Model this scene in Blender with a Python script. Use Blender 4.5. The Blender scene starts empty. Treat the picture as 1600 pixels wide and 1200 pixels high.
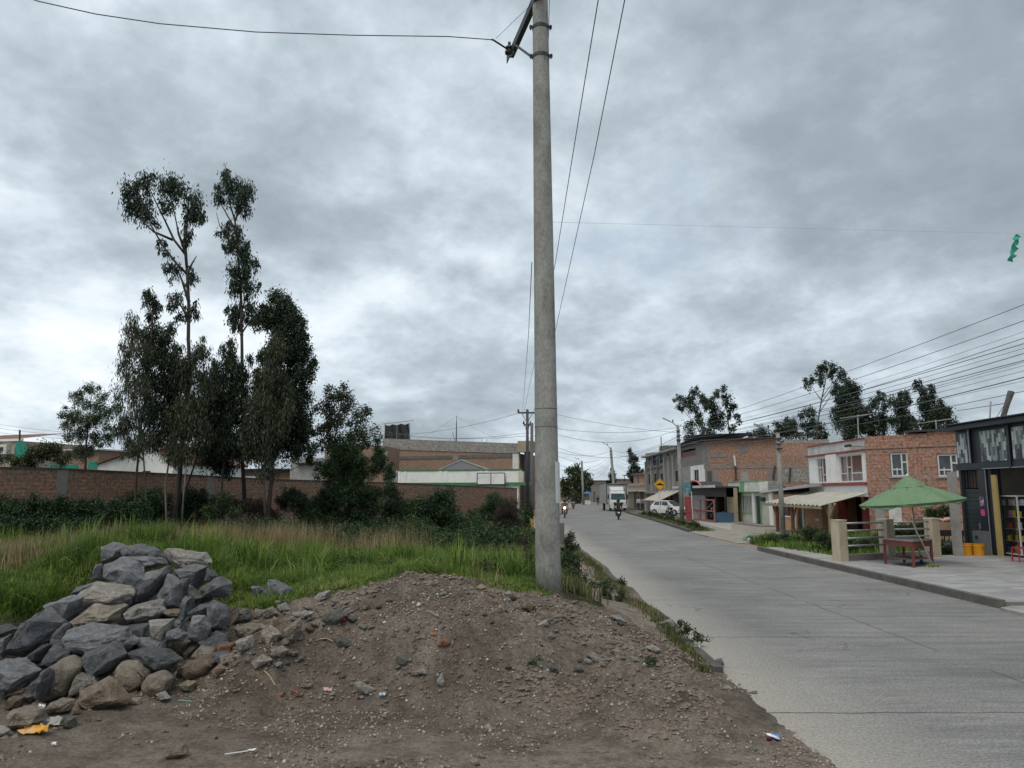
import bpy, bmesh, math, random
import numpy as np
from mathutils import Vector, Matrix
rad = math.radians
rnd = random.Random(7)
scene = bpy.context.scene
col = scene.collection

# ------------------------------------------------------------------ camera, sky, sun, exposure
H = 2.3
PITCH = math.atan(170 / 1200)
cd = bpy.data.cameras.new('camera')
cam = bpy.data.objects.new('camera', cd)
col.objects.link(cam)
cam.location = (0, 0, H)
cam.rotation_euler = (math.pi / 2 + PITCH, 0, 0)
cd.sensor_width = 36
cd.lens = 27
cd.clip_start = 0.1
cd.clip_end = 3000
scene.camera = cam
scene.view_settings.view_transform = 'Standard'
scene.view_settings.look = 'None'
scene.view_settings.exposure = 0.34
scene.view_settings.gamma = 1

SUN_EL, SUN_AZ = rad(62), rad(205)      # behind the camera, a little to the left


def build_world():
    w = bpy.data.worlds.new('World')
    scene.world = w
    w.use_nodes = True
    nt = w.node_tree
    nt.nodes.clear()
    N = nt.nodes.new
    L = nt.links.new
    out = N('ShaderNodeOutputWorld')
    sky = N('ShaderNodeTexSky')
    sky.sky_type = 'NISHITA'
    sky.sun_disc = False
    sky.sun_elevation = SUN_EL
    sky.sun_rotation = SUN_AZ
    b1 = N('ShaderNodeBackground'); b1.inputs[1].default_value = 0.1
    L(sky.outputs[0], b1.inputs[0])
    tc = N('ShaderNodeTexCoord')
    sep = N('ShaderNodeSeparateXYZ'); L(tc.outputs['Generated'], sep.inputs[0])

    def m(op, a, b=None, c=None, clamp=False):
        n = N('ShaderNodeMath'); n.operation = op; n.use_clamp = clamp
        for i, v in enumerate((a, b, c)):
            if v is None: continue
            if isinstance(v, (int, float)): n.inputs[i].default_value = v
            else: L(v, n.inputs[i])
        return n.outputs[0]
    zz = m('ADD', m('MAXIMUM', sep.outputs[2], 0.0), 0.34)
    u = m('DIVIDE', sep.outputs[0], zz)
    v = m('DIVIDE', sep.outputs[1], zz)
    cmb = N('ShaderNodeCombineXYZ'); L(u, cmb.inputs[0]); L(v, cmb.inputs[1])
    mp = N('ShaderNodeMapping'); L(cmb.outputs[0], mp.inputs[0])
    mp.inputs['Rotation'].default_value = (0, 0, rad(-42))
    mp.inputs['Scale'].default_value = (1.2, 1.15, 1)
    mp.inputs['Location'].default_value = (1.35, 0.4, 0)

    def noise(scale, det, rough, dist, off):
        n = N('ShaderNodeTexNoise'); n.noise_dimensions = '4D'
        n.inputs['Scale'].default_value = scale
        n.inputs['Detail'].default_value = det
        n.inputs['Roughness'].default_value = rough
        n.inputs['Distortion'].default_value = dist
        n.inputs['W'].default_value = off
        L(mp.outputs[0], n.inputs['Vector'])
        return n.outputs[0]
    big = noise(0.95, 4, 0.45, 0.1, 3.1)
    med = noise(2.1, 12, 0.58, 0.05, 1.7)
    fin = noise(6.0, 10, 0.6, 0.15, 7.7)
    s = m('ADD', m('ADD', m('MULTIPLY', big, 0.54), m('MULTIPLY', med, 0.44)), m('MULTIPLY', fin, 0.22))
    s = m('SUBTRACT', s, 0.044)
    s = m('SUBTRACT', s, 0.026)
    s = m('SUBTRACT', s, 0.035)
    # cloud base thickens to the right, thins toward the low middle of the view
    s = m('SUBTRACT', s, m('MULTIPLY', m('MULTIPLY', u, 0.028), 1.0))
    low = m('SUBTRACT', 1.0, m('MULTIPLY', sep.outputs[2], 2.2), clamp=True)
    s = m('ADD', s, m('MULTIPLY', low, 0.05))
    cr = N('ShaderNodeValToRGB'); L(s, cr.inputs[0])
    e = cr.color_ramp.elements
    cols = [(0.36, (.24, .28, .315)), (0.44, (.295, .348, .388)), (0.50, (.388, .452, .503)),
            (0.545, (.498, .572, .628)), (0.59, (.64, .712, .768)), (0.66, (.83, .87, .895))]
    while len(e) < len(cols): e.new(0.5)
    for el, (p, c) in zip(e, cols):
        el.position = p; el.color = (*c, 1)
    b2 = N('ShaderNodeBackground'); b2.inputs[1].default_value = 1.0
    L(cr.outputs[0], b2.inputs[0])
    mx = N('ShaderNodeMixShader')
    thin = m('MULTIPLY', m('SUBTRACT', med, 0.58, clamp=True), 2.5, clamp=True)
    L(m('SUBTRACT', 0.97, thin), mx.inputs[0])
    L(b1.outputs[0], mx.inputs[1]); L(b2.outputs[0], mx.inputs[2])
    L(mx.outputs[0], out.inputs[0])


build_world()
sd = bpy.data.lights.new('sun', 'SUN')
sd.energy = 1.5
sd.angle = rad(40)
sd.color = (1, .90, .78)
sun = bpy.data.objects.new('sun', sd)
col.objects.link(sun)
sun.rotation_euler = (math.pi / 2 - SUN_EL, 0, math.pi - SUN_AZ)

# ------------------------------------------------------------------ helpers: a pixel of the photograph to a point of the place
CP, SP = math.cos(PITCH), math.sin(PITCH)


def ray(px, py):
    dx, dz = (px - 800) / 1200, (600 - py) / 1200
    return Vector((dx, CP - dz * SP, SP + dz * CP))


CAM = Vector((0, 0, H))


def PY(px, py, Y):
    r = ray(px, py); return CAM + r * (Y / r.y)


def PX(px, py, X):
    r = ray(px, py); return CAM + r * (X / r.x)


def G(px, py, z=0.0):
    r = ray(px, py); return CAM + r * ((z - H) / r.z)


# ------------------------------------------------------------------ value noise in numpy
_rs = np.random.RandomState(11)
_tab = _rs.rand(4096)


def _h(i, j, k):
    return _tab[(i * 374761 + j * 668265 + k * 2147483 + (i ^ (j * 3)) * 7919) & 4095]


def vnoise(x, y, z=0.0):
    x = np.asarray(x, float); y = np.asarray(y, float); z = np.asarray(z, float) + 0 * x
    xi, yi, zi = np.floor(x).astype(np.int64), np.floor(y).astype(np.int64), np.floor(z).astype(np.int64)
    fx, fy, fz = x - xi, y - yi, z - zi
    fx, fy, fz = [f * f * (3 - 2 * f) for f in (fx, fy, fz)]
    r = 0
    for a in (0, 1):
        for b in (0, 1):
            for c in (0, 1):
                w = (fx if a else 1 - fx) * (fy if b else 1 - fy) * (fz if c else 1 - fz)
                r = r + w * _h(xi + a, yi + b, zi + c)
    return r * 2 - 1


def fbm(x, y, z=0.0, o=4, g=0.5):
    r = 0; a = 1.0; f = 1.0
    for i in range(o):
        r = r + a * vnoise(np.asarray(x) * f + 17.3 * i, np.asarray(y) * f + 5.1 * i, np.asarray(z) * f)
        a *= g; f *= 2.03
    return r


# ------------------------------------------------------------------ materials
MATS = {}


def newmat(name):
    m = bpy.data.materials.new(name); m.use_nodes = True
    nt = m.node_tree; b = nt.nodes['Principled BSDF']
    MATS[name] = m
    return m, nt, b


def ramp(nt, fac, stops):
    r = nt.nodes.new('ShaderNodeValToRGB'); nt.links.new(fac, r.inputs[0])
    e = r.color_ramp.elements
    while len(e) < len(stops): e.new(0.5)
    for el, (p, c) in zip(e, stops):
        el.position = p
        el.color = (*c, 1) if len(c) == 3 else c
    return r.outputs[0]


def tnoise(nt, vec, scale, det=6, rough=.55, dist=0.0):
    n = nt.nodes.new('ShaderNodeTexNoise')
    n.inputs['Scale'].default_value = scale; n.inputs['Detail'].default_value = det
    n.inputs['Roughness'].default_value = rough; n.inputs['Distortion'].default_value = dist
    if vec is not None: nt.links.new(vec, n.inputs['Vector'])
    return n.outputs[0]


def hc(nt, n, lo=.34, hi=.66):
    m = nt.nodes.new('ShaderNodeMapRange'); m.inputs[1].default_value = lo; m.inputs[2].default_value = hi
    nt.links.new(n, m.inputs[0]); return m.outputs[0]


def mixc(nt, fac, a, b, mode='MIX'):
    n = nt.nodes.new('ShaderNodeMix'); n.data_type = 'RGBA'; n.blend_type = mode
    for i, v in ((0, fac), (6, a), (7, b)):
        if isinstance(v, (int, float)): n.inputs[i].default_value = v
        elif isinstance(v, tuple): n.inputs[i].default_value = (*v[:3], 1)
        else: nt.links.new(v, n.inputs[i])
    return n.outputs[2]


def nmath(nt, op, a, b=None, clamp=False):
    n = nt.nodes.new('ShaderNodeMath'); n.operation = op; n.use_clamp = clamp
    for i, v in enumerate((a, b)):
        if v is None: continue
        if isinstance(v, (int, float)): n.inputs[i].default_value = v
        else: nt.links.new(v, n.inputs[i])
    return n.outputs[0]


def objco(nt, scale=(1, 1, 1)):
    tc = nt.nodes.new('ShaderNodeTexCoord')
    if scale == (1, 1, 1): return tc.outputs['Object']
    mp = nt.nodes.new('ShaderNodeMapping'); mp.inputs['Scale'].default_value = scale
    nt.links.new(tc.outputs['Object'], mp.inputs[0])
    return mp.outputs[0]


def bump(nt, b, h, strength=.4, dist=.02):
    n = nt.nodes.new('ShaderNodeBump'); n.inputs['Strength'].default_value = strength
    n.inputs['Distance'].default_value = dist
    nt.links.new(h, n.inputs['Height']); nt.links.new(n.outputs[0], b.inputs['Normal'])


def mottled(name, c, var=.25, scale=3.0, rough=.85, bs=.3, bscale=25, metallic=0, stretch=(1, 1, 1), c2=None, spec=None):
    """a plain surface with uneven colour and a little relief"""
    if name in MATS: return MATS[name]
    m, nt, b = newmat(name)
    v = objco(nt, stretch)
    n1 = tnoise(nt, v, scale, 8, .6, .3)
    d = tuple(max(0, x * (1 - var)) for x in c)
    l = tuple(min(1, x * (1 + var * .6)) for x in c)
    cc = ramp(nt, n1, [(.3, c2 or d), (.5, c), (.72, l)])
    n2 = hc(nt, tnoise(nt, v, scale * 9, 5, .7))
    cc = mixc(nt, .11 if var < .3 else .2, cc, n2, 'OVERLAY')
    nt.links.new(cc, b.inputs['Base Color'])
    b.inputs['Roughness'].default_value = rough
    b.inputs['Metallic'].default_value = metallic
    if spec is not None: b.inputs['Specular IOR Level'].default_value = spec
    if bs: bump(nt, b, tnoise(nt, v, bscale, 6, .6), bs, .02)
    return m


def brick(name, c1, c2, mortar, bw=.4, bh=.2, smear=.35, smearc=None, ms=.02, sc=1.0):
    if name in MATS: return MATS[name]
    m, nt, b = newmat(name)
    tc = nt.nodes.new('ShaderNodeTexCoord')
    sp = nt.nodes.new('ShaderNodeSeparateXYZ'); nt.links.new(tc.outputs['Object'], sp.inputs[0])
    hx = nmath(nt, 'ADD', sp.outputs[0], sp.outputs[1])
    wob = nmath(nt, 'MULTIPLY', nmath(nt, 'SUBTRACT', tnoise(nt, tc.outputs['Object'], 1.3, 2), .5), .05)
    cb = nt.nodes.new('ShaderNodeCombineXYZ')
    nt.links.new(hx, cb.inputs[0]); nt.links.new(nmath(nt, 'ADD', sp.outputs[2], wob), cb.inputs[1])
    t = nt.nodes.new('ShaderNodeTexBrick'); nt.links.new(cb.outputs[0], t.inputs[0])
    t.inputs['Scale'].default_value = sc
    t.inputs['Brick Width'].default_value = bw; t.inputs['Row Height'].default_value = bh
    t.inputs['Mortar Size'].default_value = ms; t.inputs['Mortar Smooth'].default_value = .3
    t.inputs['Bias'].default_value = -.1
    t.inputs['Color1'].default_value = (*c1, 1); t.inputs['Color2'].default_value = (*c2, 1)
    t.inputs['Mortar'].default_value = (*mortar, 1)
    n1 = tnoise(nt, tc.outputs['Object'], .9, 9, .65, .4)
    n2 = hc(nt, tnoise(nt, tc.outputs['Object'], 7, 6, .7))
    f = ramp(nt, n1, [(.42, (0, 0, 0)), (.75, (smear * 2, smear * 2, smear * 2))])
    cc = mixc(nt, f, t.outputs[0], smearc or mortar)
    cc = mixc(nt, .55, cc, n2, 'OVERLAY')
    nt.links.new(cc, b.inputs['Base Color'])
    b.inputs['Roughness'].default_value = .92
    bump(nt, b, mixc(nt, .3, t.outputs[0], n2), .5, .02)
    return m


def leafmat(name, stops, trans=.0, rough=.55, psc=.35):
    """leaves: every leaf its own tone, in larger patches lighter or yellower"""
    if name in MATS: return MATS[name]
    m, nt, b = newmat(name)
    g = nt.nodes.new('ShaderNodeNewGeometry')
    f = nmath(nt, 'ADD', nmath(nt, 'MULTIPLY', g.outputs['Random Per Island'], .5),
              nmath(nt, 'MULTIPLY', hc(nt, tnoise(nt, objco(nt), psc, 4, .65), .3, .7), .5))
    cc = ramp(nt, f, stops)
    nt.links.new(cc, b.inputs['Base Color'])
    b.inputs['Roughness'].default_value = rough
    b.inputs['Specular IOR Level'].default_value = .3
    if trans:
        out = nt.nodes['Material Output']
        tr = nt.nodes.new('ShaderNodeBsdfTranslucent'); nt.links.new(cc, tr.inputs[0])
        mx = nt.nodes.new('ShaderNodeMixShader'); mx.inputs[0].default_value = trans
        nt.links.new(b.outputs[0], mx.inputs[1]); nt.links.new(tr.outputs[0], mx.inputs[2])
        nt.links.new(mx.outputs[0], out.inputs[0])
    return m


def glassmat(name, c=(.03, .04, .05), rough=.12):
    if name in MATS: return MATS[name]
    m, nt, b = newmat(name)
    cc = ramp(nt, tnoise(nt, objco(nt), 2.0, 3), [(.35, c), (.7, tuple(x * 2.2 for x in c))])
    nt.links.new(cc, b.inputs['Base Color'])
    b.inputs['Roughness'].default_value = rough
    return m


# ------------------------------------------------------------------ mesh builder
class MB:
    def __init__(s): s.v = []; s.f = []; s.mi = []; s.cur = 0

    def add(s, vs, fs):
        o = len(s.v); s.v += [tuple(p) for p in vs]
        s.f += [tuple(i + o for i in f) for f in fs]; s.mi += [s.cur] * len(fs)
        return s

    def box(s, x0, x1, y0, y1, z0, z1, M=None):
        vs = [Vector((x, y, z)) for x in (x0, x1) for y in (y0, y1) for z in (z0, z1)]
        if M: vs = [M @ p for p in vs]
        return s.add(vs, [(0, 1, 3, 2), (4, 6, 7, 5), (0, 4, 5, 1), (2, 3, 7, 6), (0, 2, 6, 4), (1, 5, 7, 3)])

    def beam(s, a, b, w, h=None, up=Vector((0, 0, 1))):
        a, b = Vector(a), Vector(b); h = h or w; d = (b - a)
        if d.length < 1e-6: return s
        dn = d.normalized()
        if abs(dn.dot(up)) > .98: up = Vector((0, 1, 0))
        x = dn.cross(up).normalized() * w / 2; y = x.cross(dn).normalized() * h / 2
        vs = [p + i * x + j * y for p in (a, b) for i, j in ((-1, -1), (1, -1), (1, 1), (-1, 1))]
        return s.add(vs, [(3, 2, 1, 0), (4, 5, 6, 7), (0, 1, 5, 4), (1, 2, 6, 5), (2, 3, 7, 6), (3, 0, 4, 7)])

    def tube(s, pts, r, n=6, cap=True, sy=1.0):
        pts = [Vector(p) for p in pts]; k = len(pts)
        rs = r if isinstance(r, (list, tuple)) else [r] * k
        vs = []
        for i, p in enumerate(pts):
            t = (pts[min(i + 1, k - 1)] - pts[max(i - 1, 0)]).normalized()
            up = Vector((0, 0, 1)) if abs(t.z) < .95 else Vector((0, 1, 0))
            x = t.cross(up).normalized(); y = x.cross(t).normalized()
            for j in range(n):
                a = 2 * math.pi * j / n
                vs.append(p + (x * math.cos(a) + y * math.sin(a) * sy) * rs[i])
        fs = [(i * n + j, i * n + (j + 1) % n, (i + 1) * n + (j + 1) % n, (i + 1) * n + j) for i in range(k - 1) for j in range(n)]
        if cap and n > 2: fs += [tuple(range(n))[::-1], tuple((k - 1) * n + j for j in range(n))]
        return s.add(vs, fs)

    def lathe(s, c, prof, n=16, ax='z'):
        c = Vector(c); vs = []
        for r, z in prof:
            for j in range(n):
                a = 2 * math.pi * j / n; q = (r * math.cos(a), r * math.sin(a), z)
                if ax == 'x': q = (z, q[0], q[1])
                if ax == 'y': q = (q[0], z, q[1])
                vs.append(c + Vector(q))
        k = len(prof)
        fs = [(i * n + j, i * n + (j + 1) % n, (i + 1) * n + (j + 1) % n, (i + 1) * n + j) for i in range(k - 1) for j in range(n)]
        fs += [tuple(range(n))[::-1], tuple((k - 1) * n + j for j in range(n))]
        return s.add(vs, fs)

    def prism(s, poly, a, b, ax='y'):
        """polygon of (x, z) pairs pushed from a to b along y (or x)"""
        n = len(poly); mk = (lambda p, q: (p[0], q, p[1])) if ax == 'y' else (lambda p, q: (q, p[0], p[1]))
        vs = [mk(p, a) for p in poly] + [mk(p, b) for p in poly]
        return s.add(vs, [tuple(range(n))[::-1], tuple(range(n, 2 * n))] + [(i, (i + 1) % n, n + (i + 1) % n, n + i) for i in range(n)])

    def build(s, name, mats, parent=None, smooth=False, loc=None, bevel=0, fix=True):
        me = bpy.data.meshes.new(name); me.from_pydata(s.v, [], s.f)
        mats = mats if isinstance(mats, (list, tuple)) else [mats]
        for m in mats: me.materials.append(m)
        if len(mats) > 1: me.polygons.foreach_set('material_index', s.mi)
        if fix and len(s.f) < 20000:
            bm = bmesh.new(); bm.from_mesh(me)
            bmesh.ops.recalc_face_normals(bm, faces=bm.faces)
            bm.to_mesh(me); bm.free()
        if smooth: me.polygons.foreach_set('use_smooth', [True] * len(me.polygons))
        me.update()
        o = bpy.data.objects.new(name, me); col.objects.link(o)
        if parent: o.parent = parent
        if loc is not None: o.location = loc
        if bevel:
            md = o.modifiers.new('bevel', 'BEVEL'); md.width = bevel; md.segments = 2; md.limit_method = 'ANGLE'
        return o


def tag(o, label=None, cat=None, group=None, kind=None):
    if label: o['label'] = label
    if cat: o['category'] = cat
    if group: o['group'] = group
    if kind: o['kind'] = kind
    return o


def thing(name, label, cat, loc=(0, 0, 0), rz=0.0, group=None):
    o = bpy.data.objects.new(name, None); col.objects.link(o)
    o.location = loc; o.rotation_euler = (0, 0, rz); o.empty_display_size = .2
    return tag(o, label, cat, group)


def copy_tree(o, loc=None, rz=None, label=None, scale=None, parent=None):
    kids = [c for c in bpy.data.objects if c.parent == o]
    c = o.copy(); col.objects.link(c)
    if parent: c.parent = parent
    if loc is not None: c.location = loc
    if rz is not None: c.rotation_euler = (0, 0, rz)
    if scale is not None: c.scale = scale
    if label: c['label'] = label
    for k in kids: copy_tree(k, parent=c)
    return c


def rawmesh(name, V, F, nper, mat, parent=None, smooth=False):
    """fast mesh from numpy: V (n,3), F (m,nper)"""
    me = bpy.data.meshes.new(name)
    me.vertices.add(len(V)); me.vertices.foreach_set('co', np.asarray(V, np.float32).ravel())
    m = len(F)
    me.loops.add(m * nper); me.loops.foreach_set('vertex_index', np.asarray(F, np.int32).ravel())
    me.polygons.add(m)
    me.polygons.foreach_set('loop_start', np.arange(0, m * nper, nper, dtype=np.int32))
    me.polygons.foreach_set('loop_total', np.full(m, nper, np.int32))
    if smooth: me.polygons.foreach_set('use_smooth', [True] * m)
    me.materials.append(mat)
    me.update(calc_edges=True); me.validate()
    o = bpy.data.objects.new(name, me); col.objects.link(o)
    if parent: o.parent = parent
    return o


class Frame:
    """a vertical plane from A (left as seen) to B (right); u runs along it, y into the depth"""
    def __init__(s, A, B):
        s.A = Vector((A[0], A[1], 0)); d = Vector((B[0] - A[0], B[1] - A[1], 0))
        s.L = d.length; s.x = d.normalized(); s.n = Vector((-s.x.y, s.x.x, 0)); s.rz = math.atan2(s.x.y, s.x.x)

    def uz(s, px, py, off=0.0):
        r = ray(px, py); t = (s.A + s.n * off - CAM).dot(s.n) / r.dot(s.n)
        p = CAM + r * t - s.A
        return p.dot(s.x), p.z

    def rect(s, x0, y0, x1, y1, off=0.0):
        ym = (y0 + y1) / 2; xm = (x0 + x1) / 2
        return s.uz(x0, ym, off)[0], s.uz(x1, ym, off)[0], s.uz(xm, y1, off)[1], s.uz(xm, y0, off)[1]

    def thing(s, name, label, cat, group=None):
        return thing(name, label, cat, (s.A.x, s.A.y, 0), s.rz, group)


def wall_mb(L, z0, z1, holes=(), depth=.2, u0=0.0, mb=None, z1b=None):
    """front wall in the plane y=0 with reveals round its openings; z1b = height at the right end"""
    mb = mb or MB(); z1b = z1 if z1b is None else z1b
    hs = [(max(u0, a), min(L, b), max(z0, c), min(d, min(z1, z1b))) for a, b, c, d in holes]
    xs = sorted({u0, L, *[h[0] for h in hs], *[h[1] for h in hs]})
    zs = sorted({z0, *[h[2] for h in hs], *[h[3] for h in hs]})
    top = lambda x: z1 + (z1b - z1) * (x - u0) / max(1e-6, L - u0)
    zl = zs + [None]
    for i in range(len(xs) - 1):
        for j in range(len(zl) - 1):
            cx = (xs[i] + xs[i + 1]) / 2; a = zl[j]; b = zl[j + 1]
            cz = (a + (b if b is not None else top(cx))) / 2
            if any(h[0] < cx < h[1] and h[2] < cz < h[3] for h in hs): continue
            b0, b1 = (b, b) if b is not None else (top(xs[i]), top(xs[i + 1]))
            mb.add([(xs[i], 0, a), (xs[i + 1], 0, a), (xs[i + 1], 0, b1), (xs[i], 0, b0)], [(0, 1, 2, 3)])
    for a, b, c, d in hs:
        q = [(a, c), (b, c), (b, d), (a, d)]
        for k in range(4):
            p, r = q[k], q[(k + 1) % 4]
            mb.add([(p[0], 0, p[1]), (r[0], 0, r[1]), (r[0], depth, r[1]), (p[0], depth, p[1])], [(0, 1, 2, 3)])
    return mb


def block_mb(L, D, z0, z1, holes=(), u0=0.0, z1b=None, wt=.2):
    """a closed building volume whose front has real openings"""
    z1b = z1 if z1b is None else z1b
    mb = wall_mb(L, z0, z1, holes, wt, u0, z1b=z1b)
    mb.add([(u0, 0, z0), (u0, D, z0), (u0, D, z1), (u0, 0, z1)], [(0, 1, 2, 3)])
    mb.add([(L, 0, z0), (L, D, z0), (L, D, z1b), (L, 0, z1b)], [(3, 2, 1, 0)])
    mb.add([(u0, D, z0), (L, D, z0), (L, D, z1b), (u0, D, z1)], [(3, 2, 1, 0)])
    mb.add([(u0, 0, z1), (L, 0, z1b), (L, D, z1b), (u0, D, z1)], [(0, 1, 2, 3)])
    return mb


def window(parent, u0, u1, z0, z1, fm, gm, vs=(.5,), hs=(), t=.05, y=.06, name='window', sill=None, curtain=None, label=None):
    """frame with mullions (a part) and its pane (a sub-part)"""
    mb = MB(); a = y - .03; b = y + .03
    mb.box(u0, u0 + t, a, b, z0, z1).box(u1 - t, u1, a, b, z0, z1)
    mb.box(u0 + t, u1 - t, a, b, z0, z0 + t).box(u0 + t, u1 - t, a, b, z1 - t, z1)
    for v in vs:
        c = u0 + (u1 - u0) * v; mb.box(c - t / 2, c + t / 2, a + .004, b - .004, z0 + t, z1 - t)
    for h in hs:
        hh, ha, hb = h if isinstance(h, tuple) else (h, 0, 1)
        c = z0 + (z1 - z0) * hh; w = u1 - u0
        mb.box(u0 + t + (w - 2 * t) * ha, u0 + t + (w - 2 * t) * hb, a + .008, b - .008, c - t / 2, c + t / 2)
    f = mb.build(name, fm, parent)
    if label: f['label'] = label
    MB().box(u0 + .01, u1 - .01, y + .034, y + .05, z0 + .01, z1 - .01).build('pane', gm, f)
    if curtain: MB().box(u0 + .02, u1 - .02, y + .10, y + .12, z0, z1).build('curtain', curtain, f)
    if sill: MB().box(u0 - .08, u1 + .08, -.07, y - .034, z0 - .08, z0 - .003).build('sill', sill, f)
    return f
# ------------------------------------------------------------------ lie of the land
_cp = []


def cpP(px, py, Y): p = PY(px, py, Y); _cp.append((p.x, p.y, p.z))


def cpG(px, py, z): p = G(px, py, z); _cp.append((p.x, p.y, z))


for X in (-14, -10, -6, -3, 0, 2):
    _cp.append((X, 1.0, 0)); _cp.append((X, 4.5, 0))
for px in (150, 400, 650, 900, 1150): cpG(px, 1150, .02)
for a in ((330, 1085, .1), (470, 1085, .08), (620, 1092, .08), (780, 1095, .07), (920, 1085, .07), (1050, 1080, .04), (170, 1120, .08), (0, 1150, .08)): cpG(*a)
for a in ((600, 1010, 9.1), (700, 1000, 9.3), (820, 1000, 9.3), (950, 1030, 8.9), (450, 1020, 9.0), (600, 955, 10.0), (720, 945, 10.1),
          (500, 943, 10.5), (545, 926, 10.7), (600, 916, 10.9), (640, 908, 11.0), (690, 901, 11.1), (730, 912, 11.2), (770, 920, 11.4), (830, 922, 11.9),
          (862, 920, 12.5), (905, 945, 11.4), (950, 958, 11.2), (1000, 995, 10.4), (850, 965, 10.5),
          (200, 1010, 10.2), (200, 965, 10.8), (60, 1040, 9.9), (150, 965, 10.9), (300, 960, 11.0), (320, 1040, 9.4), (200, 1060, 9.3), (100, 1085, 8.9), (40, 1110, 8.6),
          (200, 915, 11.6), (260, 915, 11.6), (0, 980, 9.9), (0, 905, 11.5), (100, 925, 11.0), (160, 865, 12.6), (300, 862, 13.5), (240, 880, 12.0),
          (-220, 905, 11.5), (-300, 870, 13), (400, 955, 10.8), (420, 912, 13), (600, 903, 13.2), (750, 905, 13.2), (700, 897, 15), (500, 895, 15)): cpP(*a)
for a in ((1060, 1015, .12), (1100, 1040, .07), (985, 925, .16), (935, 890, .15)): cpG(*a)
for X in (-16, -9, -4, -0.5): _cp += [(X, 19, .42), (X, 25, .22), (X, 33, .08), (X, 42, 0.0)]
_cp += [(1.2, 16, .3), (1.2, 21, .16), (1.3, 30, .1)]
for Y in (2, 5): _cp += [(2.7, Y, .0)]
for Y in (9, 12, 16, 22, 30, 42): _cp += [(2.55, Y, .09)]
for X in (5, 9, 14):
    for Y in (1, 8, 14, 24, 34, 44): _cp.append((X, Y, 0))
_cp = np.array(_cp)


def _mq(d2): return np.sqrt(d2 + .35)


_D = _mq((_cp[:, None, 0] - _cp[None, :, 0]) ** 2 + (_cp[:, None, 1] - _cp[None, :, 1]) ** 2)
_W = np.linalg.solve(_D - np.eye(len(_cp)) * .02, _cp[:, 2])

ROADL = [(0, 2.72), (40, 2.8), (50, 2.95), (62, 3.5), (80, 4.9), (110, 8.0), (150, 12.0), (200, 15.5), (260, 17)]
ROADR = [(0, 9.75), (26, 9.75), (34, 9.9), (45, 10.3), (66, 11.8), (85, 12.8), (110, 14.6), (150, 18.2), (200, 21.5), (260, 22.5)]


def road_l(Y): return np.interp(Y, [a for a, b in ROADL], [b for a, b in ROADL])


def road_r(Y): return np.interp(Y, [a for a, b in ROADR], [b for a, b in ROADR])


def terrain(X, Y, fine=True):
    X = np.atleast_1d(np.asarray(X, float)); Y = np.atleast_1d(np.asarray(Y, float))
    z = np.zeros_like(X)
    near = (Y < 50) & (Y > -4) & (np.abs(X) < 40)
    xn, yn = X[near], Y[near]
    r = np.zeros_like(xn)
    for i in range(len(_cp)):
        r += _W[i] * _mq((xn - _cp[i, 0]) ** 2 + (yn - _cp[i, 1]) ** 2)
    # away from where it was measured the land goes back to level
    k = np.clip((48 - yn) / 8, 0, 1) * np.clip((yn + 1) / 3, 0, 1) * np.clip((32 + xn) / 14, 0, 1) * np.clip((3.2 - xn) / .35, 0, 1)
    r = np.clip(r, 0, 2.2) * k
    if fine:
        soil = np.clip((13 - yn) / 1.5, 0, 1) * np.clip((2.8 - xn) / .8, 0, 1)
        hill = np.clip(r / .35, 0, 1)
        r = r + soil * (.012 * fbm(xn * 2.2, yn * 2.2, 0, 4) + hill * (.085 * fbm(xn * 1.7 + 9, yn * 1.7, 3, 5, .55) + .04 * fbm(xn * 4, yn * 4, 11, 2) + .035 * np.abs(fbm(xn * 6, yn * 6, 5, 4, .6))) + .006 * fbm(xn * 14, yn * 14, 1, 3, .7))
        r = r + (1 - soil) * .03 * fbm(xn * .8, yn * .8, 2, 3) * k
    edge = (xn > 2.35) & (xn < 3.3) & (yn < 10.4)
    r = np.where(yn < 10.4, r * np.clip((2.72 - xn) / .7, 0, 1), r) + edge * (np.clip((2.74 - xn) / .3, -1, 1) * .02 + .007 * fbm(xn * 6, yn * 6, 7, 4))
    z[near] = r
    inroad = (X > road_l(Y) + np.where(Y < 10.3, .5, .02)) & (X < road_r(Y) + .05)
    z = np.where(inroad, -.07, z)
    return z


def hz(x, y): return float(terrain([x], [y])[0])


def T(px, py, y0=5.0, y1=45.0):
    """the point of the land seen at a pixel"""
    r = ray(px, py); r = r / r.y
    ys = np.arange(y0, y1, .03)
    zs = H + r.z * ys; g = terrain(r.x * ys, ys)
    hit = np.nonzero(zs <= g)[0]
    i = hit[0] if len(hit) else len(ys) - 1
    return Vector((r.x * ys[i], ys[i], g[i]))


def axis(segs):
    out = []
    for a, b, st in segs: out += list(np.arange(a, b - 1e-6, st))
    out.append(segs[-1][1]); return np.array(out)


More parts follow.
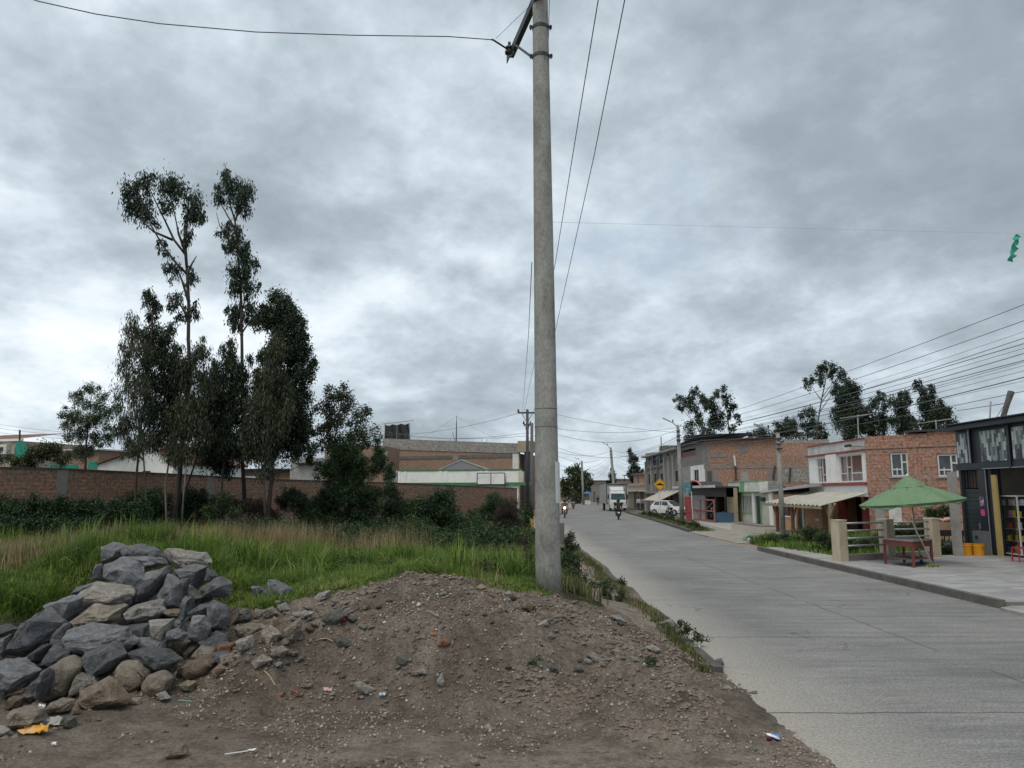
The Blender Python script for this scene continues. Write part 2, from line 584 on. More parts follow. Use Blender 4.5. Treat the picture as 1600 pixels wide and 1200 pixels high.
# ground material: bare soil, with turf where the grass grows and pale dust on the trodden parts
def ground_material():
    m, nt, b = newmat('earth')
    o = objco(nt)
    a = nt.nodes.new('ShaderNodeAttribute'); a.attribute_name = 'cover'
    sp = nt.nodes.new('ShaderNodeSeparateColor'); nt.links.new(a.outputs['Color'], sp.inputs[0])
    n1 = tnoise(nt, o, .55, 6, .6, .5); n2 = hc(nt, tnoise(nt, o, 3.2, 8, .65)); n3 = hc(nt, tnoise(nt, o, 22, 8, .75), .3, .7)
    soil = ramp(nt, n1, [(.32, (.16, .130, .103)), (.5, (.25, .208, .170)), (.66, (.34, .295, .245))])
    soil = mixc(nt, .35, soil, n2, 'OVERLAY')
    soil = mixc(nt, .5, soil, n3, 'OVERLAY')
    dust = mixc(nt, .5, (.45, .38, .315), n3, 'OVERLAY')
    soil = mixc(nt, nmath(nt, 'MULTIPLY', sp.outputs[1], ramp(nt, n2, [(.3, (.4,) * 3), (.6, (1,) * 3)])), soil, dust)
    for sc, th, cc, st in ((26, .10, (.34, .31, .28), .85), (58, .16, (.30, .28, .26), .6), (95, .2, (.05, .043, .038), .6)):
        v = nt.nodes.new('ShaderNodeTexVoronoi'); v.inputs['Scale'].default_value = sc; nt.links.new(o, v.inputs['Vector'])
        cs = nt.nodes.new('ShaderNodeSeparateColor'); nt.links.new(v.outputs['Color'], cs.inputs[0])
        size = nmath(nt, 'MULTIPLY', cs.outputs[0], th * 2)
        keep = nmath(nt, 'GREATER_THAN', nmath(nt, 'ADD', cs.outputs[1], nmath(nt, 'MULTIPLY', n2, .5)), .82)
        f = nmath(nt, 'MULTIPLY', nmath(nt, 'LESS_THAN', v.outputs['Distance'], size), keep)
        soil = mixc(nt, nmath(nt, 'MULTIPLY', f, st), soil, cc)
    turf = ramp(nt, n2, [(.3, (.03, .045, .014)), (.55, (.055, .07, .025)), (.75, (.11, .10, .045))])
    cc = mixc(nt, sp.outputs[0], soil, turf)
    nt.links.new(cc, b.inputs['Base Color']); b.inputs['Roughness'].default_value = .95
    b.inputs['Specular IOR Level'].default_value = .15
    h = nmath(nt, 'ADD', nmath(nt, 'MULTIPLY', n2, .6), n3)
    bump(nt, b, h, .9, .06)
    return m


# line between bare earth and grass, as (x, y) on the land
_edge = [T(px, py) for px, py in ((-60, 985), (0, 980), (60, 978), (130, 935), (180, 900), (250, 900), (330, 950), (400, 965), (450, 945), (520, 930), (600, 911), (690, 897), (740, 910), (800, 925), (845, 928))]
_ex = np.array([p.x for p in _edge]); _ey = np.array([p.y for p in _edge])
_o = np.argsort(_ex); _ex = _ex[_o]; _ey = _ey[_o]


def edge_y(X): return np.interp(X, _ex, _ey)


def build_ground():
    xs = axis([(-1400, -200, 150), (-200, -60, 14), (-60, -24, 2), (-24, -11, .35), (-11, 3.2, .042), (3.2, 12, .5), (12, 60, 2.5), (60, 200, 14), (200, 1400, 150)])
    ys = axis([(-60, -4, 8), (-4, 5, .5), (5, 13.4, .042), (13.4, 24, .16), (24, 60, .7), (60, 220, 5), (220, 2400, 90)])
    XX, YY = np.meshgrid(xs, ys); X = XX.ravel(); Y = YY.ravel()
    Z = terrain(X, Y)
    nx, ny = len(xs), len(ys)
    i = np.arange(nx - 1)[None, :] + nx * np.arange(ny - 1)[:, None]; i = i.ravel()
    F = np.stack([i, i + 1, i + nx + 1, i + nx], 1)
    g = ground_material()
    ob = rawmesh('ground', np.stack([X, Y, Z], 1), F, 4, g, smooth=True)
    at = ob.data.color_attributes.new('cover', 'FLOAT_COLOR', 'POINT')
    n = fbm(X * .9, Y * .9, 4, 3)
    grass = np.clip((Y - edge_y(X) + .15 * n) / .35, 0, 1) * (X < 1.35)
    grass = np.maximum(grass, ((X > 12) & (Y > 60)) * .6)
    dust = np.zeros_like(X)
    dust = np.maximum(dust, np.clip(1 - np.abs(Y - 6.9) / 1.3, 0, 1) * np.clip((X + 5.5) / 3, 0, 1) * (X < 3) * np.clip(.75 + .5 * n, 0, 1))
    dust = np.maximum(dust, ((X > 1.45) & (X < 2.3) & (Y > 11.5)) * .9)
    dust = np.maximum(dust, (X > 9) * .9)
    ca = np.zeros((len(X), 4), np.float32); ca[:, 0] = grass; ca[:, 1] = dust; ca[:, 3] = 1
    at.data.foreach_set('color', ca.ravel())
    tag(ob, kind='structure')


build_ground()


# ------------------------------------------------------------------ road of worn concrete slabs
def build_road():
    m, nt, b = newmat('road_concrete')
    o = objco(nt)
    sp = nt.nodes.new('ShaderNodeSeparateXYZ'); nt.links.new(o, sp.inputs[0])
    n1 = tnoise(nt, o, .35, 6, .6, .4); n2 = tnoise(nt, objco(nt, (.5, 3.5, 1)), 1.2, 6, .65); n3 = hc(nt, tnoise(nt, o, 34, 8, .8), .3, .7)
    n4 = hc(nt, tnoise(nt, objco(nt, (4, 45, 1)), 1.0, 5, .7))
    cc = ramp(nt, n1, [(.3, (.155, .155, .15)), (.5, (.19, .19, .183)), (.7, (.235, .232, .222))])
    cc = mixc(nt, .22, cc, hc(nt, n2), 'OVERLAY'); cc = mixc(nt, .8, cc, n3, 'OVERLAY'); cc = mixc(nt, .13, cc, n4, 'OVERLAY')
    v = nt.nodes.new('ShaderNodeTexVoronoi'); v.inputs['Scale'].default_value = 60; nt.links.new(o, v.inputs['Vector'])
    cc = mixc(nt, nmath(nt, 'MULTIPLY', nmath(nt, 'LESS_THAN', v.outputs['Distance'], .22), .5), cc, (.1, .1, .098))
    # dust blown against the left edge
    wob = nmath(nt, 'MULTIPLY', nmath(nt, 'SUBTRACT', n2, .5), 1.6)
    d = nmath(nt, 'SUBTRACT', 1.0, nmath(nt, 'DIVIDE', nmath(nt, 'ADD', nmath(nt, 'SUBTRACT', sp.outputs[0], 2.8), wob), 1.3), True)
    cc = mixc(nt, nmath(nt, 'MULTIPLY', d, .8), cc, mixc(nt, .5, (.36, .335, .295), n3, 'OVERLAY'))
    # slab joints: wandering dark lines
    jw = nmath(nt, 'MULTIPLY', nmath(nt, 'SUBTRACT', tnoise(nt, o, .8, 6, .7), .5), .22)
    jy = nmath(nt, 'PINGPONG', nmath(nt, 'ADD', nmath(nt, 'ADD', sp.outputs[1], jw), 0.1), 2.15)
    jx = nmath(nt, 'ABSOLUTE', nmath(nt, 'SUBTRACT', nmath(nt, 'ADD', sp.outputs[0], nmath(nt, 'MULTIPLY', jw, .5)), 6.25))
    j = nmath(nt, 'MAXIMUM', nmath(nt, 'LESS_THAN', jy, .022), nmath(nt, 'LESS_THAN', jx, .018))
    keep = nmath(nt, 'GREATER_THAN', tnoise(nt, o, .5, 3), .42)
    cc = mixc(nt, nmath(nt, 'MULTIPLY', nmath(nt, 'MULTIPLY', j, keep), .75), cc, (.05, .048, .045))
    cr = nt.nodes.new('ShaderNodeTexVoronoi'); cr.feature = 'DISTANCE_TO_EDGE'; cr.inputs['Scale'].default_value = .22
    dv = nt.nodes.new('ShaderNodeVectorMath'); dv.operation = 'ADD'
    ns = nt.nodes.new('ShaderNodeTexNoise'); ns.inputs['Scale'].default_value = 1.4; ns.inputs['Detail'].default_value = 6
    nt.links.new(o, ns.inputs['Vector']); nt.links.new(ns.outputs[1], dv.inputs[0]); nt.links.new(o, dv.inputs[1]); nt.links.new(dv.outputs[0], cr.inputs['Vector'])
    ck = nmath(nt, 'MULTIPLY', nmath(nt, 'LESS_THAN', cr.outputs['Distance'], .0022), nmath(nt, 'GREATER_THAN', tnoise(nt, o, .27, 2), .55))
    cc = mixc(nt, nmath(nt, 'MULTIPLY', ck, .7), cc, (.05, .048, .045))
    nt.links.new(cc, b.inputs['Base Color']); b.inputs['Roughness'].default_value = .82
    bump(nt, b, nmath(nt, 'ADD', n3, nmath(nt, 'MULTIPLY', n4, .6)), .35, .012)
    ys = axis([(-20, 5, 5), (5, 30, .25), (30, 110, 2), (110, 260, 10)])
    V = []; F = []
    for i, y in enumerate(ys):
        wl = .05 * vnoise(y * 1.3, 0) + .03 * vnoise(y * 5, 3)
        l = float(road_l(y)) - .03 + float(wl) * (1 if y < 12 else .3); r = float(road_r(y)) + .02
        V += [(l + (r - l) * k / 6, y, 0.004) for k in range(7)]
    for i in range(len(ys) - 1):
        for k in range(6): a = i * 7 + k; F.append((a, a + 1, a + 8, a + 7))
    tag(rawmesh('road', V, F, 4, m), kind='structure')


build_road()
CONC = mottled('kerb_concrete', (.27, .262, .245), .35, 2.5, .9, .5, 30)
CONC_D = mottled('dirty_kerb', (.085, .083, .072), .45, 3, .95, .5, 30)


def strip(name, pts, w, z0, z1, mat, kind='structure', side=1, wob=0.0):
    """a kerb: runs through (x, y) points, w wide to the given side"""
    mb = MB(); n = len(pts); vs = []
    for i, p in enumerate(pts):
        a = Vector(pts[max(i - 1, 0)]); b = Vector(pts[min(i + 1, n - 1)]); t = (b - a).normalized(); nn = Vector((t.y, -t.x)) * side * w
        q = wob * (rnd.random() - .5)
        vs += [(p[0], p[1], z0), (p[0], p[1], z1 + q), (p[0] + nn.x, p[1] + nn.y, z1 + q), (p[0] + nn.x, p[1] + nn.y, z0)]
    fs = [(i * 4 + k, i * 4 + (k + 1) % 4, i * 4 + 4 + (k + 1) % 4, i * 4 + 4 + k) for i in range(n - 1) for k in range(4)]
    fs += [(0, 1, 2, 3), (4 * n - 4, 4 * n - 3, 4 * n - 2, 4 * n - 1)]
    o = mb.add(vs, fs).build(name, mat)
    return tag(o, kind=kind)


strip('kerb', [(float(road_l(y)) - .02, y) for y in np.concatenate([np.arange(10.3, 20, .5), np.arange(20, 120, 5)])], .13, -.05, .085, CONC_D, side=-1, wob=.02)
# right side: kerb of the forecourt, sidewalk, and the kerb round the planted verge farther on
kr = [(float(road_r(y)) + .01, y) for y in (15.9, 18, 20, 22, 24, 26, 28, 30, 31.5)]
strip('kerb', kr, .16, -.05, .17, mottled('forecourt_kerb', (.115, .11, .10), .35, 2, .9, .4, 25))
strip('kerb', [(float(road_r(y)) + .01, y) for y in (46, 52, 60, 70, 82, 95)], .22, -.05, .16, CONC_D)
strip('kerb', [(float(road_r(y)) + .24 + 1.3, y) for y in (46.5, 52, 60, 70, 82, 95)], .15, -.05, .2, CONC)


def slab(name, poly, z, mat, kind='structure', z0=-.08):
    n = len(poly)
    vs = [(x, y, z0) for x, y in poly] + [(x, y, z) for x, y in poly]
    o = MB().add(vs, [tuple(range(n, 2 * n))] + [(i, (i + 1) % n, n + (i + 1) % n, n + i) for i in range(n)]).build(name, mat)
    return tag(o, kind=kind)


def paver_material():
    m, nt, b = newmat('grey_pavers')
    o = objco(nt)
    t = nt.nodes.new('ShaderNodeTexBrick'); nt.links.new(objco(nt, (1, 1, 1)), t.inputs[0])
    t.inputs['Scale'].default_value = 1; t.inputs['Brick Width'].default_value = .62; t.inputs['Row Height'].default_value = .3
    t.inputs['Mortar Size'].default_value = .008
    t.inputs['Color1'].default_value = (.19, .19, .195, 1); t.inputs['Color2'].default_value = (.36, .36, .36, 1); t.inputs['Mortar'].default_value = (.09, .09, .09, 1)
    cc = mixc(nt, .5, t.outputs[0], tnoise(nt, o, 2.5, 8, .7), 'OVERLAY')
    cc = mixc(nt, .25, cc, (.42, .415, .40))
    nt.links.new(cc, b.inputs['Base Color']); b.inputs['Roughness'].default_value = .6
    bump(nt, b, tnoise(nt, o, 20, 6), .2, .01)
    return m


RR = float(road_r(22)) + .17
slab('forecourt_paving', [(RR + .01, 15.9), (RR + .01, 26.0), (11.3, 26.6), (15.9, 27.8), (22, 27.8), (22, 15.9)], .13, paver_material())
walk = mottled('sidewalk_concrete', (.30, .29, .27), .25, 1.5, .9, .4, 25)
slab('sidewalk', [(RR + .01, 26.01), (RR + .01, 31.5), (11.0, 31.5), (11.25, 26.62)], .135, walk)
slab('driveway_apron', [(RR - .3, 12), (RR - .3, 15.6), (RR + .1, 15.88), (22, 15.88), (22, 12)], .06, walk)
gravelm = mottled('driveway_gravel', (.27, .245, .21), .35, 1.2, .95, .6, 18)
slab('driveway', [(10.3, 35.5), (10.4, 45.9), (12.5, 58), (19, 75), (19.2, 44), (15.5, 39.5), (12.5, 37.5)], .03, gravelm)
slab('sidewalk', [(13.2, 47), (14.2, 60), (16.8, 82), (19, 100), (21, 128), (22.5, 128), (22, 100), (19.2, 76), (19.1, 62), (15.5, 55)], .05, mottled('far_walk', (.34, .32, .29), .25, .8, .9, .3, 10))

# ------------------------------------------------------------------ stones
def rock_mesh(outline, Y, thick, name, seed, mat, rough=1.0, rounded=False, cuts=2):
    """outline in photograph pixels -> a solid boulder of that silhouette, standing at distance Y"""
    r = random.Random(seed)
    P = [PY(x, y, Y) for x, y in outline]
    c = sum(P, Vector()) / len(P)
    pts = [p + Vector((0, r.uniform(-.12, .12) * thick, 0)) for p in P]
    for dy, k0, k1 in ((-.5, .35, .72), (.5, .45, .8)):
        for p in P:
            k = r.uniform(k0, k1); d = (p - c) * k
            pts.append(c + d + Vector((0, dy * thick * r.uniform(.65, 1.0), thick * .05 * r.uniform(-1, 1))))
    if rounded:
        for p in P:
            d = (p - c)
            pts.append(c + d * .9 + Vector((0, -.32 * thick, 0))); pts.append(c + d * .9 + Vector((0, .32 * thick, 0)))
        pts += [c + Vector((0, -.52 * thick, 0)), c + Vector((0, .5 * thick, 0))]
    return hull_rock([p - c for p in pts], c, name, seed, mat, rough, rounded, cuts)


def hull_rock(pts, loc, name, seed, mat, rough=1.0, rounded=False, cuts=2):
    bm = bmesh.new()
    for p in pts: bm.verts.new(p)
    q = bmesh.ops.convex_hull(bm, input=list(bm.verts))
    bad = list({g for g in q['geom_interior'] + q['geom_unused'] if isinstance(g, bmesh.types.BMVert) and g.is_valid})
    if bad: bmesh.ops.delete(bm, geom=bad, context='VERTS')
    bmesh.ops.dissolve_limit(bm, angle_limit=rad(9), verts=bm.verts, edges=bm.edges)
    size = max(max(abs(x) for x in v.co) for v in bm.verts)
    if rounded:
        bmesh.ops.bevel(bm, geom=list(bm.edges), offset=size * .16, segments=2, affect='EDGES', profile=.6)
    else:
        bmesh.ops.bevel(bm, geom=list(bm.edges), offset=size * .035, segments=1, affect='EDGES')
    bmesh.ops.triangulate(bm, faces=bm.faces)
    bmesh.ops.subdivide_edges(bm, edges=[e for e in bm.edges if e.calc_length() > size * .12], cuts=cuts, use_grid_fill=True)
    bmesh.ops.triangulate(bm, faces=bm.faces)
    bm.normal_update()
    V = np.array([v.co for v in bm.verts]); N = np.array([v.normal for v in bm.verts])
    s = seed * 3.7; f = 1.0 / max(size, .02)
    if rounded:
        for _ in range(2): bmesh.ops.smooth_vert(bm, verts=bm.verts, factor=.5, use_axis_x=True, use_axis_y=True, use_axis_z=True)
        V = np.array([v.co for v in bm.verts])
        d = .05 * fbm(V[:, 0] * f * 1.2 + s, V[:, 1] * f * 1.2, V[:, 2] * f * 1.2, 3) + .015 * fbm(V[:, 0] * f * 6, V[:, 1] * f * 6 + s, V[:, 2] * f * 6, 3)
    else:
        d = .06 * fbm(V[:, 0] * f * 1.5 + s, V[:, 1] * f * 1.5, V[:, 2] * f * 1.5, 3) - .075 * np.abs(fbm(V[:, 0] * f * 4, V[:, 1] * f * 4 + s, V[:, 2] * f * 4, 3, .6))
    d = d + (0 if rounded else 1) * .016 * fbm(V[:, 0] * f * 10, V[:, 1] * f * 10, V[:, 2] * f * 10 + s, 2)
    V = V + N * (d * size * rough)[:, None]
    for v, p in zip(bm.verts, V): v.co = p
    bm.normal_update()
    me = bpy.data.meshes.new(name); bm.to_mesh(me); bm.free()
    me.materials.append(mat)
    if rounded: me.polygons.foreach_set('use_smooth', [True] * len(me.polygons))
    o = bpy.data.objects.new(name, me); col.objects.link(o); o.location = loc
    return o


def stone_mat(name, base, light, vein=None):
    if name in MATS: return MATS[name]
    m, nt, b = newmat(name)
    ge = nt.nodes.new('ShaderNodeObjectInfo')
    tc = nt.nodes.new('ShaderNodeTexCoord')
    n1 = tnoise(nt, tc.outputs['Object'], 2.2, 8, .65, .4); n2 = hc(nt, tnoise(nt, tc.outputs['Object'], 14, 8, .75)); n3 = hc(nt, tnoise(nt, tc.outputs['Object'], 60, 6, .7))
    cc = ramp(nt, n1, [(.3, tuple(x * .72 for x in base)), (.52, base), (.74, light)])
    cc = mixc(nt, .5, cc, n2, 'OVERLAY'); cc = mixc(nt, .5, cc, n3, 'OVERLAY')
    # dust lies on what faces up
    gn = nt.nodes.new('ShaderNodeNewGeometry'); sp = nt.nodes.new('ShaderNodeSeparateXYZ'); nt.links.new(gn.outputs['Normal'], sp.inputs[0])
    up = nmath(nt, 'MULTIPLY', nmath(nt, 'MULTIPLY', nmath(nt, 'SUBTRACT', sp.outputs[2], .3, True), n2), .9, True)
    vs_ = nt.nodes.new('ShaderNodeTexVoronoi'); vs_.inputs['Scale'].default_value = 9; nt.links.new(tc.outputs['Object'], vs_.inputs['Vector'])
    cc = mixc(nt, nmath(nt, 'MULTIPLY', nmath(nt, 'MULTIPLY', nmath(nt, 'LESS_THAN', vs_.outputs['Distance'], .22), n3), .45), cc, light)
    cc = mixc(nt, up, cc, vein or (.34, .32, .29))
    pt = ramp(nt, gn.outputs['Pointiness'], [(.47, (0, 0, 0)), (.5, (.25, .25, .25)), (.58, (1, 1, 1))])
    cc = mixc(nt, nmath(nt, 'MULTIPLY', pt, .5), cc, tuple(min(1, x * 1.9) for x in light))
    hue = nt.nodes.new('ShaderNodeHueSaturation'); nt.links.new(cc, hue.inputs['Color'])
    nt.links.new(nmath(nt, 'ADD', nmath(nt, 'MULTIPLY', ge.outputs['Random'], .45), .78), hue.inputs['Value'])
    nt.links.new(hue.outputs[0], b.inputs['Base Color'])
    b.inputs['Roughness'].default_value = .82
    bump(nt, b, nmath(nt, 'ADD', n2, nmath(nt, 'MULTIPLY', n3, .5)), 1.0, .035)
    return m


SM = dict(
    d=stone_mat('slate_grey_rock', (.145, .154, .168), (.26, .27, .285), (.40, .40, .395)),
    k=stone_mat('near_black_rock', (.10, .108, .118), (.18, .19, .20), (.24, .24, .24)),
    p=stone_mat('pale_grey_rock', (.30, .28, .245), (.44, .415, .37)),
    t=stone_mat('tan_rock', (.26, .215, .165), (.38, .33, .27)),
    b=stone_mat('brown_rock', (.20, .145, .10), (.32, .25, .185)),
    o=stone_mat('rusty_rock', (.24, .12, .06), (.32, .20, .12)),
    g=stone_mat('green_grey_rock', (.12, .13, .11), (.2, .2, .175)),
    y=stone_mat('yellowish_rock', (.30, .24, .13), (.38, .33, .22)),
    r=stone_mat('red_brick_rock', (.33, .13, .075), (.38, .20, .13)),
    w=stone_mat('whitish_rock', (.38, .36, .33), (.5, .48, .45)),
)
# boulders of the pile: outline (in a 3x enlargement of the lower left of the photograph), colour, label
Z1 = lambda pts: [(x / 3, 800 + y / 3) for x, y in pts]
Z2 = lambda pts: [(300 + x * .29176, 850 + y * .29167) for x, y in pts]
Z3 = lambda pts: [(700 + x * .375, 850 + y * .375) for x, y in pts]
BOUL = [
    ('d', 'dark grey boulder at the top left end of the rock pile', (475, 245, 480, 165, 530, 143, 590, 165, 580, 210, 500, 250)),
    ('d', 'flat slate slab crowning the rock pile, right of its top left boulder', (575, 170, 660, 155, 740, 180, 795, 240, 700, 215, 580, 200)),
    ('d', 'grey slab with a smooth face just under the crowning slab of the pile', (575, 205, 700, 203, 760, 215, 790, 245, 700, 270, 620, 240)),
    ('d', 'large broad blue grey boulder high in the left half of the pile', (480, 255, 560, 215, 640, 240, 700, 320, 680, 375, 560, 345, 480, 310)),
    ('p', 'dusty topped boulder at the top right of the pile beside the grass', (765, 190, 800, 175, 850, 195, 960, 190, 990, 240, 900, 265, 830, 260)),
    ('d', 'angular blue grey boulder below the dusty topped one at the right summit', (820, 270, 900, 245, 985, 250, 960, 320, 920, 365, 880, 310, 825, 300)),
    ('d', 'narrow dark rock wedged at the right shoulder of the pile', (960, 330, 985, 250, 1015, 300, 1000, 325)),
    ('k', 'pointed dark boulder alone against the grass right of the pile', (940, 355, 1030, 300, 1080, 335, 1075, 390, 960, 400)),
    ('d', 'slanting grey rock leaning in the upper middle of the pile', (690, 290, 790, 250, 795, 290, 730, 380, 660, 410, 640, 380, 695, 340)),
    ('d', 'tall triangular dark boulder in the centre right of the pile', (735, 395, 790, 295, 850, 330, 865, 450, 780, 455)),
    ('k', 'small dark rock beside the tall triangular boulder', (835, 320, 885, 310, 880, 390, 860, 390)),
    ('d', 'small grey rock sticking out at the left of the summit', (440, 320, 445, 250, 475, 245, 485, 320)),
    ('p', 'broad boulder with a pale dusty top in the upper left of the pile', (380, 390, 450, 330, 600, 345, 630, 370, 600, 430, 400, 455)),
    ('d', 'flat dark rock behind the boulder with the pale dusty top', (335, 385, 360, 350, 450, 330, 420, 355, 385, 400)),
    ('t', 'long tan topped slab crossing the middle of the pile', (320, 520, 450, 430, 590, 440, 560, 510, 420, 540)),
    ('w', 'cream coloured crumbly rock lying on the middle of the pile', (560, 465, 700, 415, 760, 415, 775, 460, 700, 515, 600, 525)),
    ('d', 'biggest dark boulder in the middle of the pile, below the tan topped slab', (320, 600, 330, 540, 450, 520, 600, 540, 650, 600, 600, 650, 400, 690, 340, 660)),
    ('k', 'near black boulder resting against the foot of the biggest dark boulder', (400, 655, 540, 610, 595, 665, 560, 720, 460, 780, 410, 740)),
    ('k', 'flat near black slab lying above the two round stones', (590, 665, 700, 635, 780, 650, 850, 690, 780, 745, 700, 730)),
    ('d', 'long sloping slate boulder on the left flank of the pile', (20, 670, 110, 530, 220, 445, 285, 520, 240, 600, 110, 685)),
    ('d', 'dark boulder uphill of the long sloping slate boulder', (215, 440, 330, 395, 390, 400, 380, 460, 320, 520, 250, 500)),
    ('d', 'narrow grey rock between the sloping slate boulder and the biggest one', (245, 600, 290, 530, 325, 520, 320, 620)),
    ('k', 'dark rock under the left flank, above the big tan boulder', (190, 720, 260, 620, 330, 650, 320, 700, 240, 740)),
    ('d', 'rounded off grey boulder at the left edge of the picture', (-40, 760, 0, 700, 60, 683, 185, 745, 100, 830, 0, 860)),
    ('k', 'dark rock squeezed behind the big tan boulder on its left', (150, 800, 230, 730, 240, 780, 200, 890, 150, 840)),
    ('k', 'dark block in the hollow under the cream coloured rock', (600, 530, 715, 515, 720, 600, 640, 645, 600, 600)),
    ('p', 'thin pale flat stone standing upright in the middle of the pile', (710, 510, 815, 500, 775, 560, 775, 610, 715, 610)),
    ('d', 'low dark rock just right of the upright pale flat stone', (775, 560, 830, 545, 875, 570, 860, 600, 780, 610)),
    ('k', 'dark rock in the lower right of the pile, under the tall triangular one', (885, 470, 940, 430, 1000, 430, 970, 490, 890, 500)),
    ('d', 'grey boulder at the lower right end of the pile next to the grass', (970, 440, 1030, 425, 1075, 490, 1060, 550, 980, 560)),
    ('d', 'grey boulder above the tan cobbles at the lower right of the pile', (880, 560, 900, 490, 965, 485, 990, 540, 960, 610, 890, 600)),
    ('d', 'upright narrow slab right of the tall triangular boulder', (865, 400, 900, 400, 885, 520, 840, 540)),
    ('g', 'mossy green rock half hidden by grass on the right of the pile', (885, 410, 890, 340, 950, 400, 920, 430)),
    ('b', 'thin brown stone lodged under the tall triangular boulder', (770, 460, 865, 455, 865, 490, 800, 495)),
    ('d', 'dark rock near the left edge of the picture, behind the sloping boulder', (-10, 640, 0, 600, 60, 570, 40, 650, 10, 685)),
    ('k', 'low dark rock under the long sloping slate boulder', (110, 690, 200, 620, 240, 620, 200, 700, 130, 730)),
    ('k', 'small dark rock at the left edge where the grass bank ends', (-20, 575, 0, 535, 40, 528, 80, 545, 50, 580, 0, 590)),
    ('d', 'dark slanting rock filling the left shoulder of the pile', (380, 470, 470, 440, 500, 500, 440, 560, 370, 540)),
    ('k', 'dark rock deep between the summit boulders', (600, 340, 700, 340, 690, 430, 600, 430)),
    ('d', 'dark rock buried between the upright flat stone and the right end', (800, 480, 890, 490, 880, 570, 800, 560)),
    ('k', 'dark rock at the foot of the sloping boulder beside the narrow one', (240, 600, 330, 600, 340, 690, 260, 690)),
    ('d', 'grey rock low behind the flat near black slab', (640, 590, 780, 590, 780, 650, 640, 660)),
]
COBB = [
    ('t', 1, 'largest tan boulder at the foot of the pile on the left', (200, 885, 220, 740, 320, 680, 395, 720, 350, 790, 330, 850, 230, 890)),
    ('p', 0, 'crumbling pale brown rock right of the largest tan boulder', (330, 870, 370, 750, 440, 770, 455, 800, 400, 840)),
    ('b', 0, 'brown squared boulder with a rusty end at the foot of the pile', (370, 890, 380, 830, 520, 770, 600, 870, 590, 910, 470, 945, 390, 940)),
    ('t', 1, 'round tan stone like a ball, upper of the round pair at the foot', (550, 750, 575, 700, 660, 690, 705, 740, 690, 800, 620, 850, 570, 810)),
    ('t', 1, 'round brown grey stone, lower of the round pair at the foot', (675, 810, 700, 765, 760, 745, 805, 780, 790, 830, 740, 862, 690, 860)),
    ('t', 1, 'oval tan stone above the right end of the flat near black slab', (780, 640, 860, 585, 905, 600, 880, 650, 840, 680)),
    ('t', 0, 'low tan rock behind the flat near black slab', (690, 630, 760, 610, 800, 625, 780, 645)),
    ('t', 1, 'rough lichen spotted tan stone, upper of two stacked cobbles', (895, 680, 950, 618, 1010, 640, 1020, 690, 960, 700)),
    ('b', 1, 'smooth brown stone, lower of two stacked cobbles', (860, 715, 950, 680, 1010, 700, 980, 750, 900, 785, 865, 775)),
    ('t', 1, 'smooth tan cobble at the top of the cobble slope beside the dark rocks', (955, 590, 1000, 560, 1060, 565, 1085, 600, 1020, 625, 960, 610)),
    ('o', 0, 'rusty orange cobble on the slope right of the pile', (1005, 630, 1050, 605, 1110, 610, 1110, 655, 1060, 675, 1020, 670)),
    ('t', 1, 'tan stone tucked left of the stacked cobbles', (860, 660, 900, 625, 940, 620, 880, 695)),
    ('t', 0, 'broken tan rock in the bottom left corner behind the orange wrapper', (50, 930, 120, 905, 200, 920, 200, 980, 80, 1030, 50, 1000)),
    ('t', 0, 'rough tan rock in front of the largest tan boulder', (230, 900, 290, 870, 345, 880, 330, 930, 270, 955, 215, 940)),
    ('g', 0, 'grey angular stone on the dirt right of the orange wrapper', (275, 985, 310, 950, 360, 960, 350, 1010, 300, 1010)),
    ('b', 0, 'slim brown rock standing left of the brown squared boulder', (335, 930, 360, 890, 375, 945, 350, 955)),
    ('b', 0, 'brown stone at the lower end of the cobble slope', (990, 750, 1030, 710, 1070, 730, 1020, 780)),
    ('y', 0, 'yellowish block on the dirt below the stacked cobbles', (840, 810, 880, 788, 920, 795, 900, 840, 860, 835)),
    ('t', 0, 'small tan wedge between the round stones and the stacked cobbles', (780, 740, 810, 725, 825, 775, 800, 775)),
    ('w', 0, 'whitish chip of rock beside the lower round stone', (730, 855, 765, 840, 800, 870, 760, 885)),
    ('p', 0, 'pale flat stone in the bottom left corner of the picture', (-20, 1040, 0, 1000, 50, 1020, 30, 1050, 0, 1055)),
    ('b', 0, 'dark brown clod on the dirt near the bottom edge, left', (770, 1140, 790, 1095, 860, 1090, 880, 1130, 830, 1155)),
    ('b', 0, 'dark stone in the shadow at the far left below the grey boulder', (20, 900, 60, 860, 110, 870, 90, 920, 40, 930)),
    ('w', 0, 'white splintered rock left of the largest tan boulder', (85, 860, 130, 835, 160, 860, 140, 895, 95, 885)),
    ('t', 0, 'tan rock below the splintered white one at the left', (120, 930, 160, 890, 215, 900, 200, 930)),
    ('t', 0, 'little tan rock between the two boulders at the foot', (600, 900, 620, 870, 660, 870, 660, 900)),
    ('b', 0, 'brown stone under the lower edge of the pile, left of the round pair', (500, 770, 560, 760, 570, 820, 520, 820)),
]
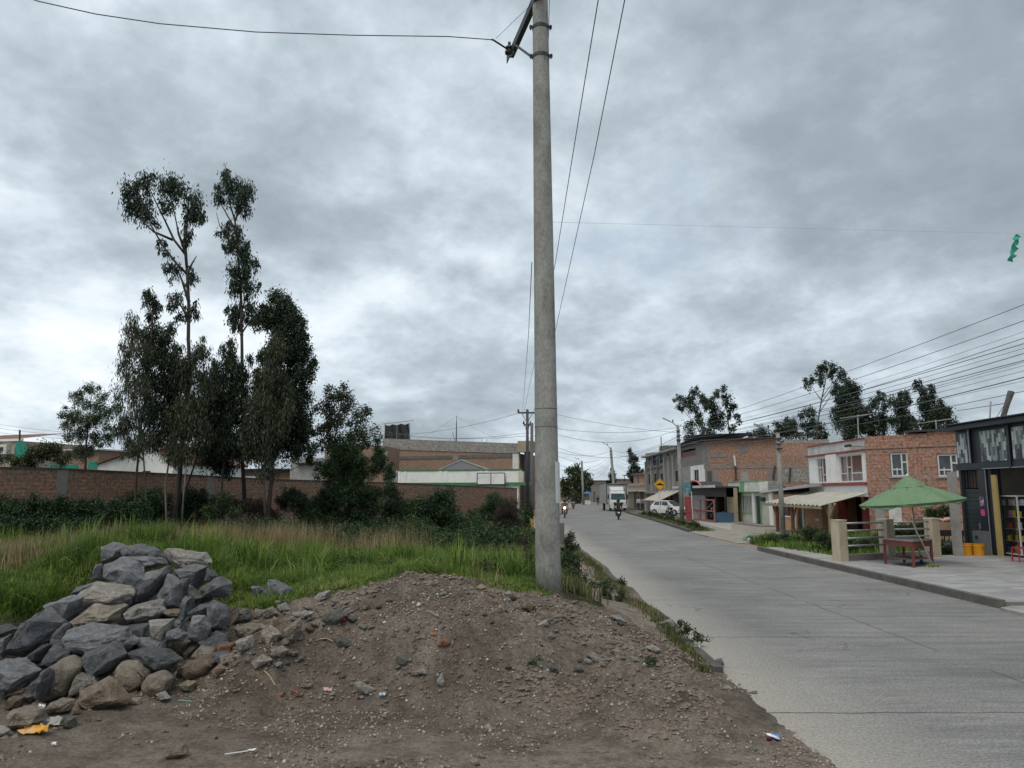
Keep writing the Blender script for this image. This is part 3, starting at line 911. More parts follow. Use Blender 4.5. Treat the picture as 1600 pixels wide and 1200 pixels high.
COB2 = [
    ('d', 0, 'blue grey boulder lying in the grass apart from the pile', (400, 225, 410, 190, 450, 190, 540, 240, 525, 300, 440, 290)),
    ('d', 0, 'dark rock in front of the blue grey boulder in the grass', (345, 290, 400, 240, 470, 280, 440, 325, 370, 345)),
    ('d', 0, 'dark pointed rock left of the blue grey boulder in the grass', (310, 225, 370, 225, 390, 250, 340, 290)),
    ('g', 0, 'green grey slab leaning at the edge of the grass', (210, 430, 270, 345, 310, 350, 320, 405, 240, 440)),
    ('t', 0, 'tan cobble touching the green grey slab', (320, 400, 340, 345, 400, 360, 380, 410)),
    ('t', 0, 'crumbly tan stone second along the cobble heap top', (370, 360, 430, 330, 460, 370, 420, 400, 380, 395)),
    ('w', 0, 'pale crumbly stone on the cobble heap top below the dark rocks', (455, 330, 500, 315, 530, 350, 510, 375, 465, 365)),
    ('g', 1, 'small round grey stone at the top end of the cobble heap', (480, 300, 520, 295, 535, 325, 510, 330)),
    ('p', 0, 'flat pale stone at the right end of the cobble heap', (540, 370, 600, 355, 650, 370, 600, 405)),
    ('t', 0, 'big tan slab at the right of the cobble heap', (490, 460, 580, 395, 590, 440, 560, 520, 480, 545)),
    ('t', 0, 'rough tan block in the middle of the cobble heap', (370, 470, 420, 440, 480, 480, 430, 550, 370, 520)),
    ('p', 0, 'pale broken block left of the middle of the cobble heap', (235, 520, 320, 490, 340, 560, 260, 600)),
    ('p', 0, 'mottled pale block below the cobble heap', (310, 630, 380, 590, 430, 620, 350, 670)),
    ('g', 1, 'round grey stone half sunk in the dirt mound beside the red scrap', (700, 400, 720, 360, 780, 350, 815, 390, 780, 430, 730, 430)),
    ('w', 0, 'whitish rock on the crest of the dirt mound at its left', (640, 300, 680, 260, 740, 250, 730, 290, 690, 310)),
    ('g', 0, 'dark wedge shaped stone in the middle of the mound', (755, 510, 800, 490, 870, 545, 810, 565)),
    ('p', 0, 'pale stone at the foot of the mound beside the small wrapper', (875, 745, 900, 740, 975, 775, 960, 815, 900, 800)),
    ('t', 0, 'small tan stone above the pale stone at the foot of the mound', (905, 735, 940, 715, 960, 745, 930, 755)),
    ('g', 0, 'flat upright grey stone on the right middle of the mound', (1095, 600, 1130, 585, 1165, 620, 1150, 655, 1110, 650)),
    ('p', 0, 'long pale stone right of the upright grey one', (1135, 680, 1240, 665, 1255, 690, 1180, 705)),
    ('r', 0, 'orange brick fragment on the mound', (1310, 540, 1350, 500, 1385, 530, 1340, 555)),
    ('b', 0, 'brown clod at the foot of the mound', (575, 745, 650, 750, 640, 770, 590, 765)),
    ('r', 0, 'dull red brick piece left of the twist of wrapper', (455, 800, 500, 785, 495, 815, 465, 825)),
    ('r', 0, 'second dull red brick piece, close to the twist of wrapper', (530, 780, 570, 785, 590, 810, 560, 815)),
    ('t', 0, 'tan stone in the upper left of the cobble heap', (220, 450, 330, 420, 380, 440, 330, 500, 250, 490)),
    ('b', 0, 'dark brown stone in the top of the cobble heap', (415, 420, 440, 385, 465, 400, 460, 445, 435, 450)),
    ('t', 0, 'tan rubble block at the lower right of the cobble heap', (420, 560, 480, 540, 520, 570, 480, 610, 430, 600)),
    ('t', 0, 'tan rubble block below the rusty orange cobble', (150, 600, 210, 585, 250, 620, 200, 650, 160, 640)),
    ('p', 0, 'pale rubble stone in the top row of the cobble heap', (440, 315, 450, 300, 475, 305, 465, 335)),
    ('t', 0, 'tan rubble stone joining the heap to the mound', (590, 330, 650, 320, 680, 350, 640, 365)),
    ('t', 0, 'low tan stone on the mound crest right of the whitish rock', (740, 300, 780, 280, 800, 310, 760, 325)),
    ('w', 0, 'pale upright shard at the right middle of the mound', (1310, 730, 1340, 690, 1358, 740, 1350, 780, 1315, 760)),
    ('t', 0, 'tan lump low on the mound crest near the whitish rock', (620, 420, 680, 400, 720, 430, 690, 450)),
]
COB3 = [
    ('y', 0, 'cream block on the mound at the edge of the grass near the pole', (120, 180, 140, 165, 158, 180, 140, 197, 125, 192)),
    ('b', 0, 'dark brown clod below the concrete pole', (300, 250, 340, 235, 370, 255, 350, 285, 305, 275)),
    ('w', 0, 'pale angular stone on the slope below the pole', (370, 335, 415, 312, 422, 340, 390, 350)),
    ('w', 0, 'pale stone beside the weeds at the right end of the mound', (680, 300, 710, 298, 748, 325, 720, 340)),
    ('w', 0, 'pale oblong stone low on the right slope of the mound', (820, 430, 850, 415, 890, 440, 865, 460)),
    ('g', 0, 'dark grey stone in the middle of the right slope', (395, 525, 430, 500, 465, 520, 440, 535)),
    ('p', 0, 'long grey stone down the right slope of the mound', (575, 460, 610, 455, 650, 490, 620, 500)),
    ('t', 0, 'tan stone up the slope from the pale oblong stone', (680, 440, 710, 435, 725, 460, 695, 470)),
    ('g', 0, 'round clod under the pale angular stone', (405, 385, 430, 365, 450, 385, 430, 405)),
    ('w', 1, 'white round stone near the edge of the road', (1145, 600, 1165, 588, 1185, 600, 1165, 615)),
    ('p', 1, 'pale round stone on the bare dirt near the bottom centre', (150, 760, 170, 748, 190, 770, 165, 785)),
    ('p', 1, 'pale stone at the bottom edge left of the centre', (95, 900, 120, 893, 132, 912, 105, 925)),
    ('k', 0, 'dark clod at the road end of the grass strip', (1100, 490, 1140, 475, 1155, 505, 1110, 518)),
    ('k', 0, 'dark stone at the edge of the road below the clod', (1225, 530, 1245, 525, 1257, 542, 1235, 548)),
    ('w', 0, 'white chip at the roadside edge above the white round stone', (1215, 545, 1238, 541, 1240, 553, 1218, 553)),
    ('g', 0, 'flat dark stone touching the road edge', (1250, 618, 1285, 612, 1290, 628, 1258, 630)),
    ('r', 0, 'small reddish brick bit just below the grass edge', (180, 235, 200, 230, 210, 243, 190, 250)),
    ('g', 1, 'small grey stone at the bottom right beside the crushed can', (1255, 855, 1270, 845, 1288, 855, 1270, 867)),
    ('w', 0, 'pale stone near the bottom edge below the crushed can', (1232, 893, 1255, 886, 1270, 896, 1250, 903)),
    ('b', 0, 'brown clod at the bottom edge left of the centre', (110, 880, 130, 865, 160, 880, 140, 900)),
    ('p', 0, 'grey slab fragment beside the grass strip of the kerb', (870, 330, 930, 310, 945, 345, 900, 350)),
]
PILE_G = 'dark boulders dumped in a pile'
HEAP_G = 'tan cobbles and rubble at the foot of the pile and on the mound'


def pairs(t): return [(t[i], t[i + 1]) for i in range(0, len(t), 2)]


def grow(P, k):
    cx = sum(p[0] for p in P) / len(P); cy = sum(p[1] for p in P) / len(P)
    return [(cx + (x - cx) * k, cy + (y - cy) * k) for x, y in P]


def place_rocks():
    sd_ = 100
    for m, lab, pts in BOUL:
        sd_ += 1
        P = grow(Z1(pairs(pts)), 1.1); ys = [p[1] for p in P]; cy = sum(ys) / len(ys)
        Y = float(np.interp(cy, [850, 900, 950, 1000, 1050, 1140], [11.15, 10.6, 10.05, 9.45, 8.9, 7.6]))
        w = (max(p[0] for p in P) - min(p[0] for p in P)) / 1200 * Y; h = (max(ys) - min(ys)) / 1200 * Y
        if 'deep' in lab or 'buried' in lab or 'hollow' in lab or 'low behind' in lab or 'filling' in lab: Y += .22
        o = rock_mesh(P, Y, max(.28, .5 * (w + h)), 'boulder', sd_, SM[m], cuts=3)
        tag(o, lab, 'rock', PILE_G)
    r = random.Random(8)
    for i in range(26):
        px, py = r.uniform(70, 350), r.uniform(880, 1040)
        if py > 1075 - abs(px - 200) * .3 or py < 878 + abs(px - 240) * .35: continue
        sd_ += 1; n = 7; a0 = r.random(); w_ = r.uniform(16, 26)
        P = [(px + w_ * math.cos(a0 + 6.28 * k / n) * r.uniform(.7, 1.1), py + w_ * .8 * math.sin(a0 + 6.28 * k / n) * r.uniform(.7, 1.1)) for k in range(n)]
        Y = float(np.interp(py, [850, 900, 950, 1000, 1050, 1140], [11.15, 10.6, 10.05, 9.45, 8.9, 7.6])) + .3
        tag(rock_mesh(P, Y, .34, 'boulder', sd_, SM['k'], cuts=2), 'dark rock mostly hidden in the gaps between the big boulders', 'rock', 'dark rocks hidden deep in the pile')
    for L, Z in ((COBB, Z1), (COB2, Z2), (COB3, Z3)):
        for m, rd, lab, pts in L:
            sd_ += 1
            P = grow(Z(pairs(pts)), 1.08); xs = [p[0] for p in P]; ys = [p[1] for p in P]
            cx = sum(xs) / len(xs)
            if Z is Z1: Y = float(np.interp(sum(ys) / len(ys), [980, 1050, 1100, 1140], [9.45, 8.55, 7.85, 7.35]))
            if Z is Z1 and max(ys) > 1072: Y = T(cx, max(ys) - .2 * (max(ys) - min(ys))).y - .05
            else: Y = T(cx, max(ys) - .25 * (max(ys) - min(ys))).y
            if 'in the grass' in lab: Y = 11.3
            w = (max(xs) - min(xs)) / 1200 * Y; h = (max(ys) - min(ys)) / 1200 * Y
            big = w > .18
            o = rock_mesh(P, Y, .5 * (w + h) * (1.0 if rd else .9), 'cobble' if rd else 'rock', sd_, SM[m], rounded=bool(rd), cuts=3 if big else 1)
            tag(o, lab, 'stone', HEAP_G)


place_rocks()


def scatter_stones():
    """small stones lying on the dirt: base shapes, then copies"""
    bases = []
    for i in range(14):
        r = random.Random(500 + i); pts = []
        for k in range(16):
            v = Vector((r.gauss(0, 1), r.gauss(0, 1), r.gauss(0, 1))).normalized()
            pts.append(Vector((v.x * r.uniform(.8, 1), v.y * r.uniform(.6, .9), v.z * r.uniform(.4, .65))))
        m = 'pttgbwptgwtpdt'[i]
        bases.append(hull_rock(pts, (0, 0, 0), 'stone', 500 + i, SM[m], .8, i % 4 == 0, 1))
    cn = dict(p='pale grey', t='tan', g='grey green', b='brown', w='whitish', d='dark grey')
    k = 0
    r = random.Random(33)
    used = set()
    # where stones gather: (centre px, spread px, how many, size m)
    spots = [((480, 975), (60, 28), 42, (.05, .15)), ((400, 1030), (55, 22), 24, (.04, .12)), ((330, 1065), (50, 14), 14, (.03, .06)), ((820, 945), (120, 25), 46, (.04, .13)),
             ((930, 975), (70, 25), 20, (.03, .08)), ((870, 1020), (120, 30), 34, (.03, .11)), ((1000, 1060), (80, 25), 16, (.02, .06)),
             ((600, 1000), (110, 50), 20, (.025, .06)), ((1130, 1040), (40, 20), 12, (.03, .06)), ((1210, 1110), (50, 40), 18, (.02, .05)),
             ((120, 1130), (110, 20), 20, (.03, .09)), ((760, 1130), (300, 45), 20, (.02, .05))]
    for (cx, cy), (sx, sy), n, (a, b) in spots:
        for _ in range(n):
            px, py = r.gauss(cx, sx), r.gauss(cy, sy)
            if not (5 < px < 1290 and 905 < py < 1190): continue
            p = T(px, py)
            if p.x > float(road_l(p.y)) - .05 or p.y > edge_y(p.x): continue
            i = r.randrange(14); base = bases[i]
            s = r.uniform(a, b) * (1.2 if r.random() < .2 else 1) * .62
            if i in used: o = base.copy(); col.objects.link(o)
            else: o = base; used.add(i)
            o.location = (p.x, p.y, p.z + s * .15); o.rotation_euler = (r.uniform(-.4, .4), r.uniform(-.4, .4), r.uniform(0, 6.28)); o.scale = (s, s, s)
            tag(o, 'small loose %s stone lying on the dirt mound or its foot' % cn['pttgbwptgwtpdt'[i]], 'stone', 'small %s stones scattered over the dirt' % cn['pttgbwptgwtpdt'[i]])
            k += 1
    for i in range(14):
        if i not in used: bpy.data.objects.remove(bases[i])


scatter_stones()


def gravel():
    """crumbs of earth and grit too many to count"""
    r = np.random.RandomState(5); n = 70000
    X = r.uniform(-6.5, 2.75, n); Y = 5.6 + 7.6 * r.rand(n) ** 1.1
    dens = fbm(X * 1.1, Y * 1.1, 8, 3)
    z = terrain(X, Y)
    keep = (Y < edge_y(X) - .05) & (np.abs(X) < .72 * Y + .5) & ((2.1 * dens + .45 * np.clip(z * 2, 0, 1) + r.rand(n) * .6) > .47)
    X, Y, z = X[keep], Y[keep], z[keep]; n = len(X)
    s = .004 + .022 * r.rand(n) ** 5 + .006 * (z > .1) * r.rand(n) ** 2
    d = r.normal(size=(n, 6, 3)) * .18 + np.array([[1, 0, 0], [-1, 0, 0], [0, 1, 0], [0, -1, 0], [0, 0, .7], [0, 0, -.7]])[None]
    a = r.uniform(0, 6.28, n); c, q = np.cos(a)[:, None], np.sin(a)[:, None]
    dx = d[:, :, 0] * c - d[:, :, 1] * q; dy = d[:, :, 0] * q + d[:, :, 1] * c
    V = np.stack([X[:, None] + dx * s[:, None], Y[:, None] + dy * s[:, None], z[:, None] + (d[:, :, 2] + .2) * s[:, None]], 2).reshape(-1, 3)
    f = np.array([(0, 2, 4), (2, 1, 4), (1, 3, 4), (3, 0, 4), (2, 0, 5), (1, 2, 5), (3, 1, 5), (0, 3, 5)])
    F = (f[None] + 6 * np.arange(n)[:, None, None]).reshape(-1, 3)
    m, nt, b = newmat('grit')
    g = nt.nodes.new('ShaderNodeNewGeometry')
    cc = ramp(nt, g.outputs['Random Per Island'], [(0, (.11, .085, .065)), (.45, (.21, .165, .13)), (.82, (.28, .235, .195)), (.97, (.36, .325, .285)), (.998, (.5, .48, .44))])
    nt.links.new(cc, b.inputs['Base Color']); b.inputs['Roughness'].default_value = .95
    tag(rawmesh('grit', V, F, 3, m), 'loose grit and crumbs of earth over the bare dirt', 'gravel', kind='stuff')


gravel()


def clods():
    r = np.random.RandomState(15); n = 26000
    X = r.uniform(-6, 2.6, n); Y = 7.4 + 5.5 * r.rand(n); z = terrain(X, Y)
    k = (Y < edge_y(X)) & (z > .06) & (np.abs(X) < .72 * Y) & (fbm(X * 1.6, Y * 1.6, 12, 3) + r.rand(n) * .7 > .42)
    X, Y, z = X[k], Y[k], z[k]; n = len(X); s = .012 + .035 * r.rand(n) ** 3
    o8 = np.array([[1, 0, .1], [.6, .7, 0], [-.1, 1, .1], [-.8, .5, 0], [-1, -.2, .1], [-.4, -.9, 0], [.5, -.8, .1], [0, 0, .75]])
    V = (o8[None] + r.normal(size=(n, 8, 3)) * .16) * s[:, None, None]; V[:, :, 2] = V[:, :, 2] * .9 - .003
    V += np.stack([X, Y, z], 1)[:, None, :]
    f = np.array([(i, (i + 1) % 7, 7) for i in range(7)]); F = (f[None] + 8 * np.arange(n)[:, None, None]).reshape(-1, 3)
    tag(rawmesh('clods', V.reshape(-1, 3), F, 3, mottled('clod_earth', (.165, .134, .108), .4, 3, .95, .5, 60)), 'crumbly clods of earth covering the mound', 'soil', kind='stuff')


clods()

# ------------------------------------------------------------------ grass
def blades(name, X, Y, h, w, mat, label, lean=.35, r=None, zf=None, seed=1, curve=1.0, seedhead=False):
    r = np.random.RandomState(seed); n = len(X)
    Z = (terrain(X, Y) if zf is None else zf(X, Y)) - .02
    a = r.uniform(0, 2 * np.pi, n); b = a + np.pi / 2
    ln = np.abs(r.normal(0, lean, n)) * h
    px, py = np.cos(b) * w / 2, np.sin(b) * w / 2
    dx, dy = np.cos(a), np.sin(a)
    P = []
    for t, k in ((0, 1), (.55, .8)):
        cx = X + dx * ln * t ** (1 + curve); cy = Y + dy * ln * t ** (1 + curve); cz = Z + h * t * (1 - .1 * t)
        P += [np.stack([cx - px * k, cy - py * k, cz], 1), np.stack([cx + px * k, cy + py * k, cz], 1)]
    P.append(np.stack([X + dx * ln, Y + dy * ln, Z + h * np.clip(1 - (ln / h) ** 2 * .35, .4, 1)], 1))
    V = np.stack(P, 1)
    V = V.reshape(-1, 3)
    i = 5 * np.arange(n)[:, None]
    F = np.concatenate([i + np.array([[0, 1, 3]]), i + np.array([[0, 3, 2]]), i + np.array([[2, 3, 4]])], 1).reshape(-1, 3)
    o = rawmesh(name, V, F, 3, mat)
    return tag(o, label, 'grass', kind='stuff')


GREEN = leafmat('fresh_grass', [(.22, (.045, .095, .018)), (.42, (.10, .18, .030)), (.62, (.18, .27, .05)), (.8, (.29, .34, .095)), (.95, (.40, .37, .18))], .35, .6, .55)
DULL = leafmat('dull_grass', [(.3, (.05, .065, .02)), (.5, (.105, .125, .042)), (.7, (.19, .185, .08)), (.9, (.34, .29, .16))], .3, .7, .4)
DRY = leafmat('dry_grass', [(.25, (.14, .115, .05)), (.5, (.29, .215, .115)), (.7, (.42, .33, .19)), (.9, (.52, .43, .28))], .3, .8, .4)


def grass():
    r = np.random.RandomState(21)

    def field(n, x0, x1, y0, y1, margin=0.05, tex=.45, cond=None):
        X = r.uniform(x0, x1, n); Y = r.uniform(y0, y1, n)
        k = (Y > edge_y(X) + margin + .12 * fbm(X * 2, Y * 2, 6, 2)) & (np.abs(X) < .7 * Y + 1) & (fbm(X * .9, Y * .9, 1, 3) + r.rand(len(X)) * 1.2 > tex - .5)
        if cond is not None: k &= cond(X, Y)
        return X[k], Y[k]

    xr = lambda X, Y: X < np.interp(Y, [10, 14, 20, 40], [.5, .75, 1.1, 1.3])
    for i, (n, x0, x1, y0, y1, hh, ww) in enumerate(((120000, -9.5, .9, 9.5, 14, .26, .010), (80000, -12, 1.2, 13.5, 19, .42, .015), (62000, -17, 1.3, 18.5, 30, .30, .022), (36000, -26, 1.3, 29, 44, .42, .04))):
        X, Y = field(n, x0, x1, y0, y1, cond=xr)
        cl = fbm(X * 1.9, Y * 1.5, 9, 3)
        h = hh * (.42 + .5 * r.rand(len(X)) + 1.0 * np.clip(cl, -.35, 1))
        h *= np.clip((Y - edge_y(X)) / .9 + .35, .35, 1)
        h *= np.clip(1.0 - (X > -3.2) * (Y < 14) * .25, 0, 1)
        blades('meadow_grass', X, Y, np.clip(h, .05, 1), ww * (.7 + .6 * r.rand(len(X))), (GREEN, GREEN, GREEN, DULL)[i], 'rough green grass of the vacant lot', (.95, .8, .7, .6)[i], seed=40 + i)
    # tall tufts
    cx = r.uniform(-9, .6, 60); cy = r.uniform(12.5, 22, 60); X = np.repeat(cx, 150) + r.normal(0, .18, 9000); Y = np.repeat(cy, 150) + r.normal(0, .18, 9000)
    k = (Y > edge_y(X) + .4) & xr(X, Y); X, Y = X[k], Y[k]
    blades('tall_grass', X, Y, .35 + .4 * r.rand(len(X)), .014 + .008 * r.rand(len(X)), GREEN, 'tufts of taller dark green grass in the lot', .8, seed=50)
    # dry stalks: a stand in front of the trees, a patch at the left, a few everywhere
    for i, (px, py, Y0, sx, sy, n, hh) in enumerate(((350, 838, 21, 1.3, 1.4, 6500, 1.2), (300, 850, 17, .9, .9, 2500, .6), (440, 835, 23, 1.6, 1.8, 2200, .8), (20, 870, 13.2, 1.1, 1.0, 5000, .4), (110, 850, 15.5, 1.5, 1.2, 4000, .45), (800, 875, 19, .5, 3, 1500, .5), (640, 860, 22, 4, 3, 1500, .5), (300, 845, 24, 2.5, 2, 5000, 1.1))):
        c = PY(px, py, Y0); nc = 14; qx = r.normal(c.x, sx, nc); qy = r.normal(Y0, sy, nc); qi = r.randint(0, nc, n); X = qx[qi] + r.normal(0, .38, n); Y = qy[qi] + r.normal(0, .38, n)
        k = (Y > edge_y(X) + .3) & xr(X, Y); X, Y = X[k], Y[k]
        blades('dry_grass', X, Y, hh * (.4 + .75 * r.rand(len(X))), .008 + .007 * r.rand(len(X)) * Y0 / 15, DRY, 'dry straw coloured grass stalks in the lot', .28, seed=60 + i)
    # the roadside strip and patches round the pole
    n = 11000; Y = 10.1 + 40 * r.rand(n) ** 1.6; X = 2.5 - np.abs(r.normal(0, .16, n)) * np.clip(Y / 14, .7, 1.5)
    X = np.where(r.rand(n) < .35, r.normal(2.5, .05, n), X)
    k = (fbm(X * 1.5, Y * 1.1, 2, 3) + r.rand(n) > .05) & (X < 2.62); X, Y = X[k], Y[k]
    blades('roadside_grass', X, Y, .05 + .10 * r.rand(len(X)), .010 + .008 * r.rand(len(X)), DULL, 'low grass along the edge of the road', .6, seed=70)
    n = 9000; Y = 13 + 32 * r.rand(n); X = r.normal(1.05, .22, n)
    k = X < 1.6
    blades('verge_grass', X[k], Y[k], .15 + .25 * r.rand(k.sum()), .016 + .012 * r.rand(k.sum()), DULL, 'rough grass between the pole and the footpath', .6, seed=71)
    # lot beyond the forecourt fence, verge at the right
    n = 26000; Y = r.uniform(26.9, 41, n); X = r.uniform(10.5, 19, n)
    k = (X > np.interp(Y, [27, 31, 36, 41], [11.2, 10.6, 10.8, 13.5])) & (Y < 27.4 + 14) & (fbm(X, Y, 3, 3) + r.rand(n) > -.1) & (Y > 27.2 + (X - 11) * .3); X, Y = X[k], Y[k]
    blades('verge_grass', X, Y, .15 + .4 * r.rand(len(X)) * (.6 + .5 * vnoise(X, Y)), .03 + .02 * r.rand(len(X)), GREEN, 'weedy grass behind the forecourt fence', .5, seed=72, zf=lambda x, y: 0 * x)
    n = 5000; Y = r.uniform(46.5, 80, n); X = road_r(Y) + .3 + 1.1 * r.rand(n)
    blades('verge_grass', X, Y, .1 + .22 * r.rand(n) ** 2, .04 + .02 * r.rand(n), DULL, 'short weeds in the kerbed planting strip', .5, seed=73, zf=lambda x, y: 0 * x + .05)
    p = G(1575, 921, .06); n = 900
    blades('verge_grass', r.normal(p.x, .6, n), r.normal(p.y, .1, n), .04 + .06 * r.rand(n), .012 + 0 * r.rand(n), DULL, 'tuft of grass in the apron joint', .6, seed=74, zf=lambda x, y: 0 * x + .07)


grass()
# ------------------------------------------------------------------ trees and shrubs
BARK = mottled('bark', (.065, .052, .043), .45, 4, .95, .6, 12, stretch=(1, 1, .25))
BARKP = mottled('pale_bark', (.17, .14, .115), .45, 3, .9, .5, 10, stretch=(1, 1, .25))
EUC = leafmat('eucalyptus_leaves', [(.2, (0.013, 0.025, 0.015)), (.45, (0.025, 0.045, 0.025)), (.7, (0.050, 0.073, 0.040)), (.92, (0.094, 0.106, 0.065))], .15, .45, .5)
EUCB = leafmat('brownish_eucalyptus_leaves', [(.15, (.020, .028, .016)), (.4, (.042, .054, .030)), (.65, (.07, .085, .046)), (.92, (.125, .125, .075))], .15, .5, .5)
DARKL = leafmat('dark_hedge_leaves', [(.2, (.012, .028, .013)), (.5, (.028, .058, .024)), (.75, (.055, .10, .036)), (.95, (.10, .15, .055))], .15, .5, .8)
LIGHTL = leafmat('light_tree_leaves', [(.2, (.025, .045, .016)), (.5, (.05, .08, .028)), (.75, (.085, .115, .045)), (.95, (.13, .15, .07))], .25, .5, .8)
WEEDL = leafmat('weed_leaves', [(.2, (.02, .035, .015)), (.5, (.045, .075, .03)), (.75, (.08, .12, .045)), (.95, (.15, .18, .08))], .25, .6, 2.0)
BROWNL = leafmat('withered_shrub_leaves', [(.2, (.03, .022, .018)), (.5, (.06, .045, .036)), (.8, (.10, .08, .06)), (.95, (.15, .13, .09))], .1, .7, 1.0)
FARL = leafmat('far_leaves', [(.2, (.012, .024, .012)), (.5, (.028, .044, .022)), (.8, (.055, .072, .036))], .1, .6, .3)


def leaf_cloud(cl, size, w, dens, droop=.6, sub=None, seed=0, depth=1.0, spread=.36):
    """leaf quads filling ellipsoids; cl = (centre, rx, rz) in metres. Leaves gather on random twigs, so the outline is ragged."""
    size *= .66; w *= .72; r = np.random.RandomState(seed + 900); out = []; twigs = []
    for c, rx, rz in cl:
        ry = (rx * .6 + rz * .4) * depth
        vol_area = math.pi * rx * rz
        n = int((5.6 if droop < .5 else 4.3) * dens * vol_area / (size * w))
        m = sub or max(7, int(vol_area / (size * size * 5)))
        d = r.normal(size=(m, 3)); d /= np.linalg.norm(d, axis=1)[:, None]; d *= (r.rand(m, 1) ** .55)
        cs = d * np.array([rx, ry, rz]) * .92
        k = r.randint(0, m, n); sz = spread * (rx * rz) ** .5 / (m ** .33) * 1.3
        g = r.normal(size=(n, 3)) * sz
        g[:, 2] *= 1.0 + droop * .9
        g[:, 2] -= droop * sz * .5
        out.append(np.array(c)[None] + cs[k] + g)
        twigs.append((Vector(c), [Vector(c) + Vector(q) for q in cs]))
    P = np.concatenate(out); n = len(P)
    # leaf axis: mostly hanging when droop is high
    ax = r.normal(size=(n, 3)); ax /= np.linalg.norm(ax, axis=1)[:, None]
    ax = ax * (1 - droop * .75) + np.array([0, 0, -1]) * droop; ax /= np.linalg.norm(ax, axis=1)[:, None]
    q = r.normal(size=(n, 3)); sd = np.cross(ax, q); sd /= np.linalg.norm(sd, axis=1)[:, None] + 1e-9
    L = size * (.6 + .8 * r.rand(n))[:, None]; W = w * (.6 + .8 * r.rand(n))[:, None]
    bend = np.cross(ax, sd) * L * .12
    V = np.stack([P, P + ax * L * .45 + sd * W * .5 + bend, P + ax * L, P + ax * L * .45 - sd * W * .5 + bend], 1).reshape(-1, 3)
    F = np.array([[0, 1, 2, 3]]) + 4 * np.arange(n)[:, None]
    return V, F, twigs


def px_clumps(cl, Y, seed=0, dy=.5):
    r = random.Random(seed); out = []; gk = 1.14 if seed in (1, 2) else 1.06
    for t in cl:
        x, y, rx, ry = t[:4]; yy = Y + r.uniform(-dy, dy) + (t[4] if len(t) > 4 else 0)
        s = yy / 1200; out.append((PY(x, y, yy), rx * s * gk, ry * s * gk))
    return out


def tree(name, label, cat, group, Y, trunk, tr, clumps, leaf=(.22, .07), dens=1.5, droop=.6, mat=None, bark=None, limbs=(), seed=0, twig=True, base_z=None, depth=1.0, spread=.36, ymix=.5, sub=None):
    """trunk = pixel path from the foot up, tr = (radius at foot, radius at top) in metres"""
    mat = mat or EUC; bark = bark or BARK
    pts = [PY(x, y, Y) for x, y in trunk]
    if base_z is not None: pts[0].z = base_z
    base = pts[0].copy()
    root = thing(name, label, cat, base, 0, group)
    cl = px_clumps(clumps, Y, seed, ymix); sr = random.Random(seed + 31)
    for c, a, b in list(cl):
        for _ in range(2):
            t = sr.uniform(0, 6.28); k = sr.uniform(.3, .5); cl.append((c + Vector((a * math.cos(t), sr.uniform(-.5, .5) * a, b * math.sin(t))) * .95, a * k, b * k))
    V, F, tw = leaf_cloud(cl, leaf[0], leaf[1], dens, droop, sub, seed, depth, spread)
    mb = MB(); n = len(pts)
    wig = random.Random(seed + 5)
    P = [pts[0]]
    for i in range(1, n):
        P.append((pts[i - 1] + pts[i]) / 2 + Vector((wig.uniform(-1, 1), wig.uniform(-1, 1), 0)) * (pts[i] - pts[i - 1]).length * .02); P.append(pts[i])
    R = [.72 * tr[0] + .72 * (tr[1] - tr[0]) * (i / (len(P) - 1)) ** .8 for i in range(len(P))]
    mb.tube([p - base for p in P], R, 8)
    for lp in limbs:
        q = [PY(x, y, Y + k * .25 * (1 if hash((x, y)) % 2 else -1)) for k, (x, y) in enumerate(lp)]
        r0 = max(.02, tr[1] * .8 * (1 if len(lp) > 2 else .8))
        mb.tube([p - base for p in q], [r0 + (r0 * .25 - r0) * i / (len(q) - 1) for i in range(len(q))], 6)
    if twig:
        for c, cs in tw:
            near = min(P, key=lambda p: (p - c).length + (1.5 if p.z > c.z else 0))
            st = near if (near - c).length < 6 and not limbs else c + Vector((0, 0, -.2))
            thin = max(.008, tr[1] * .22)
            if not limbs: mb.tube([near - base, (near + c) / 2 - base + Vector((0, 0, -.1 * (near - c).length)), c - base], [thin * 2, thin * 1.5, thin], 5, cap=False)
            for q in cs[:40]: mb.tube([c - base, (c + q) / 2 - base + Vector((0, 0, .05)), q - base], [thin, thin * .7, thin * .4], 3, cap=False)
    mb.build('trunk', bark, root, smooth=True, fix=False)
    rawmesh('crown', V - np.array(base)[None], F, 4, mat, root)
    return root


def shrub(name, label, group, clumps, Y, leaf=(.1, .05), dens=1.6, mat=None, seed=0, stems=True, droop=.1, cat='shrub', depth=1.0, zb=None, spread=.36, parent=None):
    cl = px_clumps(clumps, Y, seed, .2)
    c0 = min((c for c, a, b in cl), key=lambda c: c.z)
    x = sum(c.x for c, a, b in cl) / len(cl); b = Vector((x, Y, hz(x, Y) if zb is None else zb))
    V, F, tw = leaf_cloud(cl, leaf[0], leaf[1], dens, droop, None, seed, depth, spread)
    V[:, 2] = np.maximum(V[:, 2], b.z - .05)
    root = thing(name, label, cat, b, 0, group)
    mb = MB(); rr = random.Random(seed)
    for c, cs in tw:
        foot = Vector((rr.uniform(-.2, .2), rr.uniform(-.1, .1), -.05))
        k = min(1, (c - b).length / 1.5); foot *= k; mb.tube([foot, (foot + c - b) / 2, c - b], [.025 * k, .02 * k, .012 * k], 5, cap=False)
        for q in cs[:14]: mb.tube([c - b, q - b], [.008 * k, .003 * k], 3, cap=False)
    mb.build('stem', BARK, root, fix=False)
    rawmesh('foliage', V - np.array(b)[None], F, 4, mat or DARKL, root)
    return root


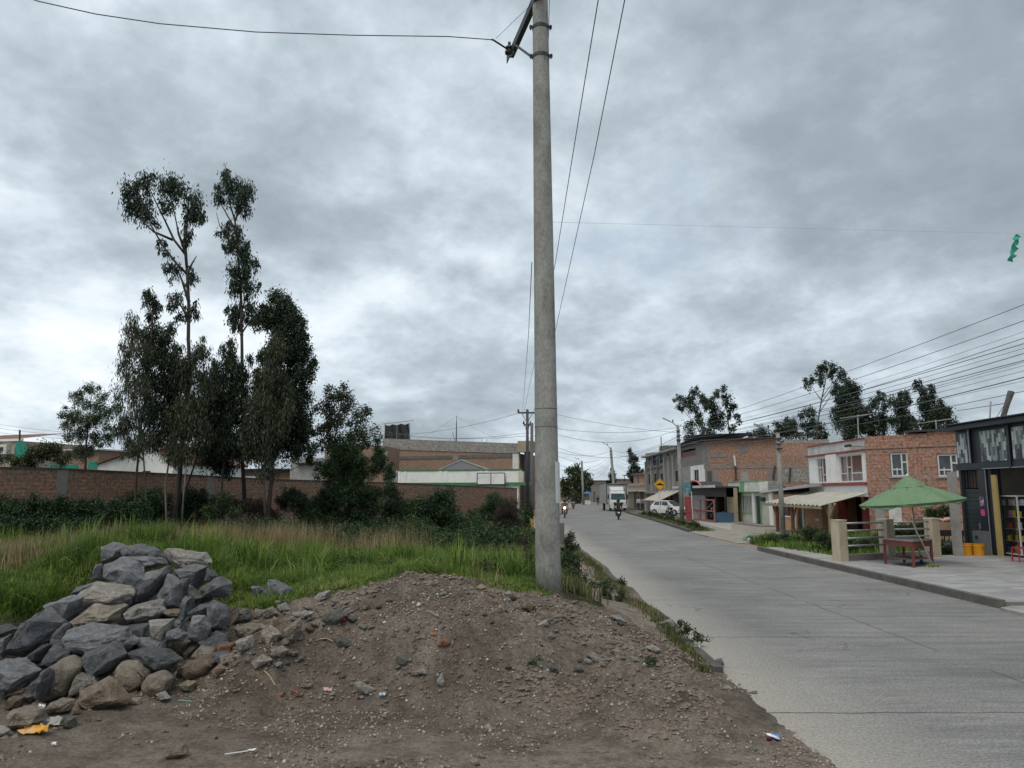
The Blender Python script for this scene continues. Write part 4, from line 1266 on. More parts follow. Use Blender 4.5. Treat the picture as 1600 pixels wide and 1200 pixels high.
GE = 'eucalyptus trees in the vacant lot'
tree('eucalyptus_tree', 'tallest eucalyptus with a bare trunk and a wide crown leaning left', 'tree', GE, 42,
     [(268, 846), (284, 700), (297, 580), (295, 480), (292, 420), (289, 390)], (.20, .10),
     [(203, 298, 15, 24), (226, 285, 14, 20), (212, 335, 14, 20), (232, 332, 15, 16), (258, 288, 15, 26), (279, 298, 14, 20), (306, 316, 15, 22), (294, 334, 12, 14), (262, 318, 10, 12), (318, 338, 7, 12),
      (250, 378, 7, 7), (256, 392, 6, 7), (268, 418, 11, 17), (299, 432, 8, 15), (276, 470, 12, 12), (301, 484, 11, 13), (294, 366, 9, 13), (282, 492, 9, 8)],
     limbs=[[(292, 428), (276, 412), (255, 385), (236, 352), (225, 320), (214, 295)], [(290, 398), (272, 375), (258, 345), (243, 315), (232, 290)],
            [(289, 392), (279, 365), (272, 330), (262, 290)], [(289, 392), (288, 355), (294, 330), (308, 312)], [(292, 420), (290, 380), (292, 350), (304, 318)], [(270, 375), (240, 362), (222, 345), (210, 325)],
            [(294, 470), (285, 440), (279, 425), (268, 415)], [(295, 500), (284, 480), (276, 468)], [(292, 430), (300, 412), (307, 400)]], leaf=(.32, .09), dens=1.15, seed=1, droop=.75)
tree('eucalyptus_tree', 'second tall eucalyptus, slim, with foliage along its upper trunk', 'tree', GE, 43,
     [(383, 800), (379, 650), (378, 540), (376, 440), (371, 370), (366, 335)], (.17, .07),
     [(354, 283, 14, 17), (370, 285, 15, 18), (385, 300, 12, 18), (370, 310, 14, 12), (339, 305, 11, 11), (384, 326, 10, 12), (357, 362, 15, 11), (370, 375, 16, 14), (376, 395, 17, 16), (362, 388, 12, 10),
      (388, 418, 13, 18), (372, 425, 15, 16), (367, 450, 11, 12), (390, 448, 13, 16), (380, 478, 16, 14), (364, 492, 11, 13), (395, 487, 10, 14), (372, 508, 9, 10), (402, 500, 9, 12)],
     limbs=[[(370, 362), (360, 345), (345, 318), (339, 303)], [(367, 345), (360, 320), (355, 290)], [(368, 345), (376, 320), (384, 302)], [(372, 385), (355, 373), (343, 352), (338, 332)], [(376, 440), (386, 425), (390, 412)], [(378, 520), (368, 498), (364, 488)], [(378, 520), (392, 500), (398, 485)]],
     leaf=(.32, .09), dens=1.25, seed=2, droop=.78)
tree('eucalyptus_tree', 'dense dark eucalyptus with a rounded top at the right of the clump', 'tree', GE, 41,
     [(418, 820), (425, 740), (434, 650), (440, 560), (440, 500)], (.19, .06),
     [(434, 474, 22, 20), (430, 500, 25, 22), (455, 505, 24, 26), (412, 492, 12, 14), (468, 545, 20, 26), (440, 545, 28, 28), (475, 580, 16, 24), (446, 592, 28, 30), (462, 628, 30, 30), (430, 640, 25, 32), (450, 675, 28, 28), (477, 660, 16, 20), (410, 600, 16, 22), (425, 700, 30, 24), (470, 705, 18, 18)],
     leaf=(.24, .085), dens=2.3, seed=3, droop=.45, mat=EUC)
tree('eucalyptus_tree', 'drooping brownish eucalyptus in front of the dense dark one', 'tree', GE, 39,
     [(415, 825), (413, 760), (418, 680), (422, 600), (425, 560)], (.09, .04),
     [(430, 540, 16, 20), (420, 575, 20, 24), (440, 610, 20, 26), (408, 620, 20, 30), (430, 655, 24, 30), (400, 670, 20, 30), (412, 710, 24, 24)],
     leaf=(.30, .065), dens=1.5, seed=4, droop=.85, mat=EUCB)
tree('eucalyptus_tree', 'short eucalyptus with a separate tuft at its top, left in the clump', 'tree', GE, 40,
     [(211, 840), (212, 760), (222, 650), (235, 560), (238, 490)], (.11, .04),
     [(232, 465, 12, 12), (243, 478, 9, 9), (238, 494, 7, 8), (240, 520, 20, 18), (262, 528, 16, 18), (248, 552, 28, 22), (272, 566, 18, 24), (240, 590, 26, 28), (270, 610, 26, 30), (246, 640, 28, 28), (274, 660, 24, 28), (245, 680, 24, 20)],
     leaf=(.27, .08), dens=1.9, seed=5, droop=.7)
tree('eucalyptus_tree', 'thin feathery eucalyptus at the left edge of the clump', 'tree', GE, 38.5,
     [(226, 836), (228, 770), (218, 670), (208, 590), (205, 520)], (.075, .03),
     [(205, 500, 12, 12), (200, 525, 14, 20), (212, 548, 18, 22), (196, 570, 14, 22), (215, 590, 20, 22), (198, 615, 16, 24), (218, 640, 20, 24), (202, 665, 18, 22), (225, 690, 22, 18), (185, 672, 12, 9), (203, 700, 14, 12)],
     leaf=(.32, .05), dens=.95, seed=6, droop=.9, mat=EUCB)
tree('eucalyptus_tree', 'slender eucalyptus with a pale trunk left of the middle of the clump', 'tree', GE, 39.5,
     [(261, 848), (258, 760), (270, 680), (288, 620), (296, 560)], (.085, .03),
     [(300, 560, 16, 24), (316, 545, 12, 18), (296, 590, 22, 24), (318, 600, 18, 26), (300, 625, 24, 26), (286, 655, 24, 26), (315, 660, 22, 26), (298, 690, 26, 20), (270, 700, 22, 18)],
     leaf=(.30, .06), dens=1.15, seed=7, droop=.85, mat=EUCB, bark=BARKP)
tree('eucalyptus_tree', 'eucalyptus with hanging foliage in the middle of the clump', 'tree', GE, 42.5,
     [(286, 838), (292, 760), (315, 690), (335, 620), (340, 580)], (.09, .04),
     [(330, 600, 20, 22), (345, 625, 24, 28), (318, 640, 20, 28), (340, 660, 28, 28), (325, 695, 28, 26), (355, 690, 22, 26), (345, 720, 26, 18)],
     leaf=(.27, .08), dens=1.9, seed=8, droop=.7)
tree('eucalyptus_tree', 'eucalyptus with a thin pointed crown just left of the second tall trunk', 'tree', GE, 41.5,
     [(345, 815), (350, 720), (358, 640), (362, 570)], (.08, .03),
     [(362, 548, 14, 16), (350, 570, 18, 18), (375, 575, 18, 20), (362, 600, 24, 24), (385, 612, 18, 26), (370, 640, 24, 28), (388, 665, 20, 28), (368, 690, 24, 24), (392, 700, 20, 20)],
     leaf=(.28, .07), dens=1.35, seed=9, droop=.8)
# bare saplings and thin trunks of the clump
for i, (pts, lab) in enumerate((([(283, 832), (287, 770), (292, 715)], 'bare thin young trunk right of the pale trunked eucalyptus'), ([(418, 800), (413, 775), (416, 740)], 'bare crooked young trunk at the right side of the clump'))):
    P = [PY(x, y, 39) for x, y in pts]; P[0].z = hz(P[0].x, P[0].y) - .05
    root = thing('sapling', lab, 'sapling', P[0], 0, 'bare saplings in the clump')
    MB().tube([p - P[0] for p in P], [.05, .04, .025], 6).build('trunk', BARKP, root, smooth=True)
    V, F, tw = leaf_cloud([(P[-1] + Vector((0, 0, .3)), .5, .6)], .25, .06, .8, .8, None, 70 + i)
    rawmesh('crown', V - np.array(P[0])[None], F, 4, EUCB, root)

tree('willow_tree', 'airy light green tree standing alone behind the left end of the brick wall', 'tree', None, 58,
     [(133, 742), (134, 700), (138, 660), (143, 615)], (.14, .03),
     [(143, 608, 12, 10), (128, 622, 14, 14), (152, 630, 16, 16), (112, 648, 14, 16), (135, 655, 18, 18), (160, 655, 14, 16), (120, 675, 16, 16), (145, 685, 18, 16), (168, 680, 10, 14), (130, 705, 14, 16), (175, 640, 10, 12), (100, 665, 6, 8)],
     limbs=[[(134, 710), (120, 680), (112, 650)], [(135, 700), (150, 665), (160, 640)], [(136, 680), (130, 645), (128, 620)], [(138, 665), (150, 640), (152, 615)], [(128, 660), (105, 635), (92, 628)]],
     leaf=(.22, .07), dens=.85, droop=.3, mat=LIGHTL, seed=12)
tree('airy_tree', 'open branched tree with sparse leaves right of the eucalyptus clump', 'tree', None, 44,
     [(512, 800), (515, 740), (522, 690), (532, 640), (536, 610)], (.10, .03),
     [(530, 612, 22, 12), (512, 635, 18, 16), (545, 632, 22, 16), (562, 650, 18, 18), (528, 655, 20, 18), (506, 668, 14, 18), (575, 678, 18, 16), (550, 680, 22, 16), (520, 690, 20, 16), (590, 690, 10, 10), (495, 700, 10, 16)],
     limbs=[[(522, 700), (510, 665), (512, 630)], [(522, 700), (545, 660), (558, 630)], [(520, 715), (555, 690), (578, 672)], [(526, 670), (530, 640), (526, 612)], [(533, 650), (545, 625), (550, 608)]],
     leaf=(.20, .10), dens=.85, droop=.35, mat=EUCB, seed=13)

GS = 'shrubs growing against the brick wall'
SHR = [
    ('big dark evergreen bush under the open branched tree', 43, [(540, 705, 26, 20), (520, 735, 28, 24), (560, 735, 30, 26), (540, 770, 42, 28), (510, 790, 30, 26), (575, 785, 30, 28), (545, 815, 48, 22), (590, 720, 14, 22), (610, 740, 10, 16)], DARKL, (.13, .07), 2.2),
    ('low dark bush left of the big evergreen bush', 42, [(470, 790, 20, 18), (455, 770, 14, 12), (485, 810, 20, 14)], DARKL, (.13, .07), 2.0),
    ('green bush at the middle of the wall right of the evergreen bush', 42, [(615, 790, 22, 24), (640, 800, 26, 22), (600, 815, 22, 16), (635, 825, 34, 14), (612, 765, 12, 14)], DARKL, (.14, .07), 1.9),
    ('bush with long pointed leaves and a stake, in front of the wall', 40, [(672, 790, 22, 20), (690, 775, 22, 16), (700, 800, 28, 22), (665, 815, 22, 18), (705, 825, 30, 16), (652, 795, 12, 14)], DARKL, (.26, .06), 1.7),
    ('light green bush low between the staked bush and the withered one', 40, [(735, 815, 18, 16), (720, 830, 24, 12), (750, 830, 22, 12)], LIGHTL, (.16, .06), 1.4),
    ('green bush behind the withered shrub, near the pole', 46, [(775, 785, 18, 14), (765, 805, 24, 18), (800, 800, 18, 16), (825, 800, 8, 18), (815, 825, 14, 16)], DARKL, (.15, .06), 1.7),
    ('withered brown shrub near the pole', 38, [(795, 795, 20, 16), (788, 815, 22, 18), (805, 825, 18, 14)], BROWNL, (.10, .03), 1.1),
    ('small grey leaved shrub among the eucalyptus trunks', 38, [(345, 785, 14, 16), (330, 800, 16, 14), (365, 800, 14, 12)], LIGHTL, (.16, .06), 1.0),
    ('dark bush at the foot of the eucalyptus trunks, right', 42, [(395, 795, 24, 18), (425, 800, 22, 14), (370, 790, 16, 14), (440, 785, 12, 12)], BROWNL, (.15, .06), 1.4),
    ('dark bush filling the space behind the eucalyptus trunks', 43, [(205, 790, 22, 22), (345, 790, 20, 20), (240, 775, 16, 14), (300, 775, 20, 14), (250, 790, 26, 22), (290, 795, 26, 22), (230, 815, 28, 18), (275, 820, 30, 18), (325, 815, 28, 18), (310, 785, 18, 18)], DARKL, (.16, .07), 2.0),  # some dark clumps added to stand in for tree shade on the wall
]
for i, (lab, Y, cl, mt, lf, dn) in enumerate(SHR):
    shrub('shrub', lab, GS, cl, Y, lf, dn, mt, 200 + i)
# creeping hedge along the left part of the wall
hedge = []
_r = random.Random(3)
for k in range(26):
    x = -120 + k * 13.5
    hedge.append((x, 800 + _r.uniform(-4, 4) + (3 if x > 150 else 0), 16, 22 + _r.uniform(-3, 4), _r.uniform(-.3, .3)))
    hedge.append((x + 6, 826, 18, 16, -.8))
shrub('hedge', 'dark creeping hedge along the foot of the brick wall at the left', None, hedge, 35, (.14, .08), 2.3, DARKL, 240, cat='hedge')
# plants over the wall at the left
shrub('shrub', 'olive bush rising above the brick wall beside the green netting', 'bushes behind the wall', [(60, 712, 26, 12), (85, 705, 24, 14), (40, 722, 20, 10), (100, 718, 14, 10)], 48, (.2, .09), 1.7, leafmat('olive_leaves', [(.2, (.03, .035, .015)), (.5, (.06, .07, .03)), (.8, (.10, .11, .045))], .1), 250, zb=0)
shrub('shrub', 'sparse bush rising above the brick wall at the left edge of the picture', 'bushes behind the wall', [(8, 715, 16, 8), (-12, 718, 16, 10), (22, 722, 8, 6)], 48, (.2, .09), 1.2, DARKL, 251, zb=0)

# weeds and plants by the pole and on the verge
GW = 'weeds on the verge beside the pole'
VW = [
    ('bushy green weed just right of the foot of the pole', 14.2, [(885, 878, 12, 14), (893, 895, 16, 12), (905, 905, 14, 10)]),
    ('leafy weed spilling over the footpath right of the pole', 13.3, [(920, 915, 16, 9), (935, 922, 16, 9), (945, 912, 10, 7)]),
    ('weed with broad leaves hanging down toward the dirt path', 12.3, [(950, 928, 10, 12), (968, 942, 8, 12), (972, 932, 7, 8)]),
    ('tall weed against the concrete stub', 22, [(888, 842, 8, 14), (893, 855, 9, 12), (884, 862, 8, 12)]),
    ('dark weed clump behind the first one near the pole', 17, [(888, 868, 12, 10), (900, 880, 14, 9), (880, 882, 10, 12)]),
    ('small round weed at the road end of the grass strip', 9.75, [(1106, 1008, 9, 6), (1093, 1018, 10, 6), (1114, 1004, 5, 4)]),
    ('sprawling weed in the grass strip at the kerb', 11.0, [(1075, 985, 14, 6), (1062, 975, 10, 5), (1090, 998, 12, 6)]),
    ('small weed rooted at the kerb up the road', 15.2, [(972, 907, 7, 5), (967, 912, 6, 4)]),
    ('dark low weed on the right slope of the mound', 10.2, [(1015, 1034, 10, 6), (1025, 1040, 8, 4)]),
    ('tiny weed in the middle of the mound slope', 9.4, [(832, 1035, 9, 4), (842, 1030, 5, 3)]),
]
for i, (lab, Y, cl) in enumerate(VW):
    p = T(sum(c[0] for c in cl) / len(cl), cl[-1][1] + cl[-1][3])
    Yw = p.y + .05
    shrub('weed', lab, GW, cl, Yw, (.055, .035) if Yw < 18 else (.09, .05), 1.3, WEEDL, 300 + i, cat='weed', droop=.2)
shrub('weed', 'dry reddish stemmed plant just left of the pole', GW, [(822, 850, 8, 14), (826, 872, 9, 16), (816, 890, 8, 12), (830, 895, 7, 10)], 14.5, (.05, .018), .55, BROWNL, 320, cat='weed', spread=.5)
# right lot weeds
for i, (cl, Y, lab) in enumerate((([(1262, 832, 14, 10), (1278, 838, 12, 10), (1268, 850, 22, 10)], 33, 'tall leafy weed in front of the shop with the red pillars'),
                                  ([(1222, 838, 16, 7), (1205, 845, 14, 6), (1240, 845, 14, 7)], 34, 'dark creeping plant at the foot of the grey lamp pole'),
                                  ([(1290, 845, 14, 14), (1300, 858, 12, 8), (1278, 862, 20, 6)], 29, 'weedy clump left of the first fence post'),
                                  ([(1345, 850, 22, 10), (1368, 845, 16, 12), (1325, 855, 14, 8)], 29, 'weedy clump seen through the first fence rails'),
                                  ([(1408, 835, 18, 16), (1430, 825, 20, 18), (1445, 840, 16, 16)], 29.5, 'leafy bush seen through the second fence rails'),
                                  ([(1462, 803, 14, 8), (1478, 800, 12, 10), (1450, 800, 12, 6), (1485, 812, 6, 14), (1470, 820, 12, 10)], 29, 'green bush behind the barbecue cart beside the concrete post'))):
    shrub('shrub', lab, 'plants in the lot beyond the forecourt', cl, Y, (.13, .06), 1.5, WEEDL if i != 5 else LIGHTL, 330 + i, zb=0)

GF = 'trees behind the houses at the right'


def ftree(name, lab, Y, trunk, cl, dens=1.6, leaf=(.55, .2), mat=None, seed=0, limbs=(), tr=(.2, .08), droop=.5, group=GF):
    tree(name, lab, 'tree', group, Y, trunk, tr, cl, leaf, dens, droop, mat or EUC, BARK, limbs, seed, base_z=0, ymix=1.0)


ftree('eucalyptus_tree', 'open many limbed eucalyptus left in the row behind the brick house', 120, [(1110, 770), (1106, 700), (1095, 665), (1085, 640)],
      [(1061, 622, 9, 7), (1072, 628, 11, 9), (1086, 613, 10, 8), (1082, 632, 11, 10), (1097, 622, 8, 8), (1060, 636, 6, 5), (1092, 650, 8, 8), (1098, 665, 9, 9), (1075, 670, 10, 10), (1082, 682, 10, 9)],
      1.2, seed=401, limbs=[[(1106, 700), (1085, 660), (1068, 635)], [(1103, 690), (1096, 650), (1088, 620)], [(1100, 680), (1075, 650), (1060, 630)]])
ftree('eucalyptus_tree', 'dark eucalyptus with a dense column of leaves beside the open limbed one', 118, [(1118, 770), (1117, 700), (1115, 660), (1114, 630)],
      [(1119, 616, 6, 6), (1108, 634, 9, 10), (1118, 646, 10, 12), (1113, 662, 10, 10), (1124, 662, 10, 8), (1110, 678, 12, 8), (1102, 628, 5, 8)], 2.0, seed=402)
ftree('eucalyptus_tree', 'slim eucalyptus with a pointed top, rightmost of the left trio', 116, [(1141, 770), (1140, 700), (1138, 660), (1134, 630)],
      [(1132, 610, 5, 7), (1137, 622, 8, 9), (1142, 634, 7, 9), (1149, 650, 6, 5), (1155, 658, 5, 4), (1140, 648, 5, 6), (1145, 670, 6, 6)], 1.5, seed=403, limbs=[[(1139, 680), (1148, 665), (1153, 655)]])
ftree('broadleaf_tree', 'low dark tree showing just above the brick house roof', 112, [(1185, 770), (1184, 700), (1182, 680)], [(1183, 673, 12, 8), (1196, 680, 8, 6), (1174, 681, 6, 4), (1150, 685, 6, 3)], 1.7, seed=404, mat=FARL)
ftree('broadleaf_tree', 'round bushy tree above the right end of the brick house roof', 108, [(1232, 770), (1231, 700), (1230, 680)], [(1222, 667, 12, 9), (1238, 662, 11, 10), (1230, 676, 18, 8), (1212, 678, 8, 5)], 1.9, seed=405, mat=FARL)
ftree('eucalyptus_tree', 'eucalyptus with two narrow tops behind the lamp pole', 104, [(1262, 770), (1262, 700), (1260, 660)], [(1255, 648, 7, 9), (1268, 640, 6, 8), (1258, 664, 9, 9), (1270, 662, 8, 10), (1280, 668, 8, 12), (1262, 680, 16, 6), (1288, 682, 7, 6)], 1.5, seed=406)
ftree('eucalyptus_tree', 'tallest eucalyptus at the right with a bare leaning trunk and open crown', 96, [(1272, 770), (1276, 690), (1281, 640), (1289, 600), (1292, 580)],
      [(1290, 570, 11, 7), (1302, 577, 10, 8), (1283, 580, 9, 8), (1312, 588, 8, 10), (1264, 598, 8, 8), (1283, 594, 6, 8), (1270, 592, 6, 5), (1305, 600, 6, 6), (1298, 586, 6, 6)], 1.35, leaf=(.45, .16), seed=407,
      limbs=[[(1283, 625), (1272, 610), (1265, 598)], [(1283, 630), (1298, 608), (1310, 592)], [(1285, 620), (1300, 600), (1302, 580)], [(1280, 645), (1297, 620), (1308, 606)]], tr=(.18, .07))
ftree('eucalyptus_tree', 'broad dark eucalyptus behind the white fronted house', 92, [(1330, 770), (1330, 700), (1328, 640)],
      [(1326, 600, 10, 12), (1318, 618, 14, 14), (1338, 615, 13, 13), (1328, 635, 22, 16), (1315, 652, 18, 14), (1345, 645, 16, 16), (1330, 668, 28, 14), (1355, 668, 14, 12)], 2.3, leaf=(.4, .16), seed=408)
ftree('eucalyptus_tree', 'eucalyptus with gaps in its crown, right of the broad dark one', 90, [(1375, 770), (1374, 700), (1373, 650)],
      [(1373, 620, 9, 8), (1365, 634, 10, 10), (1383, 632, 8, 10), (1370, 650, 14, 10), (1384, 655, 8, 10), (1372, 670, 16, 10)], 1.7, leaf=(.4, .16), seed=409)
ftree('eucalyptus_tree', 'rounded eucalyptus third from the right end behind the brick house', 88, [(1408, 770), (1408, 700), (1408, 650)],
      [(1402, 622, 10, 9), (1416, 620, 9, 9), (1410, 638, 16, 12), (1400, 655, 12, 10), (1420, 655, 12, 12), (1408, 672, 16, 8)], 1.9, leaf=(.4, .16), seed=410)
ftree('eucalyptus_tree', 'spreading eucalyptus second from the right end', 86, [(1445, 770), (1446, 700), (1448, 640)],
      [(1436, 602, 8, 8), (1446, 612, 9, 10), (1455, 610, 8, 8), (1440, 628, 10, 10), (1460, 628, 11, 12), (1448, 645, 14, 10), (1440, 662, 18, 10)], 1.6, leaf=(.4, .16), seed=411)
ftree('broadleaf_tree', 'dark tree at the right end of the row beside the black shop roof', 84, [(1475, 770), (1475, 700), (1474, 660)],
      [(1470, 634, 8, 8), (1462, 650, 12, 12), (1478, 648, 10, 12), (1486, 658, 8, 8), (1470, 665, 18, 8), (1452, 668, 10, 8)], 2.2, leaf=(.38, .16), seed=412, mat=FARL)
GD = 'trees far down the road'
ftree('broadleaf_tree', 'big leafy tree at the far end of the road behind the leftmost street pole', 165, [(903, 785), (903, 760), (902, 745)],
      [(888, 735, 8, 7), (902, 733, 9, 8), (914, 742, 9, 9), (893, 748, 14, 10), (908, 755, 14, 12), (885, 765, 12, 12), (900, 772, 16, 10), (920, 755, 6, 8)], 2.0, leaf=(.6, .35), seed=420, mat=leafmat('roadside_tree_leaves', [(.2, (.02, .035, .012)), (.5, (.045, .065, .022)), (.8, (.085, .11, .04))], .1, .6, .2), group=GD)
ftree('conifer_tree', 'small pointed conifer behind the truck', 170, [(958, 780), (958, 760), (958, 740)], [(957, 736, 3, 4), (957, 744, 6, 7), (958, 753, 8, 6)], 2.4, leaf=(.5, .25), seed=421, mat=FARL, group=GD, droop=.2)
ftree('cypress_tree', 'tall dark wind bent cypress left of the grey three storey house', 150, [(995, 775), (995, 750), (990, 720)],
      [(985, 708, 3, 6), (989, 718, 6, 9), (994, 732, 9, 10), (998, 745, 11, 8), (986, 742, 5, 8), (1005, 744, 5, 5), (994, 754, 9, 6)], 2.3, leaf=(.5, .25), seed=422, mat=FARL, group=GD, droop=.2)


def undergrowth():
    r = np.random.RandomState(77); cl = []
    for px0, px1, Y0, Y1, n, rx, rz in ((300, 840, 27, 37, 60, .8, .55), (520, 830, 20, 27, 26, .45, .3), (160, 480, 33, 37, 26, .9, .7), (620, 830, 30, 36, 22, .8, .7)):
        for _ in range(n):
            Y = r.uniform(Y0, Y1); x = (r.uniform(px0, px1) - 800) / 1200 * Y; k = r.uniform(.6, 1.25)
            cl.append(((x, Y, hz(x, Y) + rz * k * .6), rx * k, rz * k))
    for k, (mt, lab) in enumerate(((DARKL, 'dark tangled undergrowth in front of the brick wall'), (LIGHTL, 'lighter green undergrowth among the dark in front of the wall'), (WEEDL, 'mixed green undergrowth at the foot of the bushes'))):
        V, F, _ = leaf_cloud(cl[k::3], .17, .075, .5, .1, None, 700 + k)
        tag(rawmesh('undergrowth', V, F, 4, mt), lab, 'undergrowth', kind='stuff')


undergrowth()


def lot_weeds():
    r = np.random.RandomState(91); cl = []
    for _ in range(95):
        Y = 13.5 + 14 * r.rand() ** 1.2; px = r.uniform(330, 835) if r.rand() < .8 else r.uniform(-20, 330); x = (px - 800) / 1200 * Y
        if Y < edge_y(x) + .8: continue
        k = r.uniform(.5, 1.3); cl.append(((x, Y, hz(x, Y) + .16 * k), .22 * k, .2 * k))
    V, F, _ = leaf_cloud(cl, .085, .035, .55, .2, None, 710)
    tag(rawmesh('leafy_weeds', V, F, 4, WEEDL), 'leafy weeds growing up through the grass of the lot', 'weeds', kind='stuff')


lot_weeds()
# ------------------------------------------------------------------ surfaces of the buildings
BRK = brick('red_brick', (.40, .175, .11), (.28, .125, .085), (.30, .255, .215), .34, .165, .4, (.27, .22, .185), .018)
BRKO = brick('orange_block', (.37, .18, .115), (.29, .15, .10), (.30, .22, .17), .42, .22, .25, (.28, .22, .18), .02)
BRKOLD = brick('old_adobe_brick', (.34, .185, .125), (.21, .125, .09), (.17, .135, .105), .42, .19, .3, (.20, .15, .115), .028)
BRKD = brick('dull_brick', (.33, .19, .13), (.24, .14, .10), (.24, .20, .165), .42, .2, .3, (.26, .21, .165))
CBLK = brick('grey_block', (.25, .235, .215), (.32, .31, .29), (.17, .16, .145), .45, .22, .2, (.2, .19, .17))
CEM = mottled('bare_cement', (.21, .20, .185), .3, 1.2, .92, .35, 8)
CEML = mottled('light_cement', (.30, .29, .27), .25, 1.2, .92, .3, 8)
CEMD = mottled('dark_cement', (.13, .125, .115), .3, 1.2, .92, .35, 8)
WHITE = mottled('white_plaster', (.78, .78, .76), .16, .9, .8, .15, 12)
WHITED = mottled('stained_white_plaster', (.60, .60, .565), .3, 1.0, .85, .2, 12)
CREAM = mottled('cream_plaster', (.50, .50, .40), .15, .8, .85, .15, 12)
BEIGE = mottled('beige_plaster', (.38, .33, .26), .22, .8, .88, .2, 12)
PEACH = mottled('peach_plaster', (.48, .26, .14), .18, .9, .85, .15, 12)
GREENP = mottled('green_paint', (.14, .36, .16), .2, 1.5, .6, .1, 12)
GREEND = mottled('dark_green_paint', (.05, .19, .07), .2, 1.5, .6, .1, 12)
REDP = mottled('red_paint', (.25, .05, .045), .2, 1.5, .6, .1, 12)
OCHRE = mottled('ochre_plaster', (.33, .28, .18), .2, 1, .85, .1, 12)
BLACK_SHADE = mottled('black_and_shade', (.012, .013, .015), .3, 2, .8, 0)  # black things; on back walls it paints in the shade of open bays
NAVY = mottled('black_blue_metal', (.016, .021, .030), .25, 2, .42, .06, 14)
METAL = mottled('galvanised_metal', (.42, .43, .44), .2, 2, .45, .1, 14, .5)
METALD = mottled('dark_metal', (.05, .052, .055), .3, 3, .55, .1, 14, .3)
RUST = mottled('rusty_metal', (.20, .10, .075), .4, 4, .85, .2, 14)
WOODP = mottled('pale_wood', (.30, .235, .15), .3, 3, .85, .3, 9, stretch=(1, 1, .2))
WOODR = mottled('red_brown_wood', (.16, .065, .035), .35, 4, .8, .3, 9, stretch=(1, 1, .2))
WFRAME = mottled('white_frame', (.62, .62, .60), .12, 2, .5, .05, 12)
GL = glassmat('window_glass'); GLB = glassmat('blue_green_glass', (.02, .045, .045))
TILE = brick('roof_tiles', (.25, .12, .08), (.17, .09, .065), (.09, .06, .05), .25, .3, .3, (.12, .09, .07))
TANW = mottled('tan_tile', (.43, .37, .28), .22, 5, .6, .1, 12, stretch=(1, 1, .3))
CURT = mottled('red_brown_curtain', (.30, .13, .09), .5, 6, .9, .1, 12, stretch=(6, 6, .5), c2=(.35, .03, .04))


def clear_pane():
    m, nt, b = newmat('clear_pane')
    out = nt.nodes['Material Output']
    t = nt.nodes.new('ShaderNodeBsdfTransparent'); g = nt.nodes.new('ShaderNodeBsdfGlossy'); g.inputs['Roughness'].default_value = .05
    g.inputs['Color'].default_value = (.6, .65, .7, 1)
    mx = nt.nodes.new('ShaderNodeMixShader'); mx.inputs[0].default_value = .22
    nt.links.new(t.outputs[0], mx.inputs[1]); nt.links.new(g.outputs[0], mx.inputs[2]); nt.links.new(mx.outputs[0], out.inputs[0])
    return m


CLEAR = clear_pane()


def bx(name, p, m, *b, **k): return MB().box(*b).build(name, m, p, **k)


def corrug(mb, u0, u1, y0, z0, y1, z1, pitch=.18, amp=.03, t=.012, rows=None):
    """corrugated sheet from (y0, z0) to (y1, z1), waves running along u"""
    n = max(4, int(abs(u1 - u0) / pitch * 4)); vs = []
    for i in range(n + 1):
        u = u0 + (u1 - u0) * i / n; w = amp * math.sin(i * math.pi / 2)
        vs += [(u, y0, z0 + w), (u, y1, z1 + w), (u, y1, z1 + w - t), (u, y0, z0 + w - t)]
    fs = []
    for i in range(n):
        a = i * 4; b = a + 4
        fs += [(a, b, b + 1, a + 1), (a + 3, a + 2, b + 2, b + 3), (a, a + 3, b + 3, b), (a + 1, b + 1, b + 2, a + 2)]
    fs += [(0, 1, 2, 3), (n * 4, n * 4 + 3, n * 4 + 2, n * 4 + 1)]
    return mb.add(vs, fs)


# ---- long brick wall of the vacant lot
def lot_wall():
    A = PY(-90, 770, 35.5); B = PY(808, 770, 79)
    F = Frame((A.x, A.y), (B.x, B.y))
    t = F.thing('brick_wall', 'long weathered brick wall with grey cement posts closing off the vacant lot', 'wall')
    mb = MB(); L = F.L
    tops = [F.uz(px, py) for px, py in ((-90, 730), (100, 734), (250, 741), (420, 750), (600, 755), (740, 761), (808, 764))]
    for i in range(len(tops) - 1):
        (ua, za), (ub, zb) = tops[i], tops[i + 1]
        mb.add([(ua, 0, -.2), (ub, 0, -.2), (ub, 0, zb), (ua, 0, za), (ua, .22, -.2), (ub, .22, -.2), (ub, .22, zb), (ua, .22, za)],
               [(0, 1, 2, 3), (5, 4, 7, 6), (3, 2, 6, 7), (0, 3, 7, 4), (1, 5, 6, 2)])
    mb.build('wall', BRKOLD, t)
    zt = lambda u: float(np.interp(u, [a for a, b in tops], [b for a, b in tops]))
    for px in (98, 330, 520, 690):
        u, z = F.uz(px, 740); MB().box(u - .28, u + .28, -.03, .25, -.2, zt(u) - .02).build('post', CEM, t)
    cp = MB()
    for i in range(len(tops) - 1):
        (ua, za), (ub, zb) = tops[i], tops[i + 1]
        cp.add([(ua, -.04, za + .002), (ub, -.04, zb + .002), (ub, .26, zb + .002), (ua, .26, za + .002), (ua, -.04, za + .08), (ub, -.04, zb + .08), (ub, .26, zb + .08), (ua, .26, za + .08)],
               [(0, 1, 5, 4), (1, 2, 6, 5), (2, 3, 7, 6), (3, 0, 4, 7), (4, 5, 6, 7), (0, 3, 2, 1)])
    cp.build('coping', mottled('mossy_cement', (.075, .068, .058), .4, 3, .95, .4, 14), t)


lot_wall()


